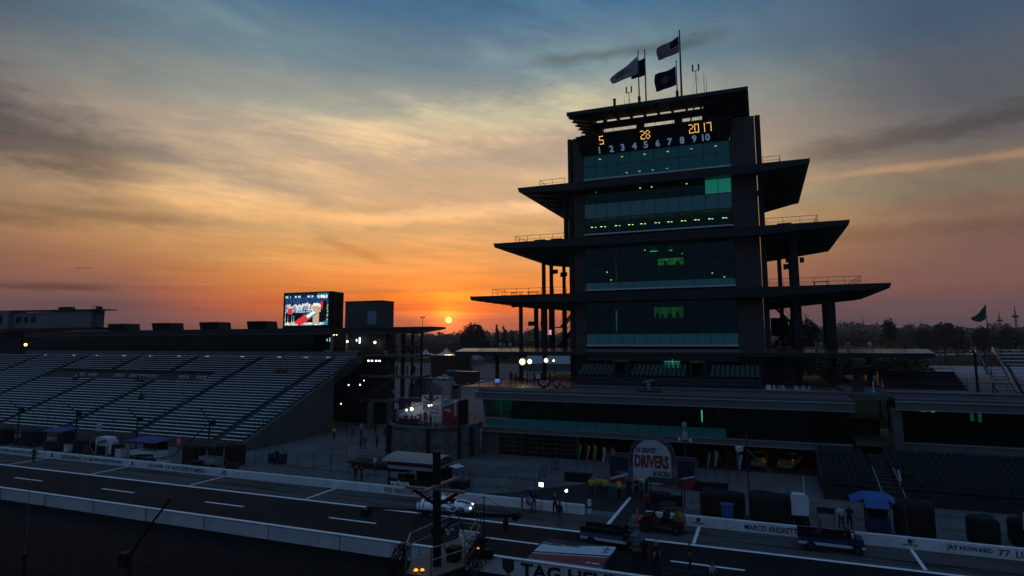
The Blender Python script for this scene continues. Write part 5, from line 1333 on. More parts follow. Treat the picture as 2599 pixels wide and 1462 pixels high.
    o.modifiers.new('skin', 'SKIN'); ss = o.modifiers.new('sub', 'SUBSURF'); ss.levels = 1; ss.render_levels = 1
    for i, sv in enumerate(me.skin_vertices[0].data): sv.radius = rad[i]; sv.use_root = (i == 0)
    dg = bpy.context.evaluated_depsgraph_get()
    out = bpy.data.meshes.new_from_object(o.evaluated_get(dg))
    bpy.data.objects.remove(o); bpy.data.meshes.remove(me)
    cv = [Vector(c) for c in co]
    for p in out.polygons:
        c = p.center; best = (9, 0)
        for a, b_, s in bone:
            A, B = cv[a], cv[b_]; t = max(0, min(1, (c-A).dot(B-A)/max((B-A).length_squared, 1e-6))); d = (c-(A+(B-A)*t)).length
            if d < best[0]: best = (d, s)
        s = best[1]
        hz = cv[ix['hea']].z
        if c.z > hz-0.02 and c.y > -0.03 and abs(c.x) < 0.12 and s in (2, 3): s = 3
        p.material_index = s; p.use_smooth = True
    out.name = 'person_body'
    for i in range(5): out.materials.append(None)
    return out
BODY = {p: body_mesh(p) for p in ('stand', 'walk', 'fold', 'sit')}
HAIR = mat('hair_dark', (0.02, 0.014, 0.01), 0.6); SHOE = mat('shoe_black', (0.015, 0.015, 0.015), 0.6)
def cm(c): return mat('cloth_%02x%02x%02x' % tuple(int(v*255) for v in c), c, 0.85, var=0.15, scale=6)
C_BLK, C_WHT, C_YEL, C_RED, C_BLU, C_NAV, C_GRY, C_KHA, C_PUR, C_LIM = (0.015, 0.015, 0.018), (0.60, 0.61, 0.64), (0.62, 0.47, 0.03), (0.30, 0.02, 0.025), (0.08, 0.22, 0.55), (0.02, 0.03, 0.09), (0.14, 0.14, 0.15), (0.24, 0.19, 0.13), (0.18, 0.03, 0.22), (0.15, 0.75, 0.05)
pcount = [0]
def person(x, y, z, rz, pose, shirt, trous, label, group=None, h=1.0, cap=None):
    o = link('person', BODY[pose]); o.location = (x, y, z); o.rotation_euler = (0, 0, rz); o.scale = (h, h, h)
    ms = [cm(shirt), cm(trous), cm(SKIN_C[pcount[0] % 3]), HAIR, SHOE]; pcount[0] += 1
    for i, m_ in enumerate(ms): o.material_slots[i].link = 'OBJECT'; o.material_slots[i].material = m_
    tag(o, label, 'person', group)
    if cap:
        b = MB(); hz = 1.67-(0.42 if pose == 'sit' else 0)
        b.lathe([(0.115, hz+0.02), (0.11, hz+0.07), (0.07, hz+0.115), (0.01, hz+0.125)], 10); b.box(-0.07, -0.2, hz+0.02, 0.07, -0.08, hz+0.035)
        c = link('cap', b.mesh('cap', cm(cap)), o)
    return o
# ------------------------------------------------------------------ round stage building
CX0, CY0, RR = -38.6, 70.0, 5.75
RD = thing('round_stage_building', (CX0, CY0, 0), 'round stone drum building with a terrace on top beside the pit building', 'building')
nst = 40
stone = [mat('drum_stone%d' % i, c, 0.85, var=0.18, scale=1.2, bump=0.15) for i, c in enumerate(((0.24, 0.21, 0.19), (0.20, 0.18, 0.165), (0.27, 0.235, 0.21)))]
def drum_pt(a, r, z): return (CX0+r*math.cos(a), CY0+r*math.sin(a), z)
for k in range(28):
    a0 = PI+0.1+(PI+0.0)*k/28; a1 = a0+PI/28-0.004
    for j, (z0, z1) in enumerate(((0, 0.62), (0.63, 1.22), (1.23, 1.82), (1.83, 2.42), (2.43, 3.02))):
        b = MB(); b.hexa([drum_pt(a0, RR, z0), drum_pt(a1, RR, z0), drum_pt(a1, RR-0.3, z0), drum_pt(a0, RR-0.3, z0)], [drum_pt(a0, RR, z1), drum_pt(a1, RR, z1), drum_pt(a1, RR-0.3, z1), drum_pt(a0, RR-0.3, z1)])
        b.build('stone', stone[(k*7+j*5+k*j) % 3], RD)
b = MB(); b.lathe([(RR-0.32, 0), (RR-0.32, 3.0), (RR-0.05, 3.03), (RR-0.05, 3.6), (RR+0.12, 3.62), (RR+0.12, 3.85), (0.1, 3.87)], 48, (CX0, CY0, 0)); b.build('drum', BAND, RD)
for a in (PI+0.55, PI+0.80, 1.5*PI+0.33, 1.5*PI+0.98, PI+0.18):
    b = MB(); b.hexa([drum_pt(a-0.03, RR+0.16, 0), drum_pt(a+0.03, RR+0.16, 0), drum_pt(a+0.03, RR-0.1, 0), drum_pt(a-0.03, RR-0.1, 0)], [drum_pt(a-0.03, RR+0.16, 3.6), drum_pt(a+0.03, RR+0.16, 3.6), drum_pt(a+0.03, RR-0.1, 3.6), drum_pt(a-0.03, RR-0.1, 3.6)]); b.build('pilaster', BLACK, RD)
for a in (PI+0.30, PI+0.62, 2*PI-0.30):
    for j in range(6):
        p = drum_pt(a, RR+0.32, 0.55+j*0.55); b = MB(); b.lathe([(0.05, -0.24), (0.2, -0.2), (0.24, 0), (0.2, 0.2), (0.05, 0.24)], 10, p); b.build('wreath', DSTEEL, RD)
    b = MB(); p = drum_pt(a, RR+0.32, 0); b.tube([p, (p[0], p[1], 3.6)], 0.06, 6); b.build('wreath_post', DSTEEL, RD)
rim = MB()
for k in range(20):
    a0, a1 = PI+PI*k/20, PI+PI*(k+1)/20
    rim.bar(drum_pt(a0, RR-0.05, 4.95), drum_pt(a1, RR-0.05, 4.95), 0.05); rim.bar(drum_pt(a0, RR-0.05, 4.4), drum_pt(a1, RR-0.05, 4.4), 0.035); rim.bar(drum_pt(a0, RR-0.05, 3.86), drum_pt(a0, RR-0.05, 4.95), 0.05)
rim.build('railing', STEEL, RD)
hedge = MB(); rs = random.Random(5)
for k in range(260):
    a = PI*1.08+PI*0.84*rs.random(); p = drum_pt(a, RR-0.25-0.3*rs.random(), 3.87+rs.random()*0.28); s = 0.12
    d1 = Vector((rs.uniform(-1, 1), rs.uniform(-1, 1), rs.uniform(-1, 1))).normalized()*s; d2 = Vector((rs.uniform(-1, 1), rs.uniform(-1, 1), rs.uniform(-1, 1))).normalized()*s
    P0 = Vector(p); hedge.quad(P0-d1, P0-d2, P0+d1, P0+d2)
o = hedge.build('planting', mat('leaf_dark', (0.03, 0.05, 0.02), 0.8), RD); o['kind'] = 'stuff'
def arc_text(txt, a_mid, z, h, par):
    n = len(txt); st = 0.26/RR
    for i, ch in enumerate(txt):
        if ch == ' ': continue
        a = a_mid+(i-n/2)*st; p = drum_pt(a, RR-0.03, z); lettering(ch, p, INK, par, h=h, rz=a+PI/2, bold=0.02, depth=0.008)
arc_text('INDIANAPOLIS MOTOR SPEEDWAY'[:13]+'MOTOR SPEEDWAY'[:0], 1.5*PI-0.33, 3.2, 0.28, RD)
arc_text('MOTOR SPEEDWAY', 1.5*PI+0.62, 3.2, 0.28, RD)
# stage set on top
SS = thing('stage_backdrop', (-38, 66.5, 3.87), 'printed stage backdrop reading THE GREATEST SPECTACLE IN RACING', 'backdrop')
P = lambda poly, y0, y1, nm, m_, par=SS: (lambda b: b.build(nm, m_, par))(MB().prism(poly, lambda p, u: (p[0], u, p[1]), y0, y1))
PRW = mat('print_white', (0.55, 0.56, 0.60), 0.6, var=0.08); PRN = mat('print_navy', (0.03, 0.035, 0.10), 0.6); PRR = mat('print_red', (0.36, 0.02, 0.03), 0.6)
P([(-41.8, 3.9), (-38.45, 3.9), (-38.45, 6.98), (-41.8, 6.88)], 66.2, 66.5, 'left_panel', PRW)
P([(-41.8, 5.3), (-38.45, 6.55), (-38.45, 6.98), (-41.8, 6.88)], 66.18, 66.195, 'print_field', PRN)
P([(-41.8, 5.0), (-38.45, 6.25), (-38.45, 6.38), (-41.8, 5.13)], 66.18, 66.195, 'print_stripe', PRN)
P([(-39.6, 4.0), (-38.45, 4.0), (-38.45, 5.25), (-39.6, 4.75)], 66.18, 66.195, 'print_field', PRR)
P([(-41.8, 3.95), (-41.5, 3.95), (-41.3, 4.6), (-41.8, 4.6)], 66.18, 66.195, 'print_field', PRR)
lettering('INDY', (-40.9, 66.17, 5.75), INKR, SS, w=0.9, h=0.42, tilt=0, slant=0.2, bold=0.03)
lettering('500', (-40.0, 66.17, 5.95), WHITE, SS, w=1.2, h=0.5, bold=0.03)
P([(-38.4, 4.2), (-35.75, 4.2), (-35.75, 7.35), (-38.4, 7.35)], 65.9, 66.2, 'centre_panel', PRW)
lettering('THE GREATEST', (-38.25, 65.89, 6.33), INK, SS, w=1.4, h=0.28, bold=0.02)
lettering('SPECTACLE', (-38.25, 65.89, 5.62), INKR, SS, w=2.2, h=0.62, bold=0.03)
lettering('IN RACING', (-37.0, 65.89, 5.22), INK, SS, w=0.95, h=0.27, bold=0.02)
wing = MB()
for s_ in (-1, 1):
    wing.prism([(-37.1, 6.75), (-37.1+s_*0.55, 7.0), (-37.1+s_*1.0, 7.32), (-37.1+s_*0.9, 7.05), (-37.1+s_*0.4, 6.72)], lambda p, u: (p[0], u, p[1]), 65.80, 65.89)
wing.prism([(-37.1+0.28*math.cos(k*PI/6), 7.15+0.55*math.sin(k*PI/6)) for k in range(12)], lambda p, u: (p[0], u, p[1]), 65.78, 65.88); wing.build('winged_emblem', mat('emblem_gold', (0.12, 0.08, 0.02), 0.5), SS)
P([(-35.7, 3.9), (-33.7, 3.9), (-33.7, 6.8), (-35.7, 6.95)], 66.2, 66.5, 'right_panel', PRW)
P([(-35.7, 3.92), (-33.7, 3.92), (-33.7, 6.75), (-35.7, 6.0)], 66.18, 66.195, 'print_field', PRR)
for dz in (0.55, 0.80): P([(-35.6, 5.85+dz-0.1), (-34.3, 6.3+dz-0.1), (-34.3, 6.4+dz-0.1), (-35.6, 5.95+dz-0.1)], 66.17, 66.18, 'print_stripe', PRN)
o = lettering('101ST RUNNING', (-33.85, 66.17, 5.0), WHITE, SS, w=1.75, h=0.30, bold=0.03); o.rotation_euler = (0, -PI/2, 0)
lettering('500', (-35.45, 66.17, 5.55), WHITE, SS, w=0.35, h=0.22)
for k in range(3): P([(-35.02, 5.45+k*0.13), (-34.65, 5.45+k*0.13), (-34.65, 5.52+k*0.13), (-35.02, 5.52+k*0.13)], 66.165, 66.178, 'print_mark', WHITE)
P([(-33.69, 3.9), (-33.5, 3.9), (-33.5, 6.8), (-33.69, 6.8)], 66.2, 68.6, 'side_panel', BLACK)
bulb(-39.19, 64.9, 5.79, 0.15, 10, 'brightest stage lamp in front of the printed backdrop')
bulb(-39.94, 65.0, 5.62, 0.11, 6, 'smaller stage lamp left of the brightest one')
bulb(-36.92, 65.0, 6.25, 0.08, 6, 'tiny stage lamp in front of the word SPECTACLE, left one'); bulb(-36.56, 65.0, 6.31, 0.07, 6, 'tiny stage lamp in front of the word SPECTACLE, right one')
for i, (x, y, rz, pose, sh, tr, lb) in enumerate(((-40.2, 65.3, 0.2, 'sit', C_BLK, C_BLK, 'person in black seated at the left of the stage desk'), (-39.4, 65.3, -0.2, 'sit', C_GRY, C_BLK, 'person in grey seated beside the bright stage lamp'), (-38.6, 65.4, -0.4, 'sit', (0.4, 0.45, 0.5), C_BLK, 'person in a pale shirt seated on the stage'),
        (-37.55, 65.3, 0.1, 'stand', C_RED, C_BLK, 'person in dark red on the stage left of the white panel'), (-36.75, 65.2, -0.5, 'fold', (0.25, 0.42, 0.75), C_NAV, 'person in a blue jacket on the stage before the white panel'), (-43.0, 67.2, 0.5, 'stand', C_BLK, C_BLK, 'person in black at the left curve of the stage railing'))):
    person(x, y, 3.87, rz, pose, sh, tr, lb, 'people on the stage')
sd_ = thing('stage_desk', (-39, 64.8, 3.87), 'low dark desk on the stage with red front', 'desk')
b = MB(); b.box(-40.9, 64.75, 4.55, -38.2, 65.1, 4.62); b.build('desk_top', BLACK, sd_)
b = MB(); b.box(-40.9, 64.75, 3.88, -38.2, 64.82, 4.54); b.build('front_panel', mat('dim_red', (0.16, 0.02, 0.018), 0.7), sd_)
b = MB(); b.box(-34.4, 64.9, 3.88, -33.8, 65.3, 4.7); tag(b.build('red_lectern', PRR), 'small red box at the right of the stage floor', 'box')

# ------------------------------------------------------------------ glass fronted viewing stand by the pit wall
VZ = thing('viewing_stand', (-31.3, 53.4, 0), 'black viewing stand with a pale curved roof behind the pit wall', 'kiosk')
b = MB()
for i in range(3):
    x0 = -34.15+i*1.95
    b = MB(); n = 8
    b.grid(lambda u, v, x0=x0: (x0+1.93*u, 51.2+4.4*v, 2.62+0.42*math.sin(v*PI)*1.0-0.04*u), 2, n); b.add([(x0, 51.2, 2.50), (x0+1.93, 51.2, 2.46), (x0+1.93, 55.6, 2.46), (x0, 55.6, 2.50)], [(0, 1, 2, 3)])
    b.build('roof_sheet', mat('roof_sheet', (0.34, 0.31, 0.29), 0.5, 0.2, var=0.15), VZ, smooth=False)
b = MB(); b.box(-33.7, 51.55, 2.2, -28.6, 51.72, 2.5); b.build('fascia', BLACK, VZ)
b = MB(); b.box(-33.68, 51.53, 1.86, -28.62, 51.6, 2.18); b.build('header_band', mat('header_grey', (0.38, 0.40, 0.43), 0.6), VZ)
b = MB(); b.box(-28.66, 51.6, 1.86, -28.6, 55.2, 2.18); b.build('header_band', mat('header_grey', (0.38, 0.40, 0.43), 0.6), VZ)
b = MB(); b.box(-33.68, 51.6, 0, -28.62, 51.72, 0.98); b.build('front_panel', mat('panel_black', (0.012, 0.012, 0.014), 0.45), VZ)
lettering('verizon', (-33.42, 51.59, 0.36), mat('sign_white', (0.9, 0.92, 0.95), 0.5), VZ, w=2.1, h=0.46, bold=0.04)
b = MB(); b.box(-33.6, 51.7, 0, -28.6, 55.2, 0.7); b.build('floor', DSTEEL, VZ)
for x in (-33.6, -28.7):
    for y in (51.75, 55.1): b = MB(); b.box(x-0.06, y-0.06, 0, x+0.06, y+0.06, 2.5); b.build('post', BLACK, VZ)
b = MB(); b.box(-32.6, 55.05, 0.7, -28.7, 55.15, 2.5); b.build('rear_wall', BLACK, VZ)
b = MB(); b.box(-28.68, 53.2, 0.7, -28.62, 55.1, 2.2); b.build('side_curtain', BLACK, VZ)
for i in range(6):
    b = MB(); x = -32.4+i*0.66; b.tube([(x, 52.2, 2.2), (x, 52.2, 2.0)], 0.05, 6); b.build('spot_lamp', ALU, VZ)
b = MB(); b.box(-33.2, 52.6, 0.7, -31.6, 52.9, 1.15); b.build('bench', BROWN, VZ)
st_ = thing('timber_steps', (-26.2, 52.2, 0), 'grey plywood steps with rails beside the viewing stand', 'steps')
for i in range(4): b = MB(); b.box(-28.3+i*0.35, 51.2, 0, -28.3+(i+1)*0.35, 52.4, 1.0-i*0.25); b.build('step', mat('ply', (0.22, 0.2, 0.18), 0.8, var=0.2), st_)
railing([(-28.3, 51.2, 1.0), (-26.9, 51.2, 0.1)], par=st_, step=0.5, m_=DSTEEL, h=0.9)
kc = thing('promo_cart', (-26.9, 53.4, 0), 'small cart with a tilted navy and white canopy', 'cart')
b = MB(); b.hexa([(-28.1, 52.6, 2.15), (-26.0, 52.3, 1.85), (-25.7, 53.7, 1.95), (-27.7, 54.2, 2.25)], [(-28.1, 52.6, 2.2), (-26.0, 52.3, 1.9), (-25.7, 53.7, 2.0), (-27.7, 54.2, 2.3)]); b.build('canopy', PRN, kc)
b = MB(); b.hexa([(-27.8, 52.75, 2.215), (-26.9, 52.6, 2.09), (-26.5, 53.6, 2.13), (-27.4, 53.9, 2.265)], [(-27.8, 52.75, 2.23), (-26.9, 52.6, 2.10), (-26.5, 53.6, 2.145), (-27.4, 53.9, 2.28)]); b.build('canopy_print', PRW, kc)
for x, y in ((-27.9, 52.8), (-26.1, 52.5), (-25.9, 53.5), (-27.6, 54.0)): b = MB(); b.bar((x, y, 0), (x, y, 1.95), 0.05); b.build('post', STEEL, kc)
b = MB(); b.box(-27.8, 52.8, 0.3, -26.0, 53.6, 0.95); b.build('counter', PRN, kc)
for x in (-27.4, -26.4): b = MB(); b.tube([(x, 52.7, 0.25), (x, 52.85, 0.25)], 0.25, 12); b.build('wheel', RUBBER, kc)

# ------------------------------------------------------------------ crowd barriers
def barrier_panel(L_=2.3, h=1.05):
    t_ = thing('crowd_barrier', (0, 0, 0), 'x', 'barrier', 'x')
    b = MB(); b.tube([(0.05, 0, 0.12), (0.05, 0, h), (L_-0.05, 0, h), (L_-0.05, 0, 0.12), (0.05, 0, 0.12)], 0.022, 5); b.build('frame', STEEL, t_)
    b = MB()
    for i in range(1, 16): b.bar((0.05+(L_-0.1)*i/16, 0, 0.12), (0.05+(L_-0.1)*i/16, 0, h), 0.016)
    b.build('bars', STEEL, t_)
    for x in (0.3, L_-0.3): b = MB(); b.bar((x, -0.25, 0.02), (x, 0.25, 0.02), 0.04); b.bar((x, 0, 0.02), (x, 0, 0.12), 0.04); b.build('foot', STEEL, t_)
    return t_
bar0 = barrier_panel(); bar_used = [False]
def barrier_line(p, q, label, group):
    p, q = Vector(p), Vector(q); d = q-p; n = max(1, int(d.length/2.35)); a = math.atan2(d.y, d.x)
    for i in range(n):
        o = bar0 if not bar_used[0] else copy_tree(bar0); bar_used[0] = True
        c = p+d*i/n; o.location = (c.x, c.y, 0); o.rotation_euler = (0, 0, a); o['label'] = ORD[i]+' '+label; o['group'] = group
barrier_line((-52, 52.0, 0), (-35, 52.1, 0), 'barrier from the left in the row behind the left pit wall', 'barriers behind the left pit wall')
barrier_line((-28.4, 55.0, 0), (-17.5, 55.3, 0), 'barrier from the left in the row right of the viewing stand', 'barriers right of the viewing stand')
barrier_line((-31.0, 59.4, 0), (-21.6, 59.6, 0), 'barrier from the left in the far row before the garage doors', 'barriers before the garage doors')
barrier_line((-21.4, 59.7, 0), (-21.0, 66.5, 0), 'barrier of the short run going back to the garages', 'barriers running to the garages')
barrier_line((-8.3, 56.4, 0), (4, 55.8, 0), 'barrier from the left in the row behind the red buggy', 'barriers behind the right pits')
barrier_line((6, 55.6, 0), (22, 54.5, 0), 'barrier from the left in the row behind the umbrella cart', 'barriers behind the right pits far end')
def tall_fence(pts, label):
    t_ = thing('panel_fence', pts[0], label, 'fence')
    for p, q in zip(pts, pts[1:]):
        p, q = Vector(p), Vector(q); d = q-p; n = max(1, round(d.length/2.4))
        for i in range(n):
            a, c = p+d*i/n, p+d*(i+1)/n; b = MB()
            b.bar(a, a+Vector((0, 0, 1.8)), 0.05); b.bar(a+Vector((0, 0, 1.78)), c+Vector((0, 0, 1.78)), 0.035); b.bar(a+Vector((0, 0, 0.15)), c+Vector((0, 0, 0.15)), 0.03)
            for k in range(1, 9): b.bar(a+(c-a)*k/9+Vector((0, 0, 0.15)), a+(c-a)*k/9+Vector((0, 0, 1.78)), 0.012)
            b.build('fence_panel', STEEL, t_)
tall_fence([(-55, 56.6, 0), (-46, 55.8, 0), (-36, 55.2, 0)], 'tall thin wire panel fence across the plaza, left part')
tall_fence([(-45.8, 56.0, 0), (-45.5, 61, 0), (-43.3, 63.3, 0)], 'short return of the tall wire fence beside the round building')
# low dark flatbed cart on the plaza
fb_ = thing('flatbed_cart', (-40.6, 58.8, 0), 'low dark flatbed trailer on the plaza behind the fence', 'trailer')
b = MB(); b.box(-43.3, 58.2, 0.45, -35.5, 60.4, 0.62); b.build('bed', BLACK, fb_)
for x in (-42.4, -41.5, -37.2, -36.4): b = MB(); b.tube([(x, 58.15, 0.3), (x, 58.35, 0.3)], 0.3, 12); b.build('wheel', RUBBER, fb_)
railing([(-43.2, 60.3, 0.62), (-35.6, 60.3, 0.62)], par=fb_, step=1.0, m_=DSTEEL, h=0.35)
b = MB(); b.box(-38.6, 59.0, 0.63, -37.2, 59.7, 0.85); b.build('cargo', mat('pale_tarp', (0.3, 0.36, 0.40), 0.4), fb_)

# ------------------------------------------------------------------ drivers arch
AR = thing('banner_arch', (-10.3, 61.3, 0), 'arched truss with a white banner reading THE GREATEST DRIVERS IN RACING', 'banner')
TRM = mat('truss_alu', (0.30, 0.31, 0.33), 0.45, 0.6)
def truss(par, pts, w=0.3):
    b = MB(); pts = [Vector(p) for p in pts]
    off = [Vector((0, -w/2, 0)), Vector((0, w/2, 0))]
    for p, q in zip(pts, pts[1:]):
        d = (q-p).normalized(); n_ = Vector((-d.z, 0, d.x))*w/2
        for o_ in off:
            b.bar(p+o_+n_, q+o_+n_, 0.05); b.bar(p+o_-n_, q+o_-n_, 0.05)
            k = max(1, round((q-p).length/0.4))
            for i in range(k):
                a = p+(q-p)*i/k; c = p+(q-p)*(i+1)/k; s_ = 1 if i % 2 else -1; b.bar(a+o_+n_*s_, c+o_-n_*s_, 0.03)
    return b.build('truss', TRM, par)
ax, ay, aw = -10.35, 61.3, 1.95
arc = [(ax-aw, ay, 0), (ax-aw, ay, 2.7)]+[(ax+aw*math.cos(t), ay, 2.9+1.75*math.sin(t)) for t in [PI-i*PI/14 for i in range(1, 14)]]+[(ax+aw, ay, 2.7), (ax+aw, ay, 0)]
truss(AR, arc)
poly = [(ax-1.78, 0.35), (ax+1.78, 0.15)]+[(ax+1.78*math.cos(i*PI/14), 2.75+1.6*math.sin(i*PI/14)) for i in range(0, 15)]
b = MB(); b.prism(poly, lambda p, u: (p[0], u, p[1]), ay-0.24, ay-0.2); b.build('banner_sheet', mat('banner_white', (0.52, 0.53, 0.56), 0.65, var=0.12, scale=1.2, bump=0.6), AR)
by = ay-0.25
lettering('THE GREATEST', (ax-1.65, by, 3.12), INK, AR, w=2.15, h=0.48, bold=0.03)
lettering('DRIVERS', (ax-1.65, by, 1.72), INKR, AR, w=3.25, h=1.22, bold=0.05)
lettering('IN RACING', (ax+0.1, by, 1.0), INK, AR, w=1.55, h=0.52, bold=0.03)
b = MB(); b.prism([(ax+0.2, 0.17), (ax+1.78, 0.16), (ax+1.78, 0.55)], lambda p, u: (p[0], u, p[1]), by-0.006, by); b.build('print_field', PRR, AR)
for x0, x1, s_ in ((-14.6, -12.55, 0), (-8.15, -6.3, 1)):
    truss(AR, [(x0, ay, 0), (x0, ay, 2.75), (x1, ay, 2.75), (x1, ay, 0)], 0.25)
    b = MB(); b.prism([(x0+0.16, 0.05), (x1-0.16, 0.05), (x1-0.16, 2.55), (x0+0.16, 2.55)], lambda p, u: (p[0], u, p[1]), ay-0.2, ay-0.16); b.build('side_banner', PRN, AR)
    w_ = x1-x0-0.32; a_ = x0+0.16
    b = MB(); b.prism([(a_, 0.35), (a_+w_, 0.85), (a_+w_, 1.15), (a_, 0.55)] if s_ == 0 else [(a_, 0.75), (a_+w_, 1.15), (a_+w_, 1.3), (a_, 0.9)], lambda p, u: (p[0], u, p[1]), ay-0.21, ay-0.202); b.build('print_stripe', PRW, AR)
    b = MB(); b.prism([(a_, 0.06), (a_+w_, 0.06), (a_+w_, 0.8), (a_, 0.3)] if s_ == 0 else [(a_, 0.06), (a_+w_, 0.06), (a_+w_, 1.0), (a_, 0.6)], lambda p, u: (p[0], u, p[1]), ay-0.215, ay-0.21); b.build('print_field', PRR, AR)
lettering('INDY', (-14.2, ay-0.21, 0.95), INKR, AR, w=0.55, h=0.22, slant=0.2); lettering('500', (-13.62, ay-0.21, 1.0), mat('print_pale', (0.3, 0.32, 0.4), 0.6), AR, w=0.75, h=0.27)
# double-headed lamp post beside the arch
lp = thing('lamp_post', (-7.4, 62.5, 0), 'slim lamp post with globes and a camera box beside the banner arch', 'lamp post')
b = MB(); b.tube([(-7.4, 62.5, 0), (-7.4, 62.5, 4.6)], 0.07, 8, 0.05); b.build('pole', STEEL, lp)
b = MB(); b.box(-7.65, 62.3, 4.35, -7.15, 62.7, 5.05); b.build('camera_box', mat('pale_box', (0.40, 0.42, 0.44), 0.6), lp)
b = MB(); b.bar((-7.95, 62.5, 4.25), (-6.85, 62.5, 4.25), 0.05); b.build('arm', STEEL, lp)
for s_ in (-0.5, 0.5): b = MB(); b.lathe([(0.02, 4.12), (0.14, 4.2), (0.16, 4.32), (0.1, 4.44), (0.02, 4.5)], 10, (-7.4+s_, 62.5, 0)); b.build('globe', mat('globe_white', (0.6, 0.62, 0.66), 0.4), lp)
b = MB(); b.tube([(-7.4, 62.5, 5.05), (-7.4, 62.5, 5.6)], 0.06, 6); b.box(-7.6, 62.3, 5.6, -7.2, 62.7, 5.95); b.build('dome_camera', mat('pale_box', (0.40, 0.42, 0.44), 0.6), lp)
# nations' flags standing in a row
FP = [(-19.2, 66.0, 'green and white', 0.012, 0.06), (-18.2, 65.8, 'red and white', 0, 0), (-17.2, 65.5, 'yellow and red', 0, 0), (-15.9, 64.2, 'white', 0, 0), (-15.3, 65.5, 'striped', 0, 0), (-5.9, 66.0, 'black and white', 0, 0), (-5.0, 66, 'white and red', 0, 0), (-3.8, 66.2, 'dark red', 0, 0), (-2.9, 66, 'blue with a white cross', 0, 0)]
FC = {'green and white': ((0.02, 0.16, 0.06), (0.4, 0.4, 0.4)), 'red and white': ((0.35, 0.02, 0.03), (0.5, 0.5, 0.52)), 'yellow and red': ((0.5, 0.4, 0.03), (0.3, 0.02, 0.02)), 'white': ((0.6, 0.6, 0.64), (0.4, 0.05, 0.06)), 'striped': ((0.3, 0.03, 0.04), (0.45, 0.45, 0.48)), 'black and white': ((0.02, 0.02, 0.02), (0.45, 0.45, 0.48)), 'white and red': ((0.4, 0.4, 0.45), (0.25, 0.02, 0.03)), 'dark red': ((0.2, 0.015, 0.02), (0.1, 0.01, 0.01)), 'blue with a white cross': ((0.03, 0.05, 0.2), (0.5, 0.5, 0.55))}
for x, y, nm, _, _ in FP:
    t_ = thing('nation_flag', (x, y, 0), 'hanging %s flag on a short pole %s the banner arch' % (nm, 'left of' if x < -10 else 'right of'), 'flag', 'nations flags either side of the arch')
    b = MB(); b.tube([(x, y, 0), (x, y, 3.0)], 0.03, 6); b.build('pole', STEEL, t_)
    b = MB(); c1, c2 = FC[nm]
    for j in range(8):
        for i in range(6):
            b.cur = (j//2) % 2 if nm == 'striped' else (1 if (i == j//2 or abs(i-3) < 1) and 'cross' in nm else (1 if i > 3 else 0))
            pt = lambda u, v: (x+0.05+0.5*u*(1-0.3*v)-0.15*v, y+0.12*math.sin(u*8+v*3), 2.9-1.45*v-0.35*u)
            b.quad(pt(i/6, j/8), pt((i+1)/6, j/8), pt((i+1)/6, (j+1)/8), pt(i/6, (j+1)/8))
    b.build('cloth', [cloth('n1_'+nm, c1), cloth('n2_'+nm, c2)], t_, smooth=True)
# black planters / benches
for x, y, w_, lb in ((-17.6, 60.8, 2.6, 'long black planter box left of the banner arch'), (-5.0, 61.2, 2.9, 'long black planter box right of the banner arch')):
    t_ = thing('planter', (x, y, 0), lb, 'planter'); b = MB(); b.box(x-w_/2, y-0.4, 0, x+w_/2, y+0.4, 0.7); b.build('box', BLACK, t_)
    b = MB(); b.box(x-w_/2-0.05, y-0.45, 0.7, x+w_/2+0.05, y+0.45, 0.76); b.build('rim', DSTEEL, t_)
# ------------------------------------------------------------------ cars: lofted hulls, front towards +X
KINDS = {
 'sport': dict(st=[(-2.22, .40, .74, .90, .72, .78, .55), (-2.05, .24, .84, 1.00, .88, .93, .68), (-1.5, .18, .88, 1.00, .95, .97, .74), (-0.9, .18, .82, .92, .93, .94, .76), (-.2, .18, .78, .86, .92, .91, .78), (.5, .18, .78, .85, .92, .91, .76), (1.0, .18, .82, .87, .94, .95, .72), (1.45, .19, .80, .83, .95, .95, .66), (1.85, .20, .68, .71, .90, .88, .58), (2.15, .22, .52, .56, .78, .74, .50), (2.28, .28, .42, .46, .60, .58, .45)],
   gh=[(-1.75, 1.00, .52), (-1.0, 1.14, .58), (-.45, 1.23, .62), (.05, 1.20, .62), (.45, 1.05, .66), (.85, .86, .70)], roof=(-.75, .1), wx=(-1.38, 1.36), wr=.34, wy=.80),
 'sedan': dict(st=[(-2.35, .40, .82, .92, .72, .76, .62), (-2.2, .26, .90, 1.0, .82, .86, .70), (-1.4, .20, .92, 1.0, .88, .89, .74), (0, .20, .90, .96, .89, .90, .76), (1.0, .20, .88, .95, .89, .89, .74), (1.7, .22, .82, .88, .86, .86, .68), (2.2, .24, .66, .74, .80, .80, .62), (2.36, .30, .52, .6, .70, .70, .56)],
   gh=[(-1.85, 1.00, .62), (-1.1, 1.36, .58), (-.3, 1.45, .58), (.35, 1.42, .58), (1.1, .98, .68)], roof=(-1.0, .4), wx=(-1.38, 1.40), wr=.33, wy=.80),
 'suv': dict(st=[(-2.3, .45, 1.0, 1.1, .80, .84, .72), (-2.2, .30, 1.05, 1.12, .88, .92, .76), (-1.2, .24, 1.05, 1.12, .93, .94, .80), (.2, .24, 1.04, 1.10, .93, .94, .80), (1.1, .24, 1.02, 1.10, .93, .93, .78), (1.8, .26, .98, 1.04, .90, .90, .74), (2.25, .30, .80, .9, .84, .84, .70), (2.36, .36, .62, .74, .74, .74, .64)],
   gh=[(-2.2, 1.12, .74), (-1.9, 1.62, .66), (-.6, 1.75, .66), (.35, 1.70, .66), (1.15, 1.12, .74)], roof=(-1.95, .45), wx=(-1.38, 1.42), wr=.38, wy=.84)}
CARME = {}
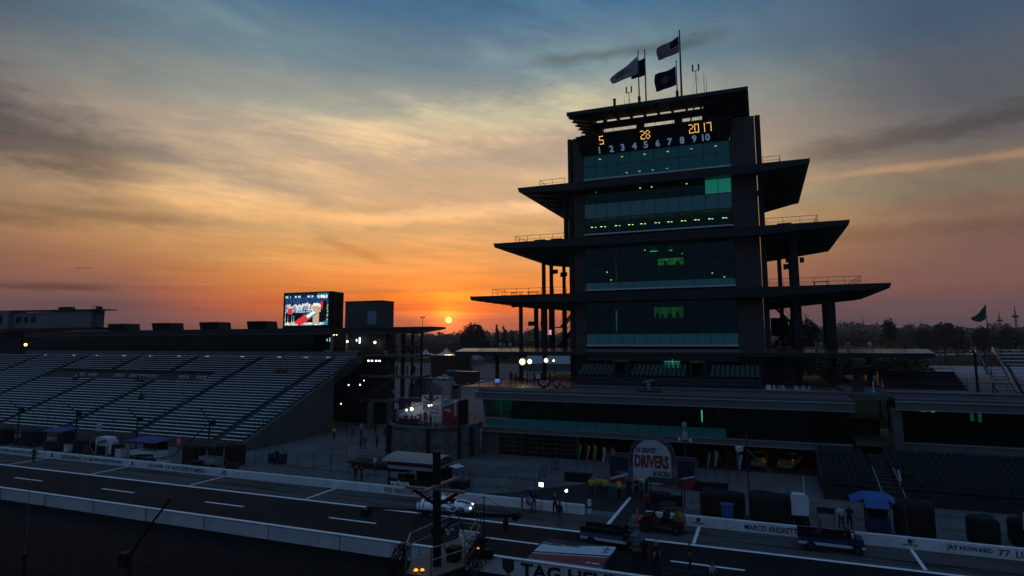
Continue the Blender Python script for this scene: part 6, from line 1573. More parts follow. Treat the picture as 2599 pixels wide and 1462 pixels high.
def car_meshes(kind):
    if kind in CARME: return CARME[kind]
    K = KINDS[kind]; out = {}
    b = MB(); st = K['st']; rings = []
    for x, zl, zs, zt, hl, hs, ht in st:
        zm = (zl+zs)/2
        half = [(0, zl), (hl*0.85, zl), (hl, zl+0.08), (max(hl, hs)+0.015, zm), (hs, zs), (ht, zt-0.01), (ht*0.5, zt+0.02), (0, zt+0.025)]
        rings.append([(x, -p, q) for p, q in half]+[(x, p, q) for p, q in half[-2:0:-1]])
    n = len(rings[0])
    fs = [(i*n+j, i*n+(j+1) % n, (i+1)*n+(j+1) % n, (i+1)*n+j) for i in range(len(rings)-1) for j in range(n)]
    fs += [tuple(range(n)), tuple((len(rings)-1)*n+j for j in range(n))[::-1]]
    b.add([v for r_ in rings for v in r_], fs); out['body'] = b
    g = MB(); gh = K['gh']; rows = []
    def beltz(x):
        for s0, s1 in zip(st, st[1:]):
            if s0[0] <= x <= s1[0]: t = (x-s0[0])/(s1[0]-s0[0]); return s0[3]+(s1[3]-s0[3])*t-0.05, s0[6]+(s1[6]-s0[6])*t+0.03
        return st[0][3]-0.05, st[0][6]
    for x, z, hw in gh:
        bz, bw = beltz(x); bz = min(bz, z-0.01)
        rows.append([(x, -bw, bz), (x, -hw, z-0.05 if z-0.06 > bz else z), (x, -hw*0.6, z), (x, hw*0.6, z), (x, hw, z-0.05 if z-0.06 > bz else z), (x, bw, bz)])
    m_ = 6
    fs = [(i*m_+j, i*m_+j+1, (i+1)*m_+j+1, (i+1)*m_+j) for i in range(len(rows)-1) for j in range(m_-1)]
    g.add([v for r_ in rows for v in r_], fs); out['glasshouse'] = g
    rf = MB(); x0, x1 = K['roof']; pts = []
    def gz(x):
        for s0, s1 in zip(gh, gh[1:]):
            if s0[0] <= x <= s1[0]: t = (x-s0[0])/(s1[0]-s0[0]); return s0[1]+(s1[1]-s0[1])*t, s0[2]+(s1[2]-s0[2])*t
        return gh[0][1], gh[0][2]
    rf.grid(lambda u, v: (x0+(x1-x0)*u, (v-0.5)*2*gz(x0+(x1-x0)*u)[1]*0.98, gz(x0+(x1-x0)*u)[0]+0.012-0.05*(2*v-1)**4), 5, 6); out['roof'] = rf
    w = MB(); r = K['wr']; w.tube([(0, -0.11, 0), (0, 0.11, 0)], r, 18); out['tyre'] = w
    w = MB(); w.tube([(0, -0.125, 0), (0, 0.125, 0)], r*0.42, 10)
    for k in range(5):
        a = 2*PI*k/5; w.bar((r*0.25*math.cos(a), 0, r*0.25*math.sin(a)), (r*0.68*math.cos(a), 0, r*0.68*math.sin(a)), 0.235, 0.07, (0, 1, 0))
    out['rim'] = w
    a_ = MB(); a_.tube([(0, -0.02, 0), (0, 0.02, 0)], r*1.17, 18); out['arch'] = a_
    CARME[kind] = out; return out
HEADL = emis('headlamp', (0.95, 0.97, 1.0), 9.0)
LAMPOFF = mat('lamp_glass', (0.5, 0.5, 0.52), 0.1); TAIL = mat('tail_lamp', (0.25, 0.01, 0.01), 0.2)
CARG = mat('car_glass', (0.01, 0.012, 0.014), 0.06, spec=1.0)
def paint(c): return mat('paint_%02x%02x%02x' % tuple(int(v*255) for v in c), c, 0.28, 0.0, spec=0.7)
cache = {}
def car(kind, x, y, z, rz, col, label, group=None, lights=False, parts=True, name='car', roofc=None, cat='car'):
    t_ = thing(name, (x, y, z), label, cat, group, rz); K = KINDS[kind]; M_ = car_meshes(kind)
    def P(nm, key, m_, par, loc=(0, 0, 0), smooth=True):
        ck = (kind, key, m_.name)
        if ck not in cache:
            me = M_[key].mesh(nm, m_); bm = bmesh.new(); bm.from_mesh(me); bmesh.ops.recalc_face_normals(bm, faces=bm.faces); bm.to_mesh(me); bm.free()
            if smooth: me.polygons.foreach_set('use_smooth', [True]*len(me.polygons))
            cache[ck] = me
        o = link(nm, cache[ck], par); o.location = loc; return o
    P('body', 'body', paint(col), t_); P('windows', 'glasshouse', CARG, t_); P('roof', 'roof', paint(roofc or col), t_)
    if parts:
        for wx in K['wx']:
            for s_ in (-1, 1):
                P('wheel_arch', 'arch', RUBBER, t_, (wx, s_*(K['wy']+0.10), K['wr']+0.01), False)
                tw = P('wheel', 'tyre', RUBBER, t_, (wx, s_*(K['wy']+0.05), K['wr']), False); P('rim', 'rim', mat('rim_alloy', (0.12, 0.12, 0.125), 0.35, 0.8), tw, (0, 0, 0), False)
        fx, fz = K['st'][-2][0]-0.02, K['st'][-2][2]-0.02
        for s_ in (-1, 1):
            hb = MB(); hb.box(-0.10, -0.13, -0.06, 0.06, 0.13, 0.06); o = link('headlight', hb.mesh('headlight', HEADL if lights else LAMPOFF), t_); o.location = (fx, s_*K['st'][-2][5]*0.82, fz)
            hb = MB(); hb.box(-0.05, -0.16, -0.06, 0.05, 0.16, 0.06); o = link('tail_light', hb.mesh('tail_light', TAIL), t_); o.location = (K['st'][0][0], s_*0.5, K['st'][0][2]-0.02)
    return t_
# white pace car in the pit lane
pc = car('sport', -24.6, 46.2, 0.02, 0.30, (0.88, 0.90, 0.94), 'white sports pace car with dark stripes and lit headlights in the pit lane', lights=True, name='pace_car')
def pcpart(nm, b, m_): o = link(nm, b.mesh(nm, m_), pc); return o
b = MB(); b.grid(lambda u, v: (0.95+1.0*u, (v-0.5)*(0.62-0.2*u), 0.90-0.03*u-0.155*u*u+0.012), 6, 2); pcpart('hood_stripe', b, INK)
b = MB(); b.box(-2.15, -0.85, 1.02, -1.92, 0.85, 1.06); pcpart('spoiler', b, INK)
b = MB(); b.box(1.75, -0.7, 0.2, 2.25, 0.7, 0.3); pcpart('front_splitter', b, INK)
b = MB(); b.prism([(0.55, 0.55), (0.95, 0.70), (0.75, 0.35)], lambda p, u: (p[0], u, p[1]), -0.975, -0.955); pcpart('side_vent', b, INK)
b = MB(); b.box(-0.3, -0.96, 0.32, 0.5, -0.94, 0.38); pcpart('sill_stripe', b, INK)
o = link('lettering', (lambda me: (me.materials.clear(), me.materials.append(INK), me)[2])(text_mesh('500', 0.62, 0.26, 0.03, 0.006).copy()), pc); o.location = (-0.35, -0.952, 0.42)
b = MB(); b.box(-0.5, -0.12, 1.24, -0.35, 0.12, 1.30); pcpart('roof_light_bar', b, BLACK)
for s_ in (-1, 1): b = MB(); b.box(0.40, s_*0.80-0.1, 0.90, 0.55, s_*0.80+0.1, 1.02); pcpart('mirror', b, paint((0.62, 0.64, 0.68)))
# two cars in the lit garage, amber lamp tint put into their paint
car('sedan', -1.0, 75.2, 0.02, -PI/2-0.02, (0.32, 0.27, 0.10), 'left of the two display cars in the amber lit garage', 'cars in the garage', cat='car')
car('sedan', 2.1, 75.2, 0.02, -PI/2-0.25, (0.32, 0.27, 0.10), 'right angled one of the two display cars in the amber lit garage', 'cars in the garage')

def wheel(par, x, y, r, w=0.24, m_=RUBBER):
    b = MB(); b.tube([(x, y-w/2, r), (x, y+w/2, r)], r, 16); o = b.build('wheel', m_, par)
    b = MB(); b.tube([(x, y-w/2-0.01, r), (x, y+w/2+0.01, r)], r*0.45, 10); b.build('rim', STEEL, o); return o
# red safety buggy: nose to the left
ub = thing('red_buggy', (-7.4, 47.6, 0), 'dark red off road utility buggy with yellow rear panel by the pit wall', 'buggy')
b = MB(); b.prism([(-9.0, 0.42), (-9.05, 0.75), (-8.75, 1.05), (-8.1, 1.15), (-7.9, 0.75), (-6.9, 0.70), (-6.7, 1.0), (-5.85, 0.95), (-5.8, 0.5)], lambda p, u: (p[0], u, p[1]), 46.95, 48.35); b.build('body', paint((0.14, 0.01, 0.012)), ub, fix=True)
b = MB(); b.prism([(-6.6, 1.0), (-6.45, 1.45), (-5.95, 1.25), (-5.85, 0.97)], lambda p, u: (p[0], u, p[1]), 46.98, 48.3); b.build('rear_panel', mat('buggy_yellow', (0.28, 0.2, 0.02), 0.5), ub, fix=True)
for y in (47.02, 48.28):
    b = MB(); b.tube([(-8.1, y, 1.1), (-7.5, y, 1.95), (-6.5, y, 1.95), (-6.3, y, 1.2)], 0.04, 6); b.build('roll_bar', BLACK, ub)
b = MB(); b.box(-7.6, 46.98, 1.95, -6.45, 48.32, 2.0); b.build('roof', BLACK, ub)
for x in (-7.5, -7.5):
    for y in (47.1, 47.75): b = MB(); b.box(x, y, 0.75, x+0.5, y+0.5, 0.9); b.box(x+0.42, y, 0.9, x+0.55, y+0.5, 1.45); b.build('seat', BLACK, ub)
    break
for x in (-8.55, -6.35):
    for y in (46.95, 48.35): wheel(ub, x, y, 0.36, 0.28)
for y in (47.2, 48.1): b = MB(); b.box(-9.06, y-0.12, 0.72, -8.95, y+0.12, 0.84); b.build('headlight', LAMPOFF, ub)
person(-7.25, 47.4, 0.42, PI/2*1.0, 'sit', C_BLK, C_BLK, 'driver in black seated in the red buggy')
# long utility carts
def utility_cart(x, y, rz, side, stripe, label, roof=True, bed=True):
    t_ = thing('utility_cart', (0, 0, 0), label, 'cart', 'electric utility carts in the pit lane')
    b = MB(); b.prism([(-2.0, 0.42), (-2.05, 0.85), (0.9, 0.85), (0.95, 0.55), (1.35, 0.55), (1.45, 1.0), (1.85, 0.95), (1.95, 0.42)], lambda p, u: (p[0], u, p[1]), -0.62, 0.62); b.build('body', side, t_, fix=True)
    for s_ in (-0.625, 0.625): b = MB(); b.prism([(-2.05, 0.40), (-2.0, 0.56), (1.0, 0.56), (1.3, 0.46), (1.95, 0.52), (1.95, 0.38)], lambda p, u: (p[0], u, p[1]), s_-0.012, s_+0.012); b.build('side_stripe', stripe, t_)
    for s_ in (-0.6, 0.6):
        b = MB(); b.box(-2.02, s_-0.03, 0.86, 0.85, s_+0.03, 1.18); b.build('side_board', DSTEEL, t_)
    b = MB(); b.box(0.95, -0.55, 0.8, 1.25, 0.55, 0.95); b.box(0.85, -0.55, 0.95, 0.97, 0.55, 1.45); b.build('seat', BLACK, t_)
    b = MB(); b.bar((1.5, 0.2, 0.95), (1.35, 0.2, 1.2), 0.05); b.lathe([(0.15, 1.2), (0.17, 1.22), (0.15, 1.24)], 10, (1.33, 0.2, 0)); b.build('steering_wheel', BLACK, t_)
    for wx in (-1.25, 1.45):
        for s_ in (-0.6, 0.6): wheel(t_, wx, s_, 0.30, 0.2)
    t_.location = (x, y, 0); t_.rotation_euler = (0, 0, rz); return t_
utility_cart(3.6, 47.6, 0.0, mat('cart_blue', (0.02, 0.05, 0.18), 0.5), mat('cart_white', (0.6, 0.62, 0.65), 0.5), 'blue and white utility cart driving along the right pit wall')
utility_cart(-10.2, 43.2, -0.06, mat('cart_bluegrey', (0.10, 0.16, 0.28), 0.5), mat('cart_white', (0.6, 0.62, 0.65), 0.5), 'grey blue flatbed cart on the pit lane beside the brick strip')
person(3.0, 47.6, 0.45, -PI/2, 'sit', C_RED, C_BLK, 'passenger in red seated on the blue utility cart')
person(4.7, 47.5, 0.42, -PI/2, 'sit', C_NAV, C_BLK, 'driver in navy on the blue utility cart')
person(-9.1, 43.2, 0.42, -PI/2, 'sit', C_BLK, C_BLK, 'driver in black on the grey blue flatbed cart', cap=C_BLK)

# ------------------------------------------------------------------ far lot: cars, trailers, tents
def trailer(x, y, rz, L_, W_, H_, col, label, name='box_trailer', txt=None, stripe=None):
    t_ = thing(name, (0, 0, 0), label, 'trailer'); m_ = mat('trailer_%02x%02x' % (int(col[0]*255), int(col[2]*255)), col, 0.4, var=0.1)
    b = MB(); b.box(-L_/2, -W_/2, 0.9, L_/2, W_/2, H_); b.build('box', m_, t_)
    b = MB(); b.box(-L_/2-0.02, -W_/2-0.02, H_, L_/2+0.02, W_/2+0.02, H_+0.06); b.build('roof', mat('trailer_roof', (0.5, 0.48, 0.46), 0.25, 0.5), t_)
    if stripe: b = MB(); b.box(-L_/2, -W_/2-0.012, 1.0, L_/2, -W_/2-0.002, 1.9); b.build('stripe', stripe, t_)
    for wx in (-L_/2+1.2, -L_/2+2.3, L_/2-1.4):
        for s_ in (-1, 1): wheel(t_, wx, s_*(W_/2-0.2), 0.48, 0.3)
    b = MB(); b.box(-L_/2+0.4, -W_/2+0.3, 0.5, L_/2-0.4, W_/2-0.3, 0.9); b.build('chassis', BLACK, t_)
    if txt: lettering(txt[0], (-L_*0.1, -W_/2-0.02, 2.3), WHITE, t_, w=txt[1], h=0.55, slant=0.2, depth=0.01)
    t_.location = (x, y, 0); t_.rotation_euler = (0, 0, rz); return t_
trailer(-107.5, 206, 0.10, 15.5, 2.7, 8.2, (0.02, 0.02, 0.022), 'tall black two deck exhibition trailer in the far lot', txt=('CORVETTE', 5.5), stripe=mat('dim_red', (0.16, 0.02, 0.018), 0.7))
b = MB(); b.box(-7.6, -1.5, 6.0, 7.6, -1.36, 6.3) ; 
trailer(-86.5, 176, -0.25, 8.5, 2.6, 4.0, (0.02, 0.035, 0.05), 'dark blue box trailer parked right of the car row')
trailer(-150, 282, 0.0, 13, 2.8, 5.0, (0.32, 0.34, 0.36), 'pale grey box trailer near the white tents')
rp = random.Random(21)
LOT = [('suv', -103.5, 192, 2.9, (0.85, 0.87, 0.9), 'white suv parked in the middle of the lot row'), ('sedan', -101.0, 173, 0.5, (0.85, 0.87, 0.9), 'white sedan nearest the tent canvas'), ('sedan', -112, 190, 2.8, (0.65, 0.66, 0.7), 'silver sedan left of the white suv'),
       ('sedan', -106.5, 186, 2.7, (0.05, 0.05, 0.06), 'black sedan at the left of the lot row'), ('suv', -97, 193, 2.9, (0.06, 0.03, 0.03), 'dark maroon suv right of the white suv'), ('suv', -91, 191, 2.9, (0.03, 0.03, 0.035), 'black suv beside the dark trailer'),
       ('suv', -78, 200, 0.2, (0.03, 0.03, 0.03), 'black suv right of the dark trailer'), ('sedan', -73, 206, 0.1, (0.65, 0.72, 0.82), 'pale blue sedan seen left of the tower column'), ('sedan', -68, 206, 0.1, (0.03, 0.03, 0.04), 'black sedan beside the pale blue sedan'),
       ('sedan', -64, 199, 0.4, (0.4, 0.42, 0.45), 'grey sedan below the flood lamps'), ('suv', -58, 200, 0.1, (0.8, 0.82, 0.86), 'white suv seen behind the flood lamps'), ('sedan', -118, 200, 2.8, (0.5, 0.5, 0.52), 'silver sedan at the far left of the row'),
       ('sedan', -96, 166, 0.4, (0.3, 0.32, 0.35), 'grey sedan behind the white canvas'), ('suv', -79, 170, 2.4, (0.35, 0.36, 0.38), 'silver suv below the dark blue trailer')]
for k, x, y, rz, c, lb in LOT: car(k, x, y, 0.02, rz, c, lb+' in the far lot', 'cars parked in the far lot')
for i, (x, y, w_, h_) in enumerate(((-190, 330, 9, 7.5), (-176, 330, 10, 8.0))):
    t_ = thing('peaked_tent', (x, y, 0), ('left' if i == 0 else 'right')+' of the two white peaked tents in the distance', 'tent', 'white peaked tents')
    b = MB(); b.add([(x-w_/2, y-w_/2, 4.5), (x+w_/2, y-w_/2, 4.5), (x+w_/2, y+w_/2, 4.5), (x-w_/2, y+w_/2, 4.5), (x-w_*.15, y-w_*.15, h_-1.4), (x+w_*.15, y-w_*.15, h_-1.4), (x+w_*.15, y+w_*.15, h_-1.4), (x-w_*.15, y+w_*.15, h_-1.4), (x, y, h_+1.2)], [(0, 1, 5, 4), (1, 2, 6, 5), (2, 3, 7, 6), (3, 0, 4, 7), (4, 5, 8), (5, 6, 8), (6, 7, 8), (7, 4, 8)]); b.build('canopy', WHITE, t_)
    b = MB(); b.box(x-w_/2, y-w_/2, 3.2, x+w_/2, y-w_/2+0.05, 4.5); b.build('valance', WHITE, t_)
    for sx in (-1, 1):
        for sy in (-1, 1): b = MB(); b.bar((x+sx*w_*.48, y+sy*w_*.48, 0), (x+sx*w_*.48, y+sy*w_*.48, 4.5), 0.15); b.build('pole', STEEL, t_)
# long tent hall and low buildings further right of the lot
for i, (x0, y, w_, d_, h_, lb) in enumerate(((-100, 260, 34, 14, 5.5, 'long grey tent hall behind the flood lamps'), (-168, 300, 26, 10, 4.5, 'low white tent hall left of the peaked tents'))):
    t_ = thing('tent_hall', (x0, y, 0), lb, 'tent')
    b = MB(); b.prism([(y, 3.2), (y+d_/2, h_+1.2), (y+d_, 3.2)], lambda p, u: (u, p[0], p[1]), x0, x0+w_); b.build('roof', mat('tent_grey', (0.36, 0.37, 0.39), 0.5, var=0.1), t_, fix=True)
    b = MB(); b.box(x0+0.2, y+0.2, 0, x0+w_-0.2, y+d_-0.2, 3.15); b.build('wall', mat('tent_wall', (0.16, 0.16, 0.17), 0.7), t_)
# stone gate piers at the back of the plaza
for i, (x, y) in enumerate(((-74.3, 133), (-68.2, 133), (-80.5, 134))):
    t_ = thing('gate_pier', (x, y, 0), ('stone pier with dark cap at the back of the plaza, left of centre', 'stone pier with dark cap at the back of the plaza, right one', 'stone pier at the far left of the back plaza')[i], 'pier', 'stone piers at the back of the plaza')
    b = MB(); b.box(x-0.9, y-0.9, 0, x+0.9, y+0.9, 2.3); b.build('shaft', CONC, t_)
    b = MB(); b.box(x-0.7, y-0.7, 2.3, x+0.7, y+0.7, 3.1); b.build('lantern', BROWN, t_)
    b = MB(); b.box(x-1.0, y-1.0, 3.1, x+1.0, y+1.0, 3.25); b.build('cap', CONC_D, t_)
# far right: long shed roof and the field of parked cars
sh = thing('long_shed', (75, 215, 0), 'long low shed with a pale ribbed roof beyond the right building', 'building')
for i in range(26):
    x0 = 42+i*2.2
    b = MB(); b.hexa([(x0, 205, 4.0), (x0+2.17, 205, 4.0), (x0+2.17, 236, 4.9), (x0, 236, 4.9)], [(x0, 205, 4.1), (x0+2.17, 205, 4.1), (x0+2.17, 236, 5.0), (x0, 236, 5.0)]); b.build('roof_sheet', mat('shed_roof', (0.22, 0.26, 0.32), 0.6, 0.0, var=0.12, scale=0.3), sh)
b = MB(); b.box(41.5, 204.6, 3.1, 99.5, 205, 4.3); b.build('eaves_fascia', WHITE, sh)
b = MB(); b.box(42, 206, 0, 99, 235, 4.0); b.build('wall', CONC_D, sh)
small = {}
for i in range(8):
    c = ((0.85, 0.87, 0.9), (0.7, 0.72, 0.75), (0.05, 0.05, 0.06), (0.6, 0.62, 0.66), (0.3, 0.04, 0.04), (0.1, 0.14, 0.3), (0.85, 0.86, 0.9), (0.4, 0.41, 0.43))[i]
    K = car_meshes('sedan' if i % 2 else 'suv'); b = MB(); b.add(K['body'].v, K['body'].f); b.cur = 1; b.add(K['glasshouse'].v, K['glasshouse'].f); b.cur = 0
    small[i] = b.mesh('distant_car', paint(c), CARG)
def lot_row(x0, y0, x1, y1, n, label, group):
    for i in range(n):
        t = (i+rp.uniform(-0.2, 0.2))/n; o = link('distant_car', small[rp.randrange(8)]); o.location = (x0+(x1-x0)*t, y0+(y1-y0)*t, 0.02); o.rotation_euler = (0, 0, PI/2+rp.uniform(-0.15, 0.15)); tag(o, label, 'car', group)
lot_row(120, 560, 215, 660, 40, 'tiny parked car in the nearest row of the far right field', 'nearest row of cars in the field')
lot_row(150, 700, 285, 800, 44, 'tiny parked car in the second row of the far right field', 'second row of cars in the field')
lot_row(195, 950, 330, 1000, 40, 'tiny parked car in the third row of the far right field', 'third row of cars in the field')
lot_row(300, 1250, 700, 1350, 60, 'tiny parked car in the farthest row of the far right field', 'farthest row of cars in the field')
# ------------------------------------------------------------------ pit equipment
def draped(x, y, w, d, h, m_, label, seed=0, base=None, name='covered_pit_cart'):
    t_ = thing(name, (x, y, 0), label, 'pit cart'); rs = random.Random(seed); ph = rs.uniform(0, 6)
    def S(u, v):
        a = 2*PI*u; ca, sa = math.cos(a), math.sin(a); k = 1/max(abs(ca), abs(sa), 0.62); prof = 1.0 if v < 0.72 else 1-((v-0.72)/0.28)**1.8
        rr = k*(0.97+0.03*math.sin(a*7+ph))*prof
        return (x+w/2*ca*rr, y+d/2*sa*rr, 0.22+(h-0.22)*min(1, v/0.86)+(0.06*math.sin(a*2+ph) if v > 0.6 else 0))
    b = MB(); b.grid(S, 28, 12); b.build('cover', m_, t_, smooth=True)
    b = MB(); b.box(x-w/2+0.1, y-d/2+0.1, 0.18, x+w/2-0.1, y+d/2-0.1, 0.42); b.build('chassis', base or STEEL, t_)
    for sx in (-1, 1):
        for sy in (-1, 1): b = MB(); b.tube([(x+sx*(w/2-0.3), y+sy*(d/2-0.05), 0.2), (x+sx*(w/2-0.3), y+sy*(d/2-0.2), 0.2)], 0.2, 10); b.build('wheel', RUBBER, t_)
    return t_
draped(-91.6, 54.6, 3.1, 1.8, 2.3, BLACK, 'black covered pit cart at the far left with a white frame', 1, WHITE)
draped(-79.7, 53.9, 3.6, 1.6, 1.7, BLACK, 'low black covered pit cart left of the white fuel tank', 2)
draped(-61.3, 53.8, 2.3, 1.7, 2.15, BLACK, 'rounded black covered pit cart right of the red number sign', 3, WHITE)
draped(-56.0, 54.7, 1.9, 1.6, 2.4, BLACK, 'tall black covered cabinet at the right end of the left pits', 4)
draped(-96.5, 54.0, 1.6, 1.6, 2.2, mat('dark_maroon', (0.03, 0.012, 0.012), 0.8), 'dark cart cut by the left edge of the picture', 5)
draped(-73.6, 53.6, 1.2, 1.1, 1.5, BLACK, 'small black covered stand right of the white fuel tank', 6)
def kiosk_cart(x, y, w, d, h, wallm, roofm, label, tilt=0.15, lower=None):
    t_ = thing('pit_command_cart', (x, y, 0), label, 'pit cart')
    b = MB(); b.box(x-w/2, y-d/2, 0.25, x+w/2, y+d/2, h*0.45); b.build('cabinet', lower or wallm, t_)
    for sx in (-1, 1):
        for sy in (-1, 1): b = MB(); b.bar((x+sx*(w/2-0.05), y+sy*(d/2-0.05), h*0.45), (x+sx*(w/2-0.05), y+sy*(d/2-0.05), h-0.1), 0.06); b.build('post', STEEL, t_)
    b = MB(); b.hexa([(x-w*0.58, y-d*0.7, h-tilt), (x+w*0.58, y-d*0.7, h-tilt), (x+w*0.58, y+d*0.7, h+tilt), (x-w*0.58, y+d*0.7, h+tilt)], [(x-w*0.58, y-d*0.7, h-tilt+0.08), (x+w*0.58, y-d*0.7, h-tilt+0.08), (x+w*0.58, y+d*0.7, h+tilt+0.08), (x-w*0.58, y+d*0.7, h+tilt+0.08)]); b.build('canopy', roofm, t_)
    b = MB(); b.box(x-w/2+0.1, y+d/2-0.12, h*0.45, x+w/2-0.1, y+d/2-0.06, h-0.25); b.build('back_curtain', wallm, t_)
    for sx in (-1, 1): b = MB(); b.tube([(x+sx*(w/2-0.3), y-d/2-0.02, 0.22), (x+sx*(w/2-0.3), y-d/2+0.15, 0.22)], 0.22, 10); b.build('wheel', RUBBER, t_)
    return t_
kiosk_cart(-85.4, 54.0, 3.4, 1.7, 2.5, mat('navy_panel', (0.012, 0.016, 0.045), 0.6), BLUE, 'navy pit command cart with a blue canopy on the left')
k_ = kiosk_cart(-69.0, 54.1, 4.2, 1.8, 2.1, BLACK, BLUE, 'low pit command cart with a wide blue canopy left of the red number sign', 0.1, WHITE)
P([(-71.0, 0.3), (-69.6, 0.55), (-67.0, 0.75), (-67.0, 0.55), (-69.4, 0.3)], 53.17, 53.19, 'swoosh_print', INK, k_); P([(-70.2, 0.28), (-67.0, 0.48), (-67.0, 0.4), (-69.4, 0.28)], 53.165, 53.18, 'swoosh_print', INKR, k_)
kiosk_cart(-58.2, 53.4, 2.4, 1.2, 2.3, mat('black_panel', (0.012, 0.012, 0.013), 0.6), BLACK, 'pit cart with a white cabinet and dark canopy near the last oil emblem', 0.18, mat('cabinet_grey', (0.36, 0.37, 0.39), 0.6))
ft = thing('fuel_tank_cart', (-76.4, 53.9, 0), 'white fuel tank cart with dark red swoosh and yellow hose', 'fuel tank')
b = MB(); b.prism([(-77.4, 1.15), (-75.3, 1.15), (-75.3, 2.0), (-75.6, 2.15), (-77.1, 2.15), (-77.4, 2.0)], lambda p, u: (p[0], u, p[1]), 53.3, 54.5); b.build('tank', WHITE, ft)
P([(-77.3, 1.25), (-75.4, 1.75), (-75.4, 1.95), (-76.6, 1.7)], 53.28, 53.298, 'swoosh_print', INKR, ft); P([(-77.2, 1.2), (-75.4, 1.5), (-75.4, 1.65)], 53.27, 53.278, 'swoosh_print', INK, ft)
for x in (-77.3, -75.4):
    for y in (53.35, 54.45): b = MB(); b.bar((x, y, 0), (x, y, 1.15), 0.08); b.build('leg', WHITE, ft)
b = MB(); b.box(-75.2, 53.4, 0.2, -74.7, 54.3, 1.8); b.build('end_box', WHITE, ft)
b = MB(); b.tube([(-77.5, 53.2, 2.3), (-78.0, 53.1, 1.4), (-77.9, 53.0, 0.9), (-77.2, 53.0, 0.25), (-76.6, 53.0, 0.5)], 0.05, 6); b.build('hose', mat('hose_yellow', (0.35, 0.3, 0.05), 0.6), ft)
b = MB(); b.box(-77.2, 53.35, 0.05, -75.5, 54.4, 1.1); b.build('tank_curtain', BLACK, ft)
def sign(x, y, z, w, h, m_, txt, tm, label):
    t_ = thing('pit_sign', (x, y, 0), label, 'sign'); b = MB(); b.tube([(x, y, 0), (x, y, z)], 0.025, 6); b.build('pole', STEEL, t_)
    b = MB(); b.box(x-w/2, y-0.03, z-h/2, x+w/2, y-0.01, z+h/2); b.build('board', m_, t_)
    if txt: lettering(txt, (x-w*0.32, y-0.034, z-h*0.3), tm, t_, w=w*0.62, h=h*0.6, depth=0.004, slant=0.15)
sign(-75.6, 52.4, 3.5, 0.85, 0.85, WHITE, '14', INKR, 'white square pit sign with red number fourteen on a pole')
sign(-75.9, 54.4, 4.2, 0.4, 0.45, mat('grey_ink', (0.2, 0.2, 0.21), 0.6), '', INK, 'small grey number plate above the fourteen sign')
sign(-61.9, 52.2, 2.65, 0.75, 1.05, mat('sign_red', (0.75, 0.05, 0.02), 0.6), '19', WHITE, 'bright red pit sign with number nineteen')
def boom(x, y, h, dx, dh, label):
    t_ = thing('boom_pole', (x, y, 0), label, 'boom', 'overhead boom poles in the left pits')
    b = MB(); b.tube([(x, y, 0), (x, y, h+0.2)], 0.09, 8); b.build('mast', BLACK, t_)
    b = MB(); b.tube([(x, y, h), (x+dx, y, h+dh)], 0.07, 6); b.build('arm', BLACK, t_)
    b = MB(); b.box(x+0.1, y-0.2, h-0.35, x+0.75, y+0.2, h+0.25); b.build('counterweight', BLACK, t_)
    b = MB(); b.box(x-0.5, y-0.5, 0, x+0.5, y+0.5, 0.12); b.build('base_plate', DSTEEL, t_)
boom(-100.8, 57.9, 4.05, -2.5, 1.3, 'leftmost boom pole with its arm raised to the left'); boom(-87.6, 57.5, 4.2, -2.4, 1.2, 'second boom pole from the left with its arm raised'); boom(-76.4, 58.0, 3.9, -2.2, 1.4, 'third boom pole from the left with its arm raised'); boom(-61.3, 55.8, 4.35, -1.7, 1.65, 'rightmost boom pole with a long stay down to the pit floor')
b = MB(); b.tube([(-61.4, 55.8, 4.2), (-64.6, 54.5, 1.0), (-65.4, 54.3, 0.3)], 0.06, 6); b.tube([(-61.4, 55.8, 2.2), (-63.5, 55.0, 1.2)], 0.05, 6); tag(b.build('boom_stay', BLACK), 'long black stay running down left of the rightmost boom pole', 'strut')
for x, y, x2, h, lb in ((-95.5, 58.6, -95.5, 7.4, 'leftmost thin whip pole in front of the bleachers'), (-75.5, 59.0, -75.2, 8.4, 'middle thin whip pole in front of the bleachers'), (-56.2, 53.7, -53.4, 11.5, 'tallest thin yellowish whip pole leaning right')):
    b = MB(); b.tube([(x, y, 0), ((x+x2)/2-0.1, y, h*0.5), (x2, y, h)], 0.03, 6, 0.015); b.lathe([(0.08, 0), (0.08, 0.9), (0.03, 0.95)], 8, (x, y, 0)); tag(b.build('whip_pole', mat('olive_pole', (0.12, 0.10, 0.04), 0.6)), lb, 'pole', 'whip poles in the left pits')
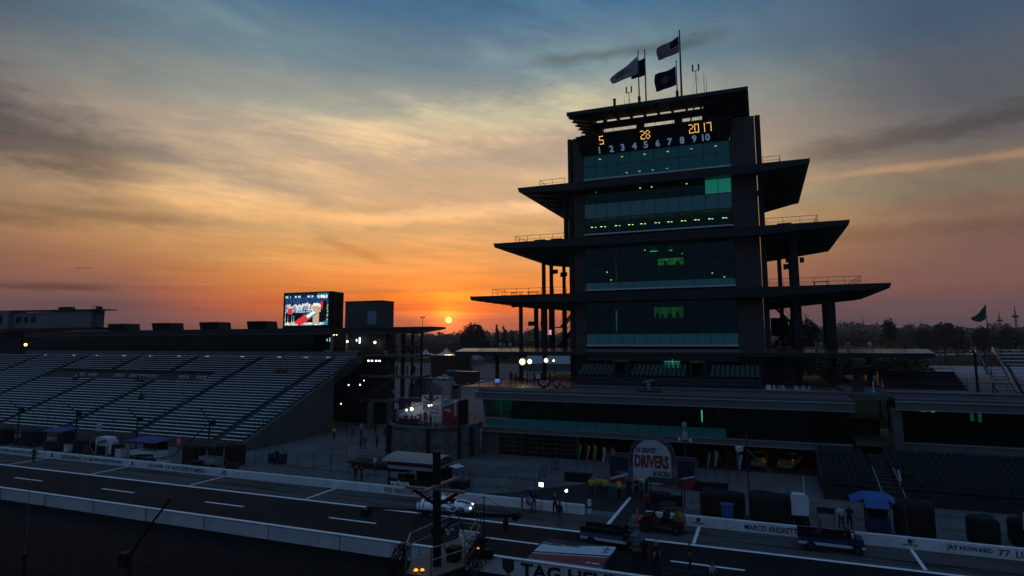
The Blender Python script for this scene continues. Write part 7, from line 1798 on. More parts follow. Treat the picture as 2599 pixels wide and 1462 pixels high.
# small stuff behind the wall
for i, (x, y, w_, h_, m_, nm, lb) in enumerate(((-94.3, 54.2, 0.9, 1.0, NAVY, 'drum', 'dark blue drum at the far left behind the pit wall'), (-82.2, 53.2, 0.7, 1.0, WHITE, 'tool_cabinet', 'white cabinet between the navy cart and black cart'), (-72.5, 53.1, 1.0, 1.05, WHITE, 'tool_cabinet', 'white cabinet with dark print beside the wide blue canopy'), (-64.6, 52.6, 1.5, 0.5, WHITE, 'equipment_case', 'low white case left of the red number sign'), (-58.9, 52.2, 1.0, 0.7, BLACK, 'equipment_case', 'low black case left of the white cabinet cart'), (-54.3, 52.6, 1.3, 0.8, mat('tyres_red', (0.16, 0.03, 0.03), 0.7), 'wheel_rack', 'rack with reddish wheels right of the whip pole base'), (-53.2, 57.4, 0.8, 1.0, NAVY, 'drum', 'dark blue bin at the foot of the stand end wall'), (-51.8, 57.2, 1.4, 1.1, NAVY, 'bin', 'wide dark blue bin beside the stand end wall'))):
    t_ = thing(nm, (x, y, 0), lb, nm.split('_')[-1])
    if nm in ('drum',): b = MB(); b.lathe([(w_/2, 0), (w_/2*1.04, h_*0.33), (w_/2, h_*0.35), (w_/2*1.04, h_*0.66), (w_/2, h_*0.68), (w_/2, h_), (0.05, h_)], 14, (x, y, 0)); b.build('body', m_, t_)
    elif nm == 'wheel_rack':
        for k in range(3): wheel(t_, x-0.5+k*0.5, y, 0.36, 0.3, m_)
        railing([(x-0.8, y+0.3, 0), (x+0.8, y+0.3, 0)], par=t_, step=0.8, h=0.8)
    else:
        b = MB(); b.box(x-w_/2, y-0.35, 0.06, x+w_/2, y+0.35, h_); b.build('body', m_, t_); b = MB(); b.box(x-w_/2-0.02, y-0.37, h_, x+w_/2+0.02, y+0.37, h_+0.05); b.build('lid', STEEL, t_); b = MB(); b.box(x-0.2, y-0.38, h_*0.7, x+0.2, y-0.355, h_*0.76); b.build('handle', BLACK, t_)
# ---- right pits
draped(-3.6, 53.6, 3.4, 1.6, 1.9, BLACK, 'black covered cart right of the red buggy', 11); draped(0.0, 53.3, 3.2, 1.7, 2.1, BLACK, 'long black covered cart beside the blue crate', 12); draped(9.3, 52.5, 2.4, 1.6, 2.6, BLACK, 'black covered cabinet right of the blue umbrella cart', 13); draped(13.2, 52.2, 1.7, 1.5, 2.0, BLACK, 'black covered cart alone between the camera pole and right edge', 14); draped(15.6, 53.4, 1.2, 1.3, 1.8, BLACK, 'small black covered stand further right behind the wall', 15)
def open_cart(x, y, w, h, label):
    t_ = thing('dark_pit_tent', (x, y, 0), label, 'tent'); b = MB(); b.box(x-w/2, y-0.9, h, x+w/2, y+0.9, h+0.08); b.build('roof', BLACK, t_)
    for sx in (-1, 1):
        for sy in (-1, 1): b = MB(); b.bar((x+sx*(w/2-0.1), y+sy*0.8, 0), (x+sx*(w/2-0.1), y+sy*0.8, h), 0.07); b.build('post', DSTEEL, t_)
    b = MB(); b.box(x-w/2+0.2, y-0.2, 0.4, x+w/2-0.2, y+0.6, 1.1); b.build('bench', DSTEEL, t_)
open_cart(-8.0, 53.4, 3.0, 2.3, 'dark open tent behind the red buggy')
bc = thing('blue_crate', (-3.1, 51.4, 0), 'bright blue upright crate behind the right pit wall', 'crate')
b = MB(); b.box(-3.55, 51.1, 0.05, -2.7, 51.7, 1.35); b.build('body', mat('crate_blue', (0.04, 0.12, 0.38), 0.55), bc); b = MB(); b.box(-3.6, 51.05, 1.35, -2.65, 51.75, 1.43); b.build('lid', mat('crate_blue', (0.04, 0.12, 0.38), 0.55), bc)
# white generator/light tower with long boom
wt = thing('light_tower', (1.9, 53.0, 0), 'white wheeled light tower box with a long boom leaning left', 'light tower')
b = MB(); b.prism([(1.35, 0.75), (2.6, 0.75), (2.65, 1.9), (2.4, 2.25), (1.5, 2.25), (1.35, 1.9)], lambda p, u: (p[0], u, p[1]), 52.6, 53.5); b.build('tank', mat('pale_white', (0.6, 0.62, 0.66), 0.5, var=0.1), wt)
b = MB(); b.box(1.4, 52.7, 0.15, 2.6, 53.4, 0.75); b.build('chassis', BLACK, wt)
for x in (1.6, 2.4): wheel(wt, x, 52.65, 0.25, 0.15)
b = MB(); b.tube([(1.5, 53, 2.2), (-1.6, 56.5, 4.7)], 0.05, 6); b.build('boom', STEEL, wt); b = MB(); b.tube([(-1.7, 58.3, 0), (-1.7, 58.3, 6.0)], 0.06, 6); b.build('mast', STEEL, wt)
b = MB(); b.lathe([(0.05, 4.25), (0.30, 4.4), (0.34, 4.75), (0.05, 4.8)], 10, (-2.3, 57.6, 0)); b.build('dish', WHITE, wt)
b = MB(); b.tube([(2.4, 53, 2.2), (2.35, 53, 3.6)], 0.035, 6); b.build('antenna', WHITE, wt)
# blue umbrella cart
uc = thing('umbrella_cart', (7.0, 52.4, 0), 'blue cart under a wide blue folding canopy', 'cart'); BU = mat('umbrella_blue', (0.035, 0.13, 0.42), 0.6, var=0.1)
for (xa, za_, xb_, zb_) in ((5.35, 2.35, 6.15, 2.75), (6.17, 2.75, 7.65, 2.75), (7.67, 2.75, 8.6, 2.3)):
    b = MB(); b.hexa([(xa, 51.9, za_-0.25), (xb_, 51.9, zb_-0.25), (xb_, 53.2, zb_), (xa, 53.2, za_)], [(xa, 51.9, za_-0.2), (xb_, 51.9, zb_-0.2), (xb_, 53.2, zb_+0.05), (xa, 53.2, za_+0.05)]); b.build('canopy_panel', BU, uc)
b = MB(); b.hexa([(6.2, 51.4, 2.0), (7.75, 51.4, 2.0), (7.65, 51.88, 2.49), (6.17, 51.88, 2.49)], [(6.2, 51.4, 2.05), (7.75, 51.4, 2.05), (7.65, 51.88, 2.54), (6.17, 51.88, 2.54)]); b.build('canopy_flap', BU, uc)
b = MB(); b.box(6.25, 51.6, 0.25, 7.75, 52.8, 1.25); b.build('cabinet', mat('cart_blue2', (0.02, 0.045, 0.14), 0.6), uc); b = MB(); b.box(6.25, 52.7, 1.25, 7.75, 52.78, 2.4); b.build('back_panel', BLACK, uc)
b = MB(); b.box(6.3, 51.58, 0.08, 7.7, 51.64, 0.25); b.build('kick_plate', WHITE, uc)
for x in (6.3, 7.7): b = MB(); b.bar((x, 51.7, 1.25), (x, 51.7, 2.3), 0.06); b.build('post', STEEL, uc)
for x in (6.5, 7.5): wheel(uc, x, 51.62, 0.2, 0.12)
b = MB(); b.box(3.2, 53.4, 0.5, 4.4, 53.5, 1.3); b.cur = 1; b.box(3.25, 53.38, 0.52, 4.35, 53.399, 0.85); b.cur = 0; b.bar((3.3, 53.45, 0), (3.3, 53.45, 0.5), 0.05); b.bar((4.3, 53.45, 0), (4.3, 53.45, 0.5), 0.05); tag(b.build('pit_board', [NAVY, mat('cabinet_grey', (0.36, 0.37, 0.39), 0.6)]), 'blue and grey pit board standing left of the umbrella cart', 'board')
# tall pole with pale head at the right, and a white slanted fuel rig at the right edge
rp_ = thing('camera_pole', (8.5, 50.6, 0), 'tall thin pole with a pale camera head behind the right wall', 'pole')
b = MB(); b.tube([(8.6, 50.6, 0), (8.35, 50.6, 4.2)], 0.045, 6); b.build('pole', STEEL, rp_); b = MB(); b.tube([(8.35, 50.6, 4.2), (8.25, 50.6, 4.9)], 0.07, 8); b.build('head', WHITE, rp_); b = MB(); b.box(8.5, 50.5, 4.35, 9.1, 50.7, 4.7); b.build('camera', BLACK, rp_)
fr_ = thing('fuel_rig', (16.5, 52.0, 0), 'pale slanted fuel rig cut by the right edge', 'fuel tank')
b = MB(); b.prism([(15.6, 1.2), (16.2, 0.4), (18.5, 0.4), (18.5, 2.3), (15.7, 2.3)], lambda p, u: (p[0], u, p[1]), 51.6, 52.8); b.build('tank', mat('pale_white', (0.6, 0.62, 0.66), 0.5), fr_, fix=True)
for x in (16.4, 18.2): b = MB(); b.bar((x, 51.8, 0), (x, 51.8, 0.45), 0.1); b.build('leg', DSTEEL, fr_)
b = MB(); b.tube([(15.8, 51.5, 1.2), (15.4, 51.3, 0.7), (15.6, 51.2, 0.1)], 0.06, 6); b.build('hose', mat('hose_yellow', (0.35, 0.3, 0.05), 0.6), fr_)
sign(17.6, 52.9, 4.0, 0.8, 0.6, BLUE, '77', WHITE, 'blue number sign at the extreme right edge')
# wheelie flags, traffic cone, crew near gate
co_ = thing('traffic_cone', (-9.55, 49.2, 0), 'tall orange traffic cone at the end of the right pit wall', 'cone')
b = MB(); b.lathe([(0.2, 0.04), (0.06, 1.0), (0.02, 1.02)], 12, (-9.55, 49.2, 0)); b.build('cone', mat('cone_orange', (0.65, 0.10, 0.02), 0.6), co_); b = MB(); b.box(-9.8, 48.95, 0, -9.3, 49.45, 0.04); b.build('base', RUBBER, co_)
gp = thing('gate_post', (-13.6, 50.3, 0), 'short striped gate post at the end of the left pit wall', 'post'); b = MB(); b.box(-13.75, 50.15, 0, -13.5, 50.4, 1.05); b.build('post', WALLW, gp); b = MB(); b.box(-13.76, 50.14, 0.4, -13.49, 50.41, 0.55); b.build('stripe', INK, gp)
# television crew lights
def soft(x, y, z, s, e, label):
    t_ = thing('tv_light', (x, y, 0), label, 'lamp'); b = MB(); b.tube([(x, y, 0), (x, y, z)], 0.025, 6); b.build('stand', BLACK, t_)
    b = MB(); b.box(x-s, y-0.05, z-s*0.9, x+s, y, z+s*0.9) if s > 0.12 else b.tube([(x, y-0.05, z), (x, y, z)], s, 14); b.build('panel', emis('tv_%g' % e, (1.0, 0.98, 0.92), e), t_); b = MB(); b.box(x-s-0.02, y+0.005, z-s*0.8-0.02, x+s+0.02, y+0.07, z+s*0.8+0.02); b.build('housing', BLACK, t_)
soft(-17.3, 49.0, 2.2, 0.17, 6, 'square television light on a stand at the crew by the wall'); soft(-15.1, 48.8, 1.95, 0.10, 12, 'small glaring television light right of the square one')
bl = thing('blue_drum', (-19.0, 51.6, 0), 'dark blue drum standing on the plaza behind the crew', 'drum'); b = MB(); b.lathe([(0.32, 0), (0.34, 0.35), (0.32, 0.37), (0.34, 0.7), (0.32, 0.72), (0.32, 1.05), (0.05, 1.05)], 14, (-19.0, 51.6, 0)); b.build('body', NAVY, bl)
# broadcast deck flood lamps
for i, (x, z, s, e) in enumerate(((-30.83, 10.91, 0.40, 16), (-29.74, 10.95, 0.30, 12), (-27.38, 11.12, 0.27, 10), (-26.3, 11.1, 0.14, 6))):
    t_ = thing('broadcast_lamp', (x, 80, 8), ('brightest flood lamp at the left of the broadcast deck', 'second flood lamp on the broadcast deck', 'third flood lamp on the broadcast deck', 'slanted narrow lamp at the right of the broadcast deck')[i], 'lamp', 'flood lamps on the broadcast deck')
    b = MB(); b.tube([(x, 80.1, 8.0), (x, 80.1, z)], 0.04, 6); b.build('stand', BLACK, t_)
    b = MB(); b.box(x-s*1.08, 80.03, z-s*1.08, x+s*1.08, 80.25, z+s*1.08); b.build('housing', BLACK, t_)
    b = MB(); b.tube([(x, 79.93, z), (x, 80.0, z)], s*0.8, 16); b.build('lens', emis('deck_lamp%d' % i, (1.0, 0.86, 0.45), e), t_)
    b = MB(); b.tube([(x, 80.001, z), (x, 80.012, z)], s*1.25, 18); b.build('halo_disc', emis('deck_halo', (1.0, 0.80, 0.34), 0.55), t_)  # glowing disc added behind the lens to imitate the lamp's halo
mo = thing('monitor', (-31.6, 73.6, 8), 'blue lit monitor on the broadcast deck', 'monitor'); b = MB(); b.box(-32.2, 73.5, 8.45, -31.3, 73.6, 9.05); b.build('case', BLACK, mo); b = MB(); b.box(-32.13, 73.48, 8.5, -31.37, 73.499, 9.0); b.build('screen', emis('mon_blue', (0.08, 0.2, 0.6), 0.8), mo); b = MB(); b.bar((-31.75, 73.55, 8), (-31.75, 73.55, 8.5), 0.06); b.build('stand', BLACK, mo)
fs_ = thing('hanging_screen', (-31.2, 95, 15), 'small lit screen hanging between the left tower columns', 'screen'); b = MB(); b.box(-31.15, 91.0, 14.6, -30.2, 91.1, 15.45); b.build('case', BLACK, fs_)
bd = MB(); rs = random.Random(9)
for j in range(8):
    for i in range(10):
        bd.cur = rs.choice((0, 0, 1, 2)) if not (4 <= i+j//2 <= 7) else 1; bd.quad((-31.1+0.085*i, 90.98, 14.66+0.09*j), (-31.1+0.085*(i+1), 90.98, 14.66+0.09*j), (-31.1+0.085*(i+1), 90.98, 14.66+0.09*(j+1)), (-31.1+0.085*i, 90.98, 14.66+0.09*(j+1)))
bd.build('display', [emis('px_pale', (0.7, 0.8, 0.95), 0.9), emis('px_red', (0.8, 0.08, 0.12), 0.9), emis('px_blue', (0.1, 0.2, 0.5), 0.9)], fs_)

# ------------------------------------------------------------------ people about the place
G1 = 'people in the pit lane'; G2 = 'people on the plaza'
person(-78.7, 47.1, 0, 0.9, 'walk', C_BLK, C_BLK, 'person in black walking in the far left pit box', G1); person(-75.0, 50.6, 0, 2.6, 'walk', C_RED, C_NAV, 'person in red stepping over the left pit wall', G1)
person(-18.4, 47.5, 0, -1.2, 'stand', C_RED, C_KHA, 'person in a red shirt and khaki trousers beside the crew', G1); person(-14.85, 46.2, 0, 2.8, 'stand', C_BLK, C_KHA, 'cameraman in black standing wide in the pit lane', G1); person(-16.0, 48.6, 0, 0.3, 'fold', C_NAV, C_BLK, 'person in navy beside the small television light', G1); person(-17.9, 48.9, 0, 0.2, 'fold', C_BLK, C_KHA, 'crouched crew member in black near the square light', G1, 0.92); person(-18.6, 49.3, 0, 1.2, 'sit', C_BLU, C_KHA, 'seated crew member in blue by the wall', G1)
person(-37.95, 52.45, 0, 0.2, 'stand', C_BLK, C_BLK, 'left of two dark women standing at the barriers', G2, 0.93); person(-37.25, 52.45, 0, -0.3, 'fold', C_BLK, C_GRY, 'right of two dark women standing at the barriers', G2, 0.93); person(-38.9, 57.1, 0, 2.9, 'fold', C_WHT, C_GRY, 'person in a white shirt at the flatbed trailer', G2); person(-51.6, 56.4, 0, 1.0, 'stand', C_BLK, C_BLK, 'lone dark person behind the tall wire fence', G2)
for i, (x, y) in enumerate(((-14.8, 55.3), (-14.2, 55.9), (-13.6, 55.7))): person(x, y, 0, 0.1*i-0.1, 'fold', C_YEL, C_BLK, ('left', 'middle', 'right')[i]+' of three marshals in yellow shirts left of the brick strip', 'marshals in yellow shirts', cap=C_GRY)
person(-12.3, 55.4, 0, 2.6, 'stand', C_YEL, C_BLK, 'marshal in a yellow shirt seen from behind at the brick strip', 'marshals in yellow shirts')
for i, (x, y, c, cap) in enumerate(((-11.5, 56.0, C_BLK, None), (-11.0, 56.6, C_NAV, None), (-10.45, 55.8, C_BLK, C_WHT), (-10.1, 56.4, C_BLK, None), (-11.9, 57.0, C_GRY, None))): person(x, y, 0, 0.7*i, ('stand', 'fold')[i % 2], c, C_BLK, ('dark person at the left of the group below the banner', 'person in navy in the group below the banner', 'person in black with a white cap below the banner', 'dark person at the right of the group below the banner', 'person in grey behind the group below the banner')[i], 'group below the banner arch', cap=cap)
for i, (x, y, c, p_, cap) in enumerate(((-7.8, 39.5, C_GRY, 'fold', None), (-7.4, 39.9, C_BLK, 'stand', None), (-6.6, 39.6, C_BLK, 'stand', C_YEL), (-4.72, 40.3, C_BLK, 'stand', None))): person(x, y, 0, 0.5*i, p_, c, C_BLK, ('person in grey at the left of the group on the track side', 'dark person beside the one in grey on the track side', 'dark person with a yellow cap on the track side', 'dark person standing alone right of the yellow cap')[i], G1, cap=cap)
person(-3.3, 38.6, 0, 1.0, 'sit', (0.3, 0.36, 0.4), C_BLK, 'person in pale grey crouching at the wall near the lower edge', G1)
person(4.75, 52.8, 0, 0.2, 'fold', (0.45, 0.55, 0.7), C_BLK, 'person in a pale blue shirt left of the umbrella cart', G2); person(5.3, 52.9, 0, -0.2, 'stand', C_NAV, C_BLK, 'person in dark blue beside the pale blue shirt', G2); person(-9.2, 51.6, 0, 0.4, 'stand', C_RED, C_BLK, 'person in dark red behind the orange cone', G2)
person(10.6, 80.6, 8.2, 1.4, 'stand', C_YEL, C_BLK, 'marshal in yellow on the footbridge'); person(25.1, 82.0, 12.56, 1.0, 'stand', C_NAV, C_BLK, 'person in blue with a hat on the right bleacher', cap=C_GRY)
for i, (x, y, sh, tr, rz, h_) in enumerate(((-48.75, 68.4, C_RED, C_BLK, 0.1, 1.0), (-48.1, 68.3, C_RED, C_GRY, -0.2, 0.97), (-47.3, 69.8, C_PUR, C_BLK, 0.3, 0.94), (-56.9, 73.4, C_YEL, C_BLK, 0.6, 1.0), (-55.1, 75.2, C_GRY, C_BLK, 1.0, 1.0), (-54.4, 76.3, (0.3, 0.35, 0.5), C_BLK, 2.0, 1.0), (-53.0, 77.8, C_BLK, C_BLK, 0.5, 1.0), (-51.0, 77.2, C_GRY, C_BLK, 0.2, 1.02), (-49.6, 77.6, C_BLK, C_BLK, -0.2, 1.0), (-52.1, 80.0, C_BLK, C_GRY, 3.0, 1.0), (-56.0, 78.5, C_WHT, C_BLK, 1.5, 1.0), (-57.5, 77.0, C_BLK, C_BLK, 2.2, 1.0))):
    person(x, y, 0, rz, ('walk', 'stand', 'fold')[i % 3] if i > 2 else ('stand', 'walk', 'walk')[i], sh, tr, ('left of the two people in red walking on the plaza', 'right of the two people in red walking on the plaza', 'person in purple walking behind the pair in red', 'person in a yellow jacket at the stand opening', 'person in grey just right of the yellow jacket', 'person in pale blue in the dark passage', 'dark person in the middle of the passage crowd', 'left of two tall dark people at the edge of the passage', 'right of two tall dark people at the edge of the passage', 'person in dark clothes deep in the passage', 'person in white deep under the stand', 'dark person at the back of the stand opening')[i], 'people in the plaza passage', h_)
for i, (x, y, z) in enumerate(((-54.6, 88.2, 11.55), (-53.9, 88.0, 11.55), (-52.4, 88.2, 11.55))): person(x, y, z, 1.0*i, 'stand', C_BLK, C_BLK, ('left', 'middle', 'right')[i]+' of three dark people at the end of the upper balcony', 'people on the upper balcony')
for i, (x, y, z, c) in enumerate(((-58.9, 87.9, 8.15, C_RED), (-57.8, 87.9, 8.15, C_RED), (-56.2, 88.2, 8.15, C_BLK), (-54.2, 88.2, 8.15, C_GRY), (-53.0, 88.4, 8.15, C_BLK), (-56.5, 87.9, 4.2, (0.3, 0.4, 0.6)), (-51.5, 88.0, 4.2, C_RED))): person(x, y, z, 0.8*i, ('stand', 'fold')[i % 2], c, C_BLK, ('left person in red under the four flood lamps', 'right person in red under the four flood lamps', 'dark person behind the second deck rail', 'person in grey on the second deck', 'dark person at the end of the second deck', 'person in pale blue on the lowest deck', 'person in red on the lowest deck')[i], 'people on the side decks')
def on_row(r_): y, z = row_yz(r_); return y+0.12, z
for i, (x, r_, c, lb) in enumerate(((-115.9, 18, C_LIM, 'person in a lime vest sitting in the left bleachers'), (-115.2, 18, C_BLK, 'dark person beside the lime vest'), (-99.8, 18, C_BLK, 'left of three dark people sitting below the chair platform'), (-98.9, 18, C_BLK, 'middle of three dark people below the chair platform'), (-98.1, 18, C_GRY, 'right of three dark people below the chair platform'), (-91.6, 11, C_BLK, 'left of two people sitting mid bleacher'), (-91.0, 11, C_GRY, 'right of two people sitting mid bleacher'), (-73.0, 23, C_RED, 'leftmost of four people in red high in the bleachers'), (-72.3, 23, C_RED, 'second of four people in red high in the bleachers'), (-71.7, 23, C_RED, 'third of four people in red high in the bleachers'), (-71.0, 23, C_RED, 'rightmost of four people in red high in the bleachers'))):
    y, z = on_row(r_); person(x, y, z, 0, 'sit', c, C_BLK, lb, 'spectators in the left bleachers')
for i, (x, y, c) in enumerate(((-31.5, 77.5, C_BLK), (-30.6, 77.0, C_GRY), (-28.9, 76.8, C_BLK), (-28.2, 77.5, C_KHA), (-27.0, 77.2, C_NAV), (-34.0, 78.5, C_BLK), (-26.2, 78, C_BLK))): person(x, y, 8.0, 0.9*i, ('stand', 'fold', 'sit')[i % 3] if i != 2 else 'stand', c, C_BLK, ('dark silhouette left of the brightest flood lamp', 'person in grey in front of the brightest flood lamp', 'dark silhouette between the flood lamps', 'person in khaki between the flood lamps', 'person in navy below the third flood lamp', 'dark silhouette near the left deck rail', 'dark silhouette at the stairs of the broadcast deck')[i], 'crew on the broadcast deck')
# ------------------------------------------------------------------ foreground: crow's nest on a pole, camera jib, booms
NEST = thing('camera_nest', (-12.6, 23.05, 0), 'timber pole with a railed camera platform in the foreground', 'platform')
b = MB(); b.tube([(-12.63, 23.05, 0), (-12.62, 23.05, 4.5), (-12.70, 23.05, 9.4)], 0.185, 12, 0.165); b.build('pole', BROWN, NEST)
PALE = mat('pale_timber', (0.26, 0.21, 0.16), 0.7, var=0.3, scale=3)
b = MB(); b.bar((-13.95, 22.72, 7.95), (-11.3, 22.82, 7.95), 0.16, 0.10); b.build('cross_arm', PALE, NEST)
b = MB(); b.bar((-12.63, 21.95, 8.06), (-12.5, 24.5, 8.06), 0.16, 0.10); b.build('cross_arm', PALE, NEST)
b = MB(); b.bar((-13.6, 22.75, 7.88), (-12.65, 22.95, 7.3), 0.06, 0.12); b.bar((-11.6, 22.82, 7.88), (-12.55, 22.95, 7.3), 0.06, 0.12); b.build('arm_brace', BLACK, NEST)
rail = [(-13.95, 23.19), (-13.45, 26.67), (-12.37, 26.67), (-11.57, 23.46), (-12.22, 21.83), (-13.33, 21.82)]
PIPE = mat('pipe_steel', (0.36, 0.36, 0.37), 0.35, 0.7, var=0.2)
n = len(rail)
for i in range(n):
    (x0, y0), (x1, y1) = rail[i], rail[(i+1) % n]
    for z, r in ((6.0, 0.030), (5.55, 0.024)):
        b = MB(); b.tube([(x0, y0, z), (x1, y1, z)], r, 8); b.build('rail', PIPE, NEST)
    b = MB(); b.tube([(x0, y0, 4.9), (x0, y0, 6.0)], 0.03, 8); b.build('rail_post', PIPE, NEST)
b = MB(); b.add([(x, y, 4.78) for x, y in rail]+[(x, y, 4.86) for x, y in rail], [tuple(range(n-1, -1, -1)), tuple(range(n, 2*n))]+[(i, (i+1) % n, n+(i+1) % n, n+i) for i in range(n)]); b.build('floor_frame', DSTEEL, NEST)
# deck boards
import bisect
def inside_x(y):
    xs = []
    for i in range(n):
        (x0, y0), (x1, y1) = rail[i], rail[(i+1) % n]
        if (y0-y)*(y1-y) < 0: xs.append(x0+(x1-x0)*(y-y0)/(y1-y0))
    return (min(xs)+0.05, max(xs)-0.05) if len(xs) > 1 else None
y = 21.95
while y < 26.5:
    r_ = inside_x(y+0.08)
    if r_: b = MB(); b.box(r_[0], y, 4.87, r_[1], y+0.15, 4.90); b.build('plank', PALE, NEST)
    y += 0.165
b = MB(); b.hexa([(-13.38, 26.45, 4.9), (-12.4, 26.45, 4.9), (-12.4, 26.62, 4.9), (-13.38, 26.62, 4.9)], [(-13.38, 26.5, 5.25), (-12.4, 26.5, 5.25), (-12.4, 26.62, 5.25), (-13.38, 26.62, 5.25)]); b.build('toe_board', WALLW, NEST)
b = MB(); b.bar((-13.2, 26.2, 5.05), (-12.0, 24.7, 5.05), 0.06, 0.3); b.build('toe_board', WALLW, NEST)
b = MB(); b.tube([(-12.63, 23.05, 4.8), (-13.6, 25.6, 4.8)], 0.08, 6); b.tube([(-12.63, 23.05, 3.4), (-12.9, 26, 4.75)], 0.07, 6); b.tube([(-12.63, 23.05, 3.4), (-13.6, 23, 4.75)], 0.07, 6); b.tube([(-12.63, 23.05, 3.4), (-11.7, 23.3, 4.75)], 0.07, 6); b.build('strut', DSTEEL, NEST)
rs = random.Random(4)
for i in range(6):
    x0 = -13.85+0.28*i if i < 4 else -12.0+0.13*(i-5); yy = 22.8; j = rs.randrange(n); tx, ty = rail[j]
    b = MB(); b.tube([(x0, yy, 7.88), (x0*0.45+tx*0.55+0.15, yy*0.5+ty*0.5, 6.75), (tx, ty, 6.0)], 0.014, 5); b.build('guy_cable', BLACK, NEST)
    if i >= 7: b = MB(); b.lathe([(0.02, -0.2), (0.05, -0.1), (0.05, 0.1), (0.02, 0.2)], 8, (x0, yy, 7.55)); b.build('insulator', BLACK, NEST)
# bundles of cable hung on the two sides
for i, (cx, cy, cz, rr) in enumerate(((-13.95, 22.3, 5.1, 0.42), (-11.35, 24.0, 5.2, 0.48))):
    t_ = thing('cable_bundle', (cx, cy, cz), ('tangled cable bundle on the left side of the camera nest', 'tangled cable bundle on the right side of the camera nest')[i], 'cables', 'cable bundles on the nest')
    b = MB()
    for k in range(16):
        a = rs.uniform(0, 6.3); pts = [(cx+rr*rs.uniform(-0.5, 0.5)+rr*0.5*math.cos(a+q*0.6), cy+rr*0.7*math.sin(a*1.3+q*0.8), cz+0.75*math.sin(a+q*0.75)) for q in range(10)]; b.tube(pts, 0.016, 5)
    o = b.build('cables', mat('cable_black', (0.014, 0.014, 0.015), 0.45), t_); o['kind'] = 'stuff'
for i, (x, y, z, s) in enumerate(((-13.05, 22.1, 4.96, 0.10), (-12.82, 22.2, 4.97, 0.09), (-11.3, 24.1, 5.4, 0.06))):
    t_ = thing('indicator_lamp', (x, y, z), ('left small orange lamp at the foot of the nest', 'right small orange lamp at the foot of the nest', 'tiny orange lamp on the right cable bundle')[i], 'lamp', 'orange lamps on the nest'); b = MB(); b.lathe([(s*0.6, 0), (s, s*0.4), (s*0.5, s*0.9)], 10, (x, y, z)); b.build('lens', emis('orange_small', (1.0, 0.38, 0.05), 1.6 if i < 2 else 0.8), t_); b = MB(); b.lathe([(s*0.7, -0.06), (s*0.7, 0)], 10, (x, y, z)); b.build('base', BLACK, t_)
eq = thing('camera_equipment', (-13.2, 24.2, 4.9), 'broadcast camera on a tripod with a pale cover inside the nest', 'camera')
b = MB(); b.box(-13.45, 24.0, 5.75, -13.0, 24.7, 6.05); b.build('camera_body', BLACK, eq); b = MB(); b.tube([(-13.22, 24.7, 5.9), (-13.22, 25.1, 5.9)], 0.12, 10); b.build('lens', BLACK, eq)
for a in (0.3, 2.4, 4.5): b = MB(); b.bar((-13.22+0.35*math.cos(a), 24.3+0.35*math.sin(a), 4.9), (-13.22, 24.3, 5.75), 0.05); b.build('tripod_leg', BLACK, eq)
b = MB(); b.grid(lambda u, v: (-13.0+0.35*u+0.05*math.sin(v*9), 24.2+0.4*v, 5.85+0.12*math.sin(u*7+v*3)), 6, 6); b.build('cover', mat('pale_sheet', (0.30, 0.36, 0.36), 0.8), eq, smooth=True)
b = MB(); b.box(-12.5, 23.6, 4.9, -12.05, 24.1, 5.45); b.build('equipment_case', BLACK, eq)
jb = thing('camera_jib', (-12.2, 26, 6.1), 'long horizontal black camera jib across the nest with a round counterweight', 'jib')
b = MB(); b.tube([(-18.1, 26, 5.95), (-13.5, 26, 6.14), (-10.5, 26, 6.33)], 0.05, 8); b.tube([(-13.0, 26, 6.02), (-10.5, 26, 6.28)], 0.045, 8); b.build('arm', BLACK, jb)
b = MB(); b.tube([(-10.35, 25.85, 6.3), (-10.35, 26.15, 6.3)], 0.17, 14); b.build('counterweight', BLACK, jb)
b = MB(); b.box(-18.35, 25.8, 5.55, -17.95, 26.2, 5.9); b.tube([(-18.1, 25.6, 5.7), (-18.1, 25.8, 5.7)], 0.09, 8); b.build('remote_head', BLACK, jb)
b = MB(); b.tube([(-11.9, 26, 4.9), (-11.9, 26, 7.0)], 0.03, 6); b.build('mast', BLACK, jb); b = MB(); b.tube([(-11.9, 26, 7.0), (-13.2, 26, 6.3)], 0.012, 4); b.tube([(-11.9, 26, 7.0), (-10.6, 26, 6.4)], 0.012, 4); b.build('stay_wire', BLACK, jb)
b = MB(); b.lathe([(0.03, -0.62), (0.1, -0.5), (0.14, -0.2), (0.05, 0.05)], 8, (-10.85, 26, 6.2)); b.build('hanging_bag', BLACK, jb)
b = MB(); b.box(-16.4, 24.6, 5.0, -15.2, 25.5, 5.25) if False else b.box(-17.3, 35.0, 0.95, -15.6, 35.5, 1.5); tag(b.build('equipment_case', BLACK), 'black equipment case on the track wall left of the nest', 'case')
# booms at the lower left
bm_ = thing('leaning_boom', (-29.0, 22, 0), 'black boom leaning right from a post at the lower left', 'boom')
b = MB(); b.tube([(-28.85, 22, 0), (-28.9, 22, 3.8)], 0.10, 8); b.build('post', BLACK, bm_); b = MB(); b.tube([(-29.05, 22, 3.55), (-27.7, 22, 5.15)], 0.075, 8); b.tube([(-27.75, 22, 5.1), (-26.5, 22, 6.46)], 0.05, 8); b.build('arm', BLACK, bm_); b = MB(); b.box(-29.5, 21.8, 3.1, -28.98, 22.2, 3.75); b.build('counterweight', BLACK, bm_); b = MB(); b.lathe([(0.03, -0.1), (0.09, 0), (0.03, 0.1)], 8, (-26.48, 22, 6.48)); b.build('tip', BLACK, bm_)
tp = thing('thin_pole', (-36.85, 22, 0), 'thin grey pole rising at the lower left edge', 'pole'); b = MB(); b.tube([(-36.8, 22, 0), (-36.85, 22, 2.8)], 0.11, 8); b.build('sleeve', BLACK, tp); b = MB(); b.tube([(-36.85, 22, 2.8), (-36.9, 22, 7.0)], 0.02, 6); b.build('pole', mat('pole_grey', (0.2, 0.21, 0.23), 0.5), tp)
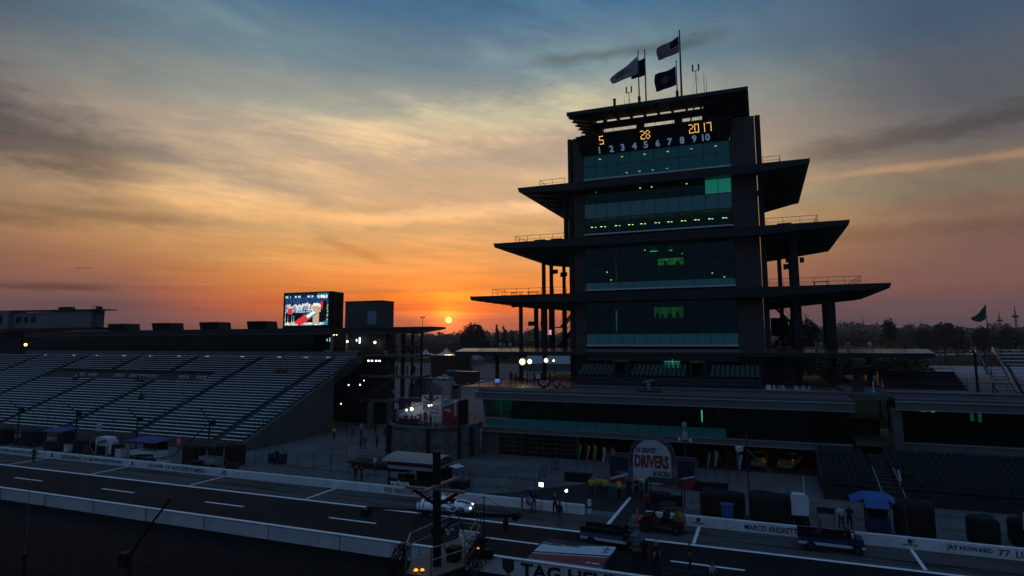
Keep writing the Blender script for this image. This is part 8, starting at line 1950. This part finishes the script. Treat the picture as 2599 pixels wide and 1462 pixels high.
# start-line platform with a printed sloping roof
SP = thing('printed_platform_roof', (-11.2, 37.2, 0), 'low platform behind the track wall with a white and red printed roof', 'platform')
A_, B_, C_, D_ = Vector((-13.70, 36.15, 0.98)), Vector((-9.12, 36.15, 0.98)), Vector((-8.80, 38.4, 1.49)), Vector((-13.22, 38.4, 1.49))
def RP(u, v, up_=0.0): return A_*(1-u)*(1-v)+B_*u*(1-v)+C_*u*v+D_*(1-u)*v+Vector((0, -0.2, 0.97))*up_
def rpatch(poly, m_, nm, lift):
    b = MB(); k = len(poly); b.add([RP(u, v, lift) for u, v in poly]+[RP(u, v, lift-0.006) for u, v in poly], [tuple(range(k)), tuple(range(2*k-1, k-1, -1))]); return b.build(nm, m_, SP)
b = MB(); b.hexa([RP(0, 0, -0.08), RP(1, 0, -0.08), RP(1, 1, -0.08), RP(0, 1, -0.08)], [RP(0, 0), RP(1, 0), RP(1, 1), RP(0, 1)]); b.build('roof_panel', mat('print_white2', (0.56, 0.57, 0.62), 0.5, var=0.06), SP)
rpatch([(0, 0.80), (0.42, 0.80), (0.60, 0.87), (0.95, 1.0), (0, 1.0)], mat('print_olive', (0.05, 0.05, 0.045), 0.6), 'print_field', 0.010)
rpatch([(0, 0.72), (0.30, 0.72), (0.30, 0.76), (0, 0.76)], PRN, 'print_stripe', 0.012)
rpatch([(0, 0.27), (1.0, 0.50), (1.0, 0.56), (0, 0.33)], PRN, 'print_stripe', 0.010)
rpatch([(0.0, 0.0), (1.0, 0.0), (1.0, 0.46), (0.0, 0.22)], mat('print_red2', (0.30, 0.02, 0.03), 0.55), 'print_field', 0.012)
def roof_text(txt, u, v, w, h, m_):
    me = text_mesh(txt, w, h, 0.02, 0.004).copy(); me.materials.clear(); me.materials.append(m_); o = link('lettering', me, SP)
    o.location = RP(u, v, 0.03)-Vector(SP.location); o.rotation_euler = (-PI/2+math.atan2(0.51, 2.25), 0, 0)
roof_text('INDY', 0.14, 0.74, 0.75, 0.26, INKR); roof_text('500', 0.32, 0.74, 1.0, 0.30, PRN)
for u0, v0, du, dv, m_ in ((0.86, 0.80, 0.09, 0.03, INK), (0.89, 0.86, 0.03, 0.05, INK), (0.86, 0.66, 0.09, 0.02, INKR), (0.89, 0.70, 0.03, 0.05, INKR), (0.76, 0.11, 0.06, 0.05, WHITE), (0.84, 0.11, 0.10, 0.04, WHITE)): rpatch([(u0, v0), (u0+du, v0), (u0+du, v0+dv), (u0, v0+dv)], m_, 'print_mark', 0.018)
for x, y, z in ((-13.5, 36.3, 0.9), (-9.2, 36.3, 0.9), (-13.1, 38.2, 1.38), (-9.0, 38.2, 1.38)): b = MB(); b.bar((x, y, 0), (x, y, z), 0.08); b.build('post', STEEL, SP)
b = MB(); b.box(-13.2, 36.6, 0.0, -9.3, 38.0, 0.12); b.build('platform_base', BLACK, SP); b = MB(); b.box(-8.95, 36.3, 0.1, -8.85, 38.3, 1.3); b.build('side_curtain', BLACK, SP)
# frames on the wall right of the roof
for i, (x0, x1) in enumerate(((-5.9, -4.6), (-4.4, -3.6))):
    t_ = thing('signal_stand', (x0, 37.5, 0), ('thin steel frame beside the lone dark person', 'smaller thin steel frame right of the lone dark person')[i], 'stand'); railing([(x0, 37.4, 0), (x1, 37.4, 0)], par=t_, step=0.6, m_=STEEL, h=1.0, mids=(0.4, 0.7))
# ------------------------------------------------------------------ trees
LEAF = [mat('leaf%d' % i, c, 0.8) for i, c in enumerate(((0.045, 0.065, 0.022), (0.030, 0.046, 0.018), (0.065, 0.085, 0.03)))]
LEAFG = [mat('green_leaf%d' % i, c, 0.8) for i, c in enumerate(((0.09, 0.15, 0.04), (0.06, 0.10, 0.03), (0.13, 0.19, 0.06)))]
BARK = mat('bark', (0.05, 0.04, 0.03), 0.9, var=0.3)
def crown_mb(rs, blobs, dens, size):
    """leaf-sized faces spread through lobes of the crown"""
    b = MB()
    for (cx, cy, cz, rx, rz) in blobs:
        for k in range(int(dens*rx*rz)):
            th = rs.uniform(0, 2*PI); ph = math.acos(rs.uniform(-1, 1)); r = rs.uniform(0.45, 1.0)**0.6*(1+0.16*math.sin(th*5+ph*7+cx))
            c = Vector((cx+rx*r*math.sin(ph)*math.cos(th), cy+rx*r*math.sin(ph)*math.sin(th), cz+rz*r*math.cos(ph)))
            s = size*rs.uniform(0.6, 1.4); d1 = Vector((rs.gauss(0, 1), rs.gauss(0, 1), rs.gauss(0, 0.6))).normalized(); d2 = d1.cross(Vector((rs.gauss(0, 1), rs.gauss(0, 1), rs.gauss(0, 1)))).normalized()
            b.cur = rs.choice((0, 0, 1, 2)); b.quad(c-d1*s, c-d2*s*0.6, c+d1*s, c+d2*s*0.6)
    return b
def tree(x, y, h, w, label, seed, size=0.5, dens=60, trunk=None, group=None, cone=False):
    rs = random.Random(seed); t_ = thing('conifer_tree' if cone else 'broadleaf_tree', (x, y, 0), label, 'tree', group); th = h*0.3 if trunk is None else trunk
    b = MB(); b.tube([(x, y, 0), (x+0.02*h*rs.uniform(-1, 1), y, h*0.45), (x, y, h*(0.97 if cone else 0.75))], h*0.022, 8, h*0.005)
    if not cone:
        for k in range(6):
            a = rs.uniform(0, 6.28); z0 = th*rs.uniform(0.8, 1.3); b.tube([(x, y, z0), (x+w*0.2*math.cos(a), y+w*0.2*math.sin(a), z0+h*0.18), (x+w*0.36*math.cos(a), y+w*0.36*math.sin(a), z0+h*0.3)], h*0.010, 6, h*0.003)
    b.build('trunk', BARK, t_)
    if cone:
        blobs = [(x+rs.uniform(-0.1, 0.1)*w, y, th+(h-th)*k/9, w/2*(1-k/9.6)+0.3, h*0.06) for k in range(10)]
    else:
        blobs = [(x, y, th+(h-th)*0.55, w*0.36, (h-th)*0.42)]
        for k in range(11):
            a = rs.uniform(0, 6.28); q = rs.uniform(0.35, 1.0); zz = th+(h-th)*rs.uniform(0.18, 0.86); rr = w*rs.uniform(0.13, 0.22)*(1.15-0.4*(zz-th)/(h-th)); rad_ = (w/2-rr)*q*(1.05-0.65*max(0, (zz-th)/(h-th)-0.35))
            blobs.append((x+rad_*math.cos(a), y+rad_*math.sin(a), zz, rr, rr*0.8))
    crown_mb(rs, blobs, dens, size).build('crown', LEAFG if size < 0.3 else LEAF, t_)
    return t_
tree(-148, 310, 23.6, 17, 'big round dark tree just right of the sun', 1, 0.55, 42)
for i, (x, h, w) in enumerate(((-164.3, 22.6, 7.5), (-159.2, 21.5, 8), (-153.5, 18.2, 7))): tree(x, 380, h, w, ('tallest spruce right of the big dark tree', 'second spruce beside the tallest one', 'shortest spruce nearest the tower')[i], 10+i, 0.5, 90, 2, 'spruces right of the big tree', True)
tree(-175, 380, 17.5, 11, 'small round tree between the big tree and the spruces', 15, 0.5, 40)
tree(54.2, 330, 23, 8.5, 'single tall round tree on the right horizon', 20, 0.5, 60)
for i, (x, y, h, w) in enumerate(((86, 420, 19, 13), (97, 425, 22.5, 15), (104, 430, 20, 13), (114, 420, 20, 12), (126, 420, 20, 13))): tree(x, y, h, w, ('leftmost tree of the dark clump on the right horizon', 'tallest tree of the dark clump on the right horizon', 'rounded tree at the right of the dark clump', 'tree behind the green flag', 'tree at the extreme right edge')[i], 30+i, 0.6, 40, None, 'dark clump on the right horizon')
for i, (x, y, h, w) in enumerate(((6.5, 128, 18.5, 9.5), (2.5, 134, 14, 9), (12.5, 130, 12.5, 8.5), (18.5, 126, 11.5, 8), (23.0, 122, 11.3, 8.5), (10.5, 120, 10.5, 6))): tree(x, y, h, w, ('tallest green tree seen between the right tower columns', 'green tree close to the tower core on the right', 'green tree left of the footbridge', 'green tree behind the footbridge marshal', 'green tree at the tip of the skirt roof', 'low green tree behind the terrace tables')[i], 50+i, 0.24, 150, None, 'green trees behind the right of the tower')
# far woods, each one mass
def wood(name, label, x0, x1, y0, y1, n, h, size, seed, gap=None):
    rs = random.Random(seed); b = MB()
    for i in range(n):
        x = x0+(x1-x0)*(i+rs.random())/n; y = rs.uniform(y0, y1); hh = h*rs.uniform(0.72, 1.08)*(1+0.12*math.sin(x*0.013)+0.1*math.sin(x*0.05))
        if gap and gap[0] < x < gap[1]: continue
        bl = [(x, y, hh*0.45, hh*0.42, hh*0.42)]+[(x+rs.uniform(-0.4, 0.4)*hh, y, hh*rs.uniform(0.35, 0.8), hh*0.22, hh*0.2) for k in range(4)]
        c = crown_mb(rs, bl, 190/(hh*hh*0.30), size*0.72)
        k0 = len(b.v); b.v += c.v; b.f += [tuple(q+k0 for q in f_) for f_ in c.f]; b.mi += c.mi
    o = b.build(name, LEAF); return tag(o, label, 'woodland', kind='stuff')
wood('wood', 'near belt of trees below the sun', -330, -60, 430, 500, 60, 15, 1.6, 1); wood('wood', 'hazy far belt of trees left of the tower', -760, -120, 900, 1050, 110, 27, 3.0, 2); wood('wood', 'hazy distant woods along the horizon', -1800, 2400, 1900, 2300, 330, 44, 6.5, 3)
wood('wood', 'far belt of trees on the right horizon', 120, 900, 1350, 1500, 150, 42, 4.5, 4); wood('wood', 'nearer low belt of trees on the right', 20, 300, 640, 720, 60, 22, 2.2, 5); wood('wood', 'far belt of trees behind the left stand', -1500, -560, 1000, 1200, 110, 30, 3.5, 6)
# far masts
def mast(x, y, h, label, plat=True):
    t_ = thing('lattice_mast', (x, y, 0), label, 'mast'); b = MB()
    for sx in (-1, 1): b.bar((x+sx*h*0.035, y, 0), (x+sx*h*0.008, y, h*0.88), h*0.012)
    for k in range(14): z0, z1 = h*0.88*k/14, h*0.88*(k+1)/14; s0, s1 = h*(0.035-0.027*k/14), h*(0.035-0.027*(k+1)/14); b.bar((x-s0, y, z0), (x+s1, y, z1), h*0.007); b.bar((x+s0, y, z0), (x-s1, y, z1), h*0.007)
    b.build('lattice', STEEL, t_); b = MB(); b.bar((x, y, h*0.86), (x, y, h), h*0.010); b.build('spire', STEEL, t_)
    if plat: b = MB(); b.lathe([(h*0.03, h*0.72), (h*0.07, h*0.74), (h*0.07, h*0.76), (h*0.03, h*0.78)], 10, (x, y, 0)); b.build('platform', STEEL, t_)
mast(233, 800, 42, 'left lattice mast on the right horizon'); mast(247, 800, 47.5, 'right and taller lattice mast at the right edge'); mast(106.5, 800, 37, 'thin mast right of the tower columns', False)
bd_ = thing('bird', (-397, 350, 59), 'tiny dark bird gliding far off in the orange sky', 'bird')
b = MB()
for s_ in (-1, 1): b.add([(-397, 350, 59), (-397+s_*0.9, 350.1, 59.28), (-397+s_*1.75, 350.3, 59.05), (-397+s_*0.85, 350.5, 59.1), (-397, 350.5, 58.95)], [(0, 1, 2, 3, 4)])
b.build('wings', BLACK, bd_); b = MB(); b.tube([(-397, 349.5, 59), (-397, 350.2, 59.05), (-397, 351.0, 58.98)], 0.14, 6, 0.05); b.build('body', BLACK, bd_)
# ------------------------------------------------------------------ morning haze: one closed box of even air
hz = MB(); hz.box(-1950, -60, -1.0, 2450, 2420, 62)
m_ = bpy.data.materials.new('haze_air'); m_.use_nodes = True; N_ = NT(m_.node_tree); N_.n.clear()
o_ = N_.new('ShaderNodeOutputMaterial'); v_ = N_.new('ShaderNodeVolumePrincipled')
v_.inputs['Color'].default_value = (0.85, 0.82, 0.80, 1); v_.inputs['Density'].default_value = 0.00015; v_.inputs['Anisotropy'].default_value = 0.3
v_.inputs['Density Attribute'].default_value = ''; v_.inputs['Color Attribute'].default_value = ''; v_.inputs['Temperature Attribute'].default_value = ''
m_.cycles.homogeneous_volume = True
N_.l.new(v_.outputs[0], o_.inputs['Volume'])
tag(hz.build('haze', m_), 'thin morning haze over the whole place', 'haze', kind='stuff')
